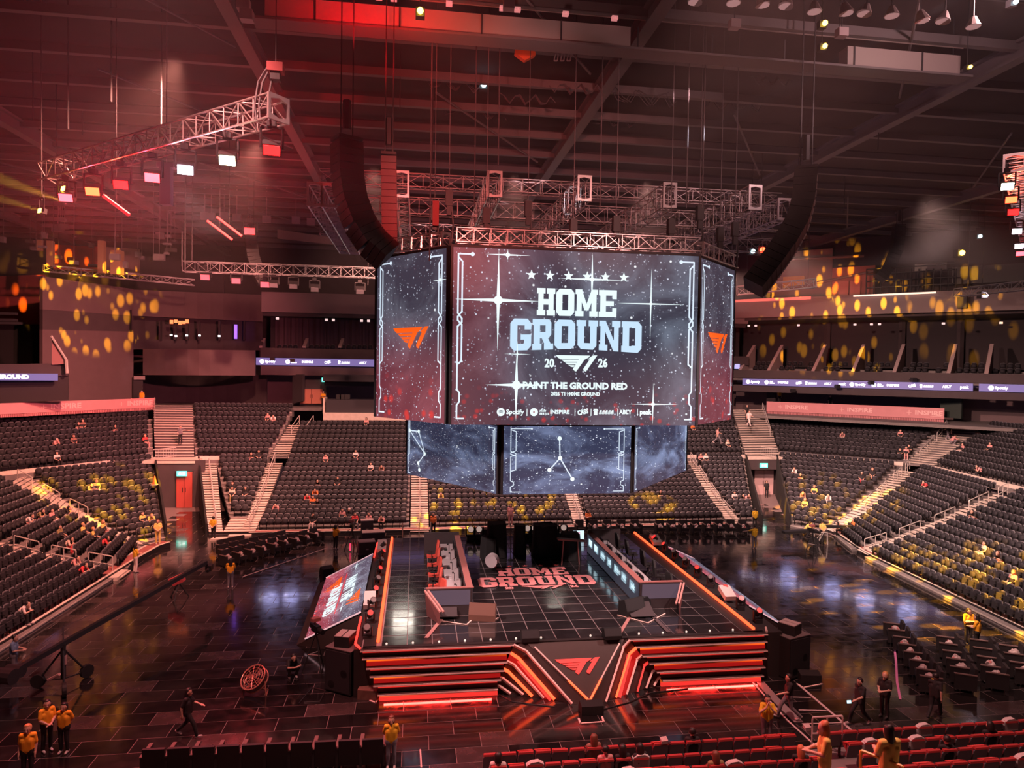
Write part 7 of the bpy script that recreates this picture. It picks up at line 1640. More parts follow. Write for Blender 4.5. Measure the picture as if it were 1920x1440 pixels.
# ================================================================== PEOPLE
def capsule(b, p, q, r0, r1, n=10):
    p, q = np.array(p, float), np.array(q, float); d = q-p; L = np.linalg.norm(d); d = d/L if L > 1e-6 else np.array([0, 0, 1.]); b.tube(p, q, r0, n, r2=r1); b.ball(p, r0, n, 6); b.ball(q, r1, n, 6)
def make_pose(name, J, female=False, sleeve=1.0):
    """J: joints. One continuous remeshed body facing -y, zones: 0 skin 1 top 2 trousers 3 shoes"""
    b = MB(); Zn = []
    def cap(p, q, r0, r1, z): capsule(b, J[p] if isinstance(p, str) else p, J[q] if isinstance(q, str) else q, r0, r1); Zn.append((np.array(J[p] if isinstance(p, str) else p, float), np.array(J[q] if isinstance(q, str) else q, float), r0, r1, z))
    A = lambda k: np.array(J[k], float)
    sh_w = .17 if female else .19
    pel, chest, neck, head = A('pelvis'), A('chest'), A('neck'), A('head'); up = (neck-pel); up /= np.linalg.norm(up)
    rt = A('shR')-A('shL'); rt /= np.linalg.norm(rt)
    # trunk
    for s in (-1, 1):
        cap(pel+rt*s*.075+up*.02, chest+rt*s*.085, .125 if not female else .12, .130 if not female else .115, 1); cap(pel+rt*s*.08-up*.06, pel+rt*s*.085+up*.02, .125, .125, 2)
    cap(pel+up*.0, chest+up*.1, .13, .12, 1); cap(chest+up*.12, 'neck', .10, .060, 1); cap('shL', 'shR', .078, .078, 1)
    cap('neck', head-up*.06, .055, .052, 0)
    hf = np.array(J.get('look', (0, -1, 0)), float); hf /= np.linalg.norm(hf)
    cap(head+np.array([0, 0, .055])-hf*.015, head+np.array([0, 0, .03])-hf*.01, .098, .098, 0); cap(head-np.array([0, 0, .07])+hf*.035, head-hf*-.02, .055, .080, 0)
    cap(head+hf*.085-np.array([0, 0, .02]), head+hf*.105-np.array([0, 0, .035]), .014, .018, 0)          # nose
    hs = np.cross(hf, [0, 0, 1.]); 
    for s in (-1, 1): cap(head+hs*s*.095-np.array([0, 0, .02]), head+hs*s*.10+np.array([0, 0, .02]), .016, .018, 0)
    for s in 'LR':
        sh, el, wr = A('sh'+s), A('el'+s), A('wr'+s)
        m_ = sh+(el-sh)*.75; cap(sh, m_, .072, .064, 1); cap(m_, el, .047, .043, 0 if sleeve < 2 else 1); cap(el, wr, .044, .032, 0 if sleeve < 2 else 1)
        hd = wr-el; hd /= np.linalg.norm(hd); hd = np.array(J.get('hand'+s, hd), float); hd /= np.linalg.norm(hd); pr_ = np.cross(hd, [0, 0, 1.]) if abs(hd[2]) < .9 else np.array([0, 1., 0]); pr_ /= np.linalg.norm(pr_)
        pc = wr+hd*.06; cap(wr+pr_*.018, pc+hd*.02+pr_*.024, .026, .024, 0); cap(wr-pr_*.018, pc+hd*.02-pr_*.024, .026, .024, 0)
        bend = np.cross(hd, pr_)*.25
        for i, (o_, l_) in enumerate(((.034, .070), (.012, .080), (-.012, .075), (-.034, .058))):
            f0 = pc+hd*.03+pr_*o_; f1 = f0+hd*l_*.55; cap(f0, f1, .0125, .0115, 0); cap(f1, f1+(hd+bend*2)*l_*.42, .0115, .010, 0)
        t0 = wr+hd*.03+pr_*.035; cap(t0, t0+(hd*.6+pr_*.7)*.06, .015, .012, 0)
        hp, kn, an = A('hp'+s), A('kn'+s), A('an'+s)
        cap(hp, kn, .098, .070, 2); cap(kn, an+(kn-an)*.06, .074, .060, 2)
        ff = np.array(J.get('foot'+s, (0, -1, 0)), float); ff /= np.linalg.norm(ff); cap(an-np.array([0, 0, .035])-ff*.04, an-np.array([0, 0, .05])+ff*.15, .048, .040, 3)
    me = b.mesh(name, [BLACK]*4); o = bpy.data.objects.new(name, me); COL.objects.link(o)
    md = o.modifiers.new('r', 'REMESH'); md.mode = 'VOXEL'; md.voxel_size = .0135; md.use_smooth_shade = True
    ms = o.modifiers.new('s', 'SMOOTH'); ms.factor = .5; ms.iterations = 3
    dc = o.modifiers.new('d', 'DECIMATE'); dc.ratio = .22
    dg = bpy.context.evaluated_depsgraph_get(); nm = bpy.data.meshes.new_from_object(o.evaluated_get(dg)); bpy.data.objects.remove(o); nm.name = name
    nv = len(nm.vertices); co = np.empty(nv*3); nm.vertices.foreach_get('co', co); co = co.reshape(-1, 3); npoly = len(nm.polygons)
    ctr = np.empty(npoly*3); nm.polygons.foreach_get('center', ctr); ctr = ctr.reshape(-1, 3); best = np.full(npoly, 1e9); zz = np.zeros(npoly, int)
    for p, q, r0, r1, z in Zn:
        d = q-p; L2 = max(d.dot(d), 1e-9); tt = np.clip(((ctr-p)@d)/L2, 0, 1); dist = np.linalg.norm(ctr-(p+tt[:, None]*d), axis=1)-(r0+(r1-r0)*tt)
        k = dist < best; best[k] = dist[k]; zz[k] = z
    nm.materials.clear()
    for _ in range(4): nm.materials.append(BLACK)
    nm.polygons.foreach_set('material_index', zz.astype(np.int32)); nm.polygons.foreach_set('use_smooth', [True]*npoly); nm.update()
    # hair shells and face marks for this head pose
    hb = MB(); hh = head+np.array([0, 0, .055])-hf*.02
    n1, n2 = 12, 7; vs = []
    def shell(long):
        q = MB(); vv = []; 
        for i in range(n2+1):
            th = math.pi*(.0+.62*i/n2)
            for j in range(n1):
                ph = 2*math.pi*j/n1; dv = hs*math.sin(th)*math.cos(ph)+(-hf)*math.sin(th)*math.sin(ph)+np.array([0, 0, 1.])*math.cos(th)
                fr_ = dv.dot(hf); r = .118 if not (fr_ > .35 and th > 1.05) else .092
                pt = hh+dv*r
                if long and i >= n2-1 and fr_ < .45: pt = pt-np.array([0, 0, long*(.4 if i == n2-1 else 1)])+(-hf)*.03
                vv.append(pt)
        fs = [(i*n1+j, (i+1)*n1+j, (i+1)*n1+(j+1) % n1, i*n1+(j+1) % n1) for i in range(n2) for j in range(n1)]
        q.add(vv, fs); m2 = q.mesh('hair', BLACK); m2.shade_smooth(); return m2
    fm = MB()
    for s in (-1, 1): fm.ball(head+hf*.093+hs*s*.034+np.array([0, 0, .015]), (.014, .014, .009), 6, 4); fm.obox(head+hf*.098+hs*s*.036+np.array([0, 0, .038]), hs*.035, hf*.012, (0, 0, .008))
    fm.obox(head+hf*.088-np.array([0, 0, .07]), hs*.045, hf*.02, (0, 0, .010), 1)
    return dict(body=nm, short=shell(0), long=shell(.30), bob=shell(.12), face=fm)
def base(**k):
    J = dict(pelvis=(0, 0, .93), chest=(0, .0, 1.22), neck=(0, .01, 1.45), head=(0, -.015, 1.57), shL=(-.17, .01, 1.385), shR=(.17, .01, 1.385), elL=(-.225, .02, 1.10), elR=(.225, .02, 1.10), wrL=(-.22, -.05, .86), wrR=(.22, -.05, .86),
             hpL=(-.09, 0, .90), hpR=(.09, 0, .90), knL=(-.10, -.02, .49), knR=(.10, -.02, .49), anL=(-.11, .02, .09), anR=(.11, .02, .09)); J.update(k); return J
POSE = {
 'relaxed': make_pose('body_relaxed', base()),
 'clasped': make_pose('body_clasped', base(elL=(-.23, -.05, 1.12), elR=(.23, -.05, 1.12), wrL=(-.05, -.20, .98), wrR=(.05, -.21, .97), handL=(.8, -.1, -.3), handR=(-.8, -.1, -.2), look=(-.3, -1, -.1))),
 'folded': make_pose('body_folded', base(elL=(-.24, -.08, 1.13), elR=(.24, -.08, 1.13), wrL=(.06, -.20, 1.16), wrR=(-.06, -.18, 1.12), handL=(1, .1, .1), handR=(-1, .1, 0), look=(.4, -1, -.1))),
 'behind': make_pose('body_behind', base(elL=(-.25, .10, 1.12), elR=(.25, .10, 1.12), wrL=(-.06, .19, .95), wrR=(.06, .20, .97), handL=(.9, .1, -.2), handR=(-.9, .1, -.2))),
 'walk': make_pose('body_walk', base(knL=(-.10, -.24, .53), anL=(-.10, -.36, .12), knR=(.10, .07, .50), anR=(.10, .40, .20), elL=(-.23, .12, 1.12), wrL=(-.24, .10, .87), elR=(.23, -.12, 1.13), wrR=(.20, -.36, 1.06), footR=(0, -1, -.55), footL=(0, -1, .25), head=(0, -.04, 1.57))),
 'phone': make_pose('body_phone', base(elR=(.23, -.06, 1.12), wrR=(.10, -.30, 1.10), elL=(-.23, -.06, 1.12), wrL=(-.08, -.29, 1.08), head=(0, -.05, 1.56), look=(0, -1, -.45))),
 'hands_up': make_pose('body_hands_up', base(elL=(-.26, -.14, 1.18), elR=(.26, -.14, 1.18), wrL=(-.07, -.20, 1.38), wrR=(.07, -.20, 1.40), handL=(.3, .1, .9), handR=(-.3, .1, .9), look=(.25, -1, 0))),
 'point': make_pose('body_point', base(elR=(.46, -.05, 1.30), wrR=(.72, -.12, 1.26), elL=(-.23, -.02, 1.12), wrL=(-.14, -.2, 1.0), look=(.5, -1, -.1))),
 'sit': make_pose('body_sit', base(pelvis=(0, 0, .52), chest=(0, .04, .80), neck=(0, .03, 1.03), head=(0, .0, 1.15), shL=(-.17, .03, .96), shR=(.17, .03, .96), elL=(-.23, -.03, .70), elR=(.23, -.03, .70), wrL=(-.13, -.25, .64), wrR=(.13, -.25, .64), hpL=(-.09, -.02, .50), hpR=(.09, -.02, .50), knL=(-.12, -.44, .52), knR=(.12, -.44, .52), anL=(-.12, -.46, .10), anR=(.12, -.46, .10))),
 'lean': make_pose('body_lean', base(pelvis=(0, 0, .52), chest=(0, -.16, .74), neck=(0, -.32, .90), head=(0, -.42, .96), shL=(-.17, -.28, .86), shR=(.17, -.28, .86), elL=(-.22, -.40, .62), elR=(.22, -.40, .62), wrL=(-.05, -.52, .68), wrR=(.05, -.52, .68), hpL=(-.09, -.02, .50), hpR=(.09, -.02, .50), knL=(-.13, -.44, .52), knR=(.13, -.44, .52), anL=(-.12, -.44, .10), anR=(.12, -.44, .10), look=(0, -1, -.5))),
 'crouch': make_pose('body_crouch', base(pelvis=(0, .12, .34), chest=(0, -.02, .62), neck=(0, -.14, .80), head=(0, -.24, .88), shL=(-.18, -.10, .74), shR=(.18, -.10, .74), elL=(-.24, -.36, .56), elR=(.24, -.36, .56), wrL=(-.08, -.54, .62), wrR=(.08, -.54, .62), hpL=(-.09, .10, .34), hpR=(.09, .10, .34), knL=(-.17, -.30, .50), knR=(.17, -.30, .48), anL=(-.14, -.05, .09), anR=(.14, -.05, .09), look=(0, -1, -.25))),
}
SKIN = mat('skin', (.55, .33, .25), .5); HAIRB = mat('hair_black', (.015, .011, .011), .5); HAIRR = mat('hair_brown', (.14, .05, .03), .5); HAIRBL = mat('hair_blond', (.52, .26, .10), .5); HAIRO = mat('hair_orange', (.50, .16, .07), .5); CAPW = mat('cap_white', (.7, .6, .58), .7)
CLC = {'yellow': (.80, .36, .015), 'dyellow': (.72, .42, .02), 'black': (.014, .012, .014), 'jeans': (.22, .24, .29), 'grey': (.17, .15, .17), 'white': (.72, .62, .60), 'pink': (.62, .30, .29), 'red': (.62, .05, .06), 'orange': (.75, .20, .05), 'olive': (.28, .22, .10), 'blue': (.14, .22, .34), 'brown': (.25, .13, .10), 'cream': (.68, .54, .45), 'shoe': (.50, .42, .42), 'dshoe': (.03, .026, .028), 'lit_yellow': (.80, .60, .16)}  # lit_yellow puts the yellow light into the cloth colour
for k, c_ in CLC.items(): mat('cloth_'+k, c_, .8)
cl = lambda k: MATS['cloth_'+k]
FACEM = {}
def person(label, pose, loc, rz, top, legs, shoe='dshoe', hair=HAIRB, style='short', sc=1.0, extras=True, skin=None):
    P = POSE[pose]; t = bpy.data.objects.new('person', P['body']); COL.objects.link(t)
    t.location = [float(c) for c in loc]; t.rotation_euler = (0, 0, rz); t.scale = (sc,)*3; tag(t, label, 'person')
    for i, m_ in enumerate((skin or SKIN, cl(top), cl(legs), cl(shoe))): t.material_slots[i].link = 'OBJECT'; t.material_slots[i].material = m_
    h = bpy.data.objects.new('hair', P[style]); COL.objects.link(h); h.parent = t; h.material_slots[0].link = 'OBJECT'; h.material_slots[0].material = hair
    if extras:
        if pose not in FACEM: FACEM[pose] = P['face'].mesh('face_features', [HAIRB, mat('lip', (.45, .12, .12), .5)])
        place(FACEM[pose], 'face_features', t, False)
    return t
def toward(p, q): d = np.array(q[:2], float)-np.array(p[:2], float); return math.atan2(d[1], d[0])+math.pi/2
def G0(x, y): p = G(x, y); p[2] = .012; return p
CAMP = (0, 0)
def face_cam(p, off=0): return toward(p, CAMP)+off
p = G0(88, 1409); person('person in a yellow shirt with hands clasped, left of a standing pair', 'clasped', p, face_cam(p, .35), 'yellow', 'black', 'shoe', HAIRB, 'bob')
p = G0(120, 1412); person('person in a yellow shirt with arms behind, right of a standing pair', 'behind', p, face_cam(p, -.5), 'yellow', 'black', 'shoe', HAIRB, 'bob', .97)
p = G0(52, 1462); person('blond person in a yellow shirt at the bottom left corner', 'relaxed', p, face_cam(p, -.3), 'yellow', 'black', 'dshoe', HAIRBL, 'short')
p = G0(352, 1383); person('long haired person in black walking right across the dark floor', 'walk', p, math.pi/2-.1, 'black', 'black', 'shoe', HAIRB, 'long')
p = G0(733, 1440); person('long haired woman in a yellow shirt and wide pale jeans facing the camera', 'behind', p, face_cam(p), 'dyellow', 'jeans', 'shoe', HAIRR, 'long', .98)
p = G0(26, 1269); person('person in a blue vest at the rear end of the camera crane', 'phone', p, math.pi*.55, 'blue', 'grey', 'shoe', HAIRB, 'short')
p = G0(432, 1102); person('long haired woman in a yellow shirt seen from behind at the far chairs', 'folded', p, math.pi+.2, 'yellow', 'grey', 'shoe', HAIRB, 'long', .98)
p = G0(254, 1073); person('person in a yellow shirt and pale trousers beside the left stand', 'phone', p, math.pi*.75, 'dyellow', 'white', 'shoe', HAIRB, 'long')
p = np.array([-18.1, 52.0, .35]); p = G(296, 1020, .33); person('person lit fully yellow standing at the corner of the left platform', 'clasped', p, face_cam(p), 'lit_yellow', 'lit_yellow', 'shoe', HAIRR, 'bob')
p = G0(400, 1012); person('person in a yellow shirt with back turned at the foot of the bare stair', 'behind', p, math.pi*.9, 'dyellow', 'black', 'dshoe', HAIRB, 'short')
p = G0(629, 1030); person('person in an orange yellow shirt filming before the far front row', 'hands_up', p, math.pi*.8, 'yellow', 'black', 'shoe', HAIRB, 'bob')
p = G0(812, 1003); person('person in an orange shirt standing behind the left desk', 'relaxed', p, 0, 'orange', 'black', 'dshoe', HAIRB, 'short')
p = G0(1102, 996); person('person in an orange shirt standing at the far stair below the screens', 'folded', p, .3, 'orange', 'black', 'dshoe', HAIRB, 'bob')
p = G0(1415, 992); person('person in a yellow shirt at the mouth of the pale tunnel', 'relaxed', p, math.pi, 'dyellow', 'black', 'dshoe', HAIRB, 'short')
p = G0(1414, 1029); person('person in a yellow shirt reaching out beside the right chair row', 'point', p, math.pi*1.0, 'dyellow', 'grey', 'shoe', HAIRB, 'short')
p = G0(1437, 933); person('security guard in black standing before the pale tunnel door', 'relaxed', p, -.3, 'black', 'black', 'dshoe', HAIRB, 'short')
p = G0(1541, 1018); person('person in a bright yellow shirt behind the right camera tripod', 'behind', p, math.pi, 'lit_yellow', 'black', 'dshoe', HAIRB, 'short')
p = G0(1437, 1398); person('short haired man in a long yellow shirt with both hands at his mouth', 'hands_up', p, face_cam(p, .2), 'dyellow', 'grey', 'dshoe', HAIRB, 'short', 1.02)
p = G0(1478, 1350); person('person in a black jacket and grey trousers striding left with an arm out', 'walk', p, -math.pi/2-.2, 'black', 'grey', 'shoe', HAIRB, 'short', 1.0)
p = G0(1611, 1360); t = person('man in black with a lanyard walking left holding a lit phone', 'walk', p, -math.pi/2+.15, 'black', 'black', 'shoe', HAIRB, 'short', 1.02)
ph = AY(1592, 1316, p[1]-.1); tag(MB().obox(ph, (.16, 0, 0), (0, .02, .0), (0, .02, .10)).build('phone', mat('phone_glow', (.1, .1, .1), .3, em=(.55, .85, 1), es=1.6)), 'lit phone in the hand of the man in black', 'phone')
p = G0(1658, 1345); person('blond person in black holding something up to the face', 'phone', p, -math.pi/2+.5, 'black', 'black', 'dshoe', HAIRBL, 'bob')
p = G0(1752, 1348); person('crew member in dark clothes bending at the end of the nearest chair row', 'walk', p, math.pi/2+.6, 'black', 'black', 'dshoe', HAIRB, 'short', 1.0)
tag(MB().ball(G(1748, 1282, .9), (.12, .10, .22), 8, 6).build('tool_pouch', mat('pouch_yellow', (.72, .36, .02), .7)), 'yellow pouch beside the bending crew member', 'pouch')
p = G0(1815, 1208); person('woman in a yellow shirt facing the camera, left of a close pair', 'folded', p, face_cam(p, .5), 'yellow', 'black', 'dshoe', HAIRB, 'bob'); p = G0(1831, 1221); person('woman with long black hair and yellow shirt, right of a close pair', 'phone', p, math.pi+.5, 'yellow', 'black', 'dshoe', HAIRB, 'long')
p = AY(1547, 1372, 13.0); p[2] = zl_; person('woman in a yellow lit shirt looking at her phone in the near stand', 'phone', p, -math.pi/2-.4, 'lit_yellow', 'lit_yellow', 'dshoe', HAIRO, 'long')
p = AY(1668, 1366, 12.7); p[2] = zl_; person('woman with long black hair standing behind the yellow handrail', 'phone', p, math.pi, 'lit_yellow', 'lit_yellow', 'dshoe', HAIRB, 'long', 1.0)
lamp('SPOT', 'near_yellow', (18, 22, 16.5), (12.6, 13, 5.3), 16000, (1, .85, .42), .2, 14, .6)
p = AY(266, 757, 76.5); p[2] -= .3; person('small person in yellow standing behind the left pink banner', 'relaxed', p, 0, 'yellow', 'orange', 'dshoe', HAIRB, 'short', extras=False)
p = AY(606, 762, 79.5); person('small person in orange standing beside the brown doors', 'folded', p, 0, 'yellow', 'black', 'dshoe', HAIRB, 'bob', extras=False)
p = AY(1461, 757, 78.0); person('small person in orange standing behind the right pink banner', 'relaxed', p, 0, 'yellow', 'black', 'dshoe', HAIRB, 'short', extras=False)
p = AY(1556, 768, 75.5); person('small person in black behind the middle of the right pink banner', 'relaxed', p, 0, 'black', 'black', 'dshoe', HAIRB, 'short', extras=False)
p = AY(338, 832, 68.6); person('security guard in dark clothes pointing on the left corner stair', 'point', p, 0, 'grey', 'black', 'dshoe', HAIRB, 'short')
p = AY(246, 779, 75.4); person('large man in black standing in front of the left pink banner', 'relaxed', p, .4, 'black', 'black', 'dshoe', HAIRB, 'short', 1.05)
p = AY(1404, 799, 69.8); person('woman in white coming down the right corner stair', 'walk', p, .2, 'white', 'white', 'shoe', HAIRB, 'bob', extras=False)
p = AY(1400, 788, 71.5); person('dark figure behind the woman in white on the right corner stair', 'relaxed', p, .2, 'black', 'black', 'dshoe', HAIRB, 'long', extras=False)
p = AY(1778, 826, 62.5); person('person in black with a bag walking up the right diagonal stair', 'walk', p, math.pi, 'black', 'grey', 'shoe', HAIRB, 'short', extras=False)
p = AY(1786, 834, 61.5); person('bending person in pink on the right diagonal stair', 'crouch', p, 1.2, 'pink', 'grey', 'shoe', HAIRB, 'short', extras=False)
p = AY(1345, 832, 66.5); person('person in pink walking along the far right seat row', 'walk', p, 1.4, 'pink', 'grey', 'shoe', HAIRB, 'bob', extras=False)
p = AY(957, 985, 54.0); person('person in pink standing at the far platform behind the stage', 'relaxed', p, 0, 'pink', 'pink', 'shoe', HAIRB, 'bob', extras=False)
p = G0(548, 1270); person('crew member in black crouching at the left side of the stage', 'crouch', p, .4, 'black', 'black', 'shoe', HAIRB, 'short')
p = G0(30, 1175); p = G(36, 1172, .33); person('seated person in a white jacket on the edge of the left platform', 'lean', p, 1.5, 'white', 'black', 'shoe', HAIRB, 'short', extras=False)
p = G0(1512, 1006); person('yellow lit person bending at the camera in the right corner', 'crouch', p, 1.0, 'lit_yellow', 'black', 'dshoe', HAIRB, 'short', 1.15)
# seated audience: (px, py of the chest, top, legs, hair, style, pose, label)
AUD = [
 (109, 862, 'white', 'black', HAIRB, 'short', 'sit', 'broad person in white sitting above the left walkway curb'), (141, 793, 'black', 'pink', HAIRB, 'short', 'lean', 'person in black, left of two high in the left corner'), (156, 793, 'brown', 'black', HAIRR, 'bob', 'sit', 'person in red brown, right of two high in the left corner'), (205, 798, 'black', 'pink', HAIRB, 'bob', 'lean', 'dark person with pale knees sitting under the left banner'),
 (142, 826, 'brown', 'black', HAIRR, 'short', 'sit', 'person in a brownish top alone in the left corner middle rows'), (100, 832, 'pink', 'black', CAPW, 'short', 'lean', 'small pale figure low in a left corner row'), (300, 820, 'red', 'pink', HAIRO, 'bob', 'sit', 'person in orange red beside the left corner stair'), (165, 907, 'grey', 'white', HAIRB, 'short', 'lean', 'grey figure left of the yellow lit man'), (187, 910, 'lit_yellow', 'white', HAIRBL, 'short', 'sit', 'yellow lit man in the left corner rows'),
 (47, 966, 'white', 'pink', HAIRB, 'bob', 'lean', 'person in white at the left end of the cheerful left group'), (70, 962, 'olive', 'pink', HAIRB, 'long', 'lean', 'person in an olive top in the cheerful left group'), (101, 966, 'pink', 'white', HAIRB, 'bob', 'sit', 'person in pink in the cheerful left group'), (120, 957, 'black', 'white', HAIRB, 'long', 'lean', 'person in black at the right end of the cheerful left group'),
 (112, 1000, 'olive', 'black', HAIRB, 'bob', 'sit', 'person in olive two rows above the left handrail'), (160, 995, 'lit_yellow', 'black', HAIRBL, 'short', 'sit', 'yellow lit person, left one of two with bright heads'), (173, 995, 'lit_yellow', 'black', HAIRBL, 'short', 'sit', 'yellow lit person, right one of two with bright heads'), (200, 993, 'lit_yellow', 'pink', HAIRBL, 'bob', 'sit', 'yellow lit person sitting apart near the left diagonal stair'),
 (120, 1018, 'cream', 'red', HAIRB, 'long', 'lean', 'person in cream with something red left of the handrail'), (196, 1020, 'red', 'black', HAIRB, 'bob', 'lean', 'person in red in the lower left rows'), (132, 1056, 'pink', 'white', HAIRB, 'bob', 'lean', 'person in pink between the left handrails'), (146, 1060, 'red', 'pink', HAIRB, 'short', 'lean', 'person in bright red between the left handrails'), (262, 975, 'lit_yellow', 'black', HAIRB, 'bob', 'sit', 'yellow lit person low beside the dark left tunnel'), (282, 968, 'lit_yellow', 'lit_yellow', HAIRBL, 'short', 'lean', 'yellow lit person at the end of a row by the left tunnel'),
 (500, 780, 'pink', 'black', HAIRB, 'bob', 'sit', 'pale person, left of two high beside the brown doors stair'), (510, 786, 'white', 'pink', HAIRB, 'short', 'lean', 'pale person, right of two high beside the brown doors stair'), (473, 855, 'black', 'pink', HAIRB, 'bob', 'lean', 'dark person, left of two on the walkway row'), (490, 853, 'black', 'pink', HAIRB, 'short', 'sit', 'dark person, right of two on the walkway row'), (418, 922, 'cream', 'olive', HAIRB, 'long', 'sit', 'person in a cream hood at the narrow wedge'), (437, 922, 'black', 'black', HAIRR, 'short', 'sit', 'person in black in the middle of the narrow wedge'), (462, 924, 'black', 'black', HAIRB, 'bob', 'sit', 'person in black at the right side of the narrow wedge'),
 (684, 787, 'pink', 'black', HAIRB, 'bob', 'sit', 'person in pink right under the black booth'), (672, 850, 'white', 'pink', HAIRB, 'long', 'sit', 'person in white and red just above the far walkway'), (613, 865, 'pink', 'black', HAIRB, 'long', 'sit', 'person in pink alone below the far walkway'), (700, 874, 'white', 'pink', HAIRB, 'bob', 'sit', 'person in white left of a dark companion near the screens'), (713, 872, 'brown', 'black', HAIRB, 'bob', 'lean', 'dark companion next to the person in white near the screens'),
 (596, 900, 'black', 'black', HAIRB, 'long', 'lean', 'person in black, upper one of a dark far group'), (632, 900, 'black', 'orange', HAIRB, 'bob', 'sit', 'person in black with an orange sleeve right of the dark far group'), (595, 918, 'orange', 'black', HAIRB, 'bob', 'lean', 'person in orange below the dark far group'), (578, 932, 'red', 'black', HAIRB, 'short', 'lean', 'person in red at the left of a close far trio'), (589, 938, 'orange', 'black', HAIRB, 'bob', 'sit', 'person in orange in the middle of a close far trio'), (602, 938, 'black', 'pink', HAIRB, 'bob', 'lean', 'person in black at the right of a close far trio'), (526, 947, 'pink', 'pink', HAIRB, 'short', 'lean', 'person in pale pink bending in the far left rows'),
 (592, 975, 'black', 'white', HAIRB, 'bob', 'sit', 'person in black with white trousers in the far front row'), (646, 968, 'pink', 'black', HAIRB, 'bob', 'sit', 'person in pink, first of four in the far front rows'), (659, 966, 'black', 'pink', CAPW, 'short', 'sit', 'person in black with a pale cap, second of four in the far front rows'), (672, 970, 'red', 'grey', HAIRB, 'short', 'sit', 'person in bright red, third of four in the far front rows'), (687, 970, 'pink', 'black', HAIRB, 'long', 'sit', 'person in pink, last of four in the far front rows'), (722, 970, 'pink', 'black', HAIRB, 'bob', 'lean', 'person in dull pink apart at the right of the far front row'),
 (829, 930, 'lit_yellow', 'black', HAIRB, 'bob', 'lean', 'yellow lit person under the low left screen'), (1302, 799, 'orange', 'black', HAIRO, 'short', 'sit', 'person in orange pink close to the right screen corner'), (1367, 833, 'cream', 'black', CAPW, 'short', 'sit', 'person in cream with a white cap left of the right stair'), (1306, 860, 'pink', 'black', HAIRB, 'bob', 'sit', 'person in pink, left of a pair near the low right screen'), (1317, 858, 'white', 'black', HAIRB, 'long', 'sit', 'person in white, right of a pair near the low right screen'), (1236, 922, 'black', 'pink', HAIRB, 'bob', 'lean', 'dark person below the low right screen'), (1374, 928, 'white', 'black', HAIRB, 'short', 'sit', 'person in white, left of a trio beside the pale tunnel'), (1387, 930, 'black', 'pink', HAIRB, 'bob', 'lean', 'person in black, middle of a trio beside the pale tunnel'), (1400, 930, 'pink', 'pink', HAIRB, 'long', 'lean', 'person in pink, right of a trio beside the pale tunnel'),
 (1585, 812, 'pink', 'white', HAIRB, 'long', 'lean', 'person in pale pink high in the right corner rows'), (1685, 812, 'pink', 'black', HAIRB, 'bob', 'sit', 'person in pink above a trio in the right corner'), (1690, 842, 'black', 'black', HAIRB, 'bob', 'lean', 'person in black, left of the right corner trio'), (1703, 843, 'pink', 'pink', HAIRB, 'short', 'sit', 'person in pale pink, middle of the right corner trio'), (1716, 843, 'black', 'black', HAIRB, 'bob', 'lean', 'person in black, right of the right corner trio'), (1495, 884, 'white', 'black', HAIRO, 'bob', 'lean', 'person in white with arms spread beside the right tunnel'), (1507, 892, 'black', 'pink', HAIRB, 'short', 'lean', 'dark person below the one with spread arms'), (1620, 890, 'black', 'red', HAIRB, 'bob', 'sit', 'dark person, left of a pair near the right diagonal stair'), (1634, 890, 'black', 'pink', HAIRO, 'bob', 'sit', 'dark person, right of a pair near the right diagonal stair'),
 (1506, 922, 'brown', 'black', HAIRR, 'short', 'lean', 'person in brown left of a yellow lit companion'), (1521, 922, 'lit_yellow', 'black', HAIRBL, 'bob', 'sit', 'yellow lit companion in the right corner rows'), (1548, 934, 'white', 'white', HAIRBL, 'short', 'lean', 'large person in white leaning forward in the right corner'), (1514, 944, 'lit_yellow', 'lit_yellow', HAIRBL, 'bob', 'sit', 'yellow lit person low in the right corner rows'), (1835, 796, 'orange', 'pink', HAIRB, 'bob', 'sit', 'person in orange pink high in the right side rows'), (1805, 844, 'pink', 'white', HAIRB, 'short', 'sit', 'person in pale pink beside the upper right diagonal stair'), (1858, 838, 'pink', 'black', HAIRB, 'long', 'sit', 'person in pink in the middle of the right side rows'), (1840, 886, 'pink', 'black', HAIRB, 'bob', 'lean', 'person in pink just above the right walkway'), (1735, 912, 'red', 'black', HAIRB, 'short', 'lean', 'person in dull red under the right walkway'), (1830, 967, 'black', 'pink', HAIRB, 'bob', 'lean', 'person in black sitting at a right handrail'),
 (1850, 1028, 'cream', 'white', HAIRB, 'bob', 'sit', 'person in cream, left of two in the right lower rows'), (1879, 1034, 'black', 'orange', HAIRR, 'long', 'lean', 'person in black, right of two in the right lower rows'), (1895, 1076, 'pink', 'white', HAIRO, 'long', 'sit', 'person with long orange hair nearest in the right rows'), (1560, 1008, 'orange', 'black', HAIRB, 'bob', 'lean', 'person in orange in the lowest right corner rows'), (1600, 985, 'orange', 'black', HAIRB, 'bob', 'sit', 'person in orange light at the right corner front rows')]
SA = np.array([[s[0], s[1], s[2], s[3]] for s in seats]); SQ = (SA[:, :3]+[0, 0, .78]-O) @ R.T; SPX = CX+FPX*SQ[:, 0]/SQ[:, 2]; SPY = CY+FPX*SQ[:, 1]/SQ[:, 2]
taken = set()
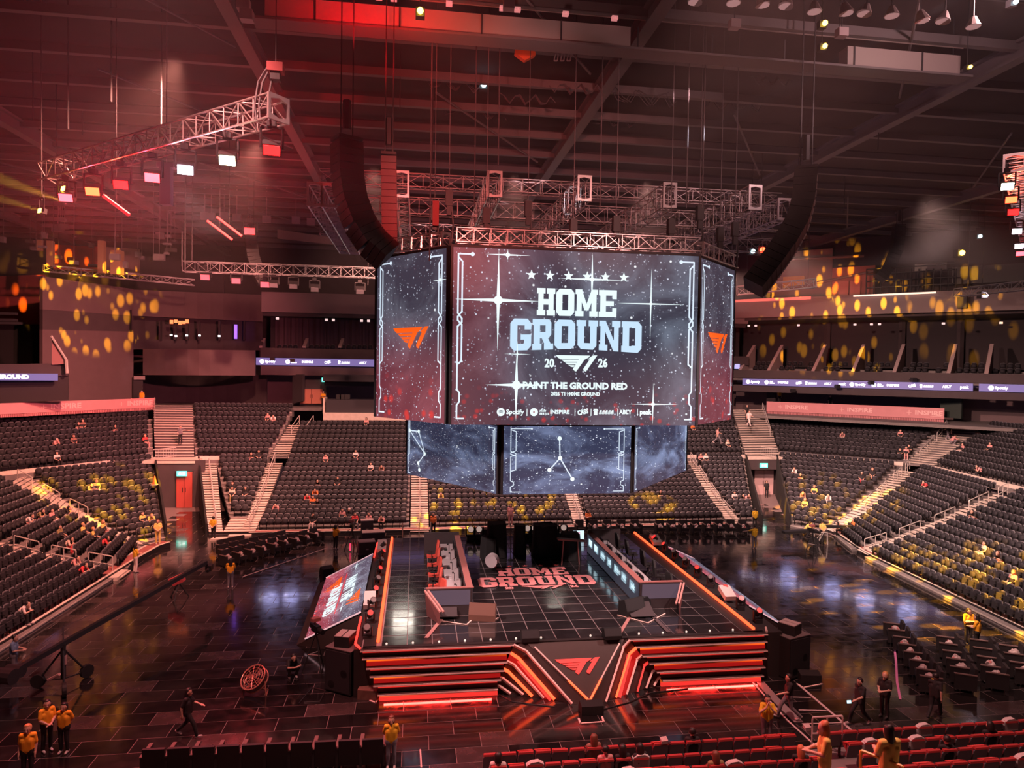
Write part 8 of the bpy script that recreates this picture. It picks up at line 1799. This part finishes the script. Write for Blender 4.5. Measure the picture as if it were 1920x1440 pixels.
for x, y, tp, lg, hr, stl, ps, lab in AUD:
    d = (SPX-x)**2+(SPY-y)**2+np.array([1e6 if i in taken else 0 for i in range(len(SA))]); i = int(np.argmin(d)); taken.add(i); s = SA[i]
    if s[0] > 44 and s[2] < .1: continue
    person(lab, ps, (s[0]-.0*math.sin(s[3]), s[1], s[2]-.06), s[3]+float(rng.uniform(-.3, .3)), tp, lg, 'shoe', hr, stl, 1.0, False)
# spectators seated in the near stand, seen from behind
for x, y, tp, hr, stl, lab in ((1283, 1392, 'black', HAIRB, 'short', 'short haired man in a black top in the near front row'), (1180, 1412, 'black', HAIRB, 'long', 'long haired person in black, left of two in the near row'), (1207, 1412, 'black', HAIRB, 'long', 'person in black holding a phone, right of two in the near row'), (1099, 1402, 'brown', HAIRR, 'long', 'brown haired person low in the near front row'), (906, 1432, 'white', HAIRB, 'bob', 'dark haired person in white at the left end of the near stand'), (1135, 1428, 'pink', HAIRB, 'short', 'person in pink bending in the near stand'), (1348, 1432, 'olive', HAIRR, 'long', 'brown haired person sunk low in the near stand'), (1486, 1412, 'black', HAIRO, 'long', 'person with yellow lit hair sitting left of the near aisle'), (1768, 1402, 'black', HAIRB, 'short', 'person in a patterned black jacket at the right of the near stand'), (1845, 1362, 'black', HAIRB, 'bob', 'dark heap of a person at the far right front row')):
    best = min(NEAR, key=lambda s: (lambda q: (CX+FPX*q[0]/q[2]-x)**2+(CY+FPX*q[1]/q[2]-y-12)**2)(R @ (np.array([s[0], s[1], s[2]+.75])-O)))
    person(lab, 'sit', (best[0], best[1], best[2]-.05), math.pi+float(rng.uniform(-.3, .3)), tp, 'black', 'dshoe', hr, stl, 1.0, False)

# ================================================================== HAZE
HZ = bpy.data.materials.new('haze'); HZ.use_nodes = True; nt = HZ.node_tree; nt.nodes.clear()
ou = nt.nodes.new('ShaderNodeOutputMaterial'); vs_ = nt.nodes.new('ShaderNodeVolumeScatter'); vs_.inputs['Density'].default_value = .0011; vs_.inputs['Anisotropy'].default_value = .25; vs_.inputs['Color'].default_value = (1, .9, .92, 1)
nt.links.new(vs_.outputs[0], ou.inputs['Volume'])
o = MB().box((6, 42, 22.9), (134, 114, 11.0)).build('haze', HZ); tag(o, 'thin stage haze hanging under the arena roof', 'haze', kind='stuff')
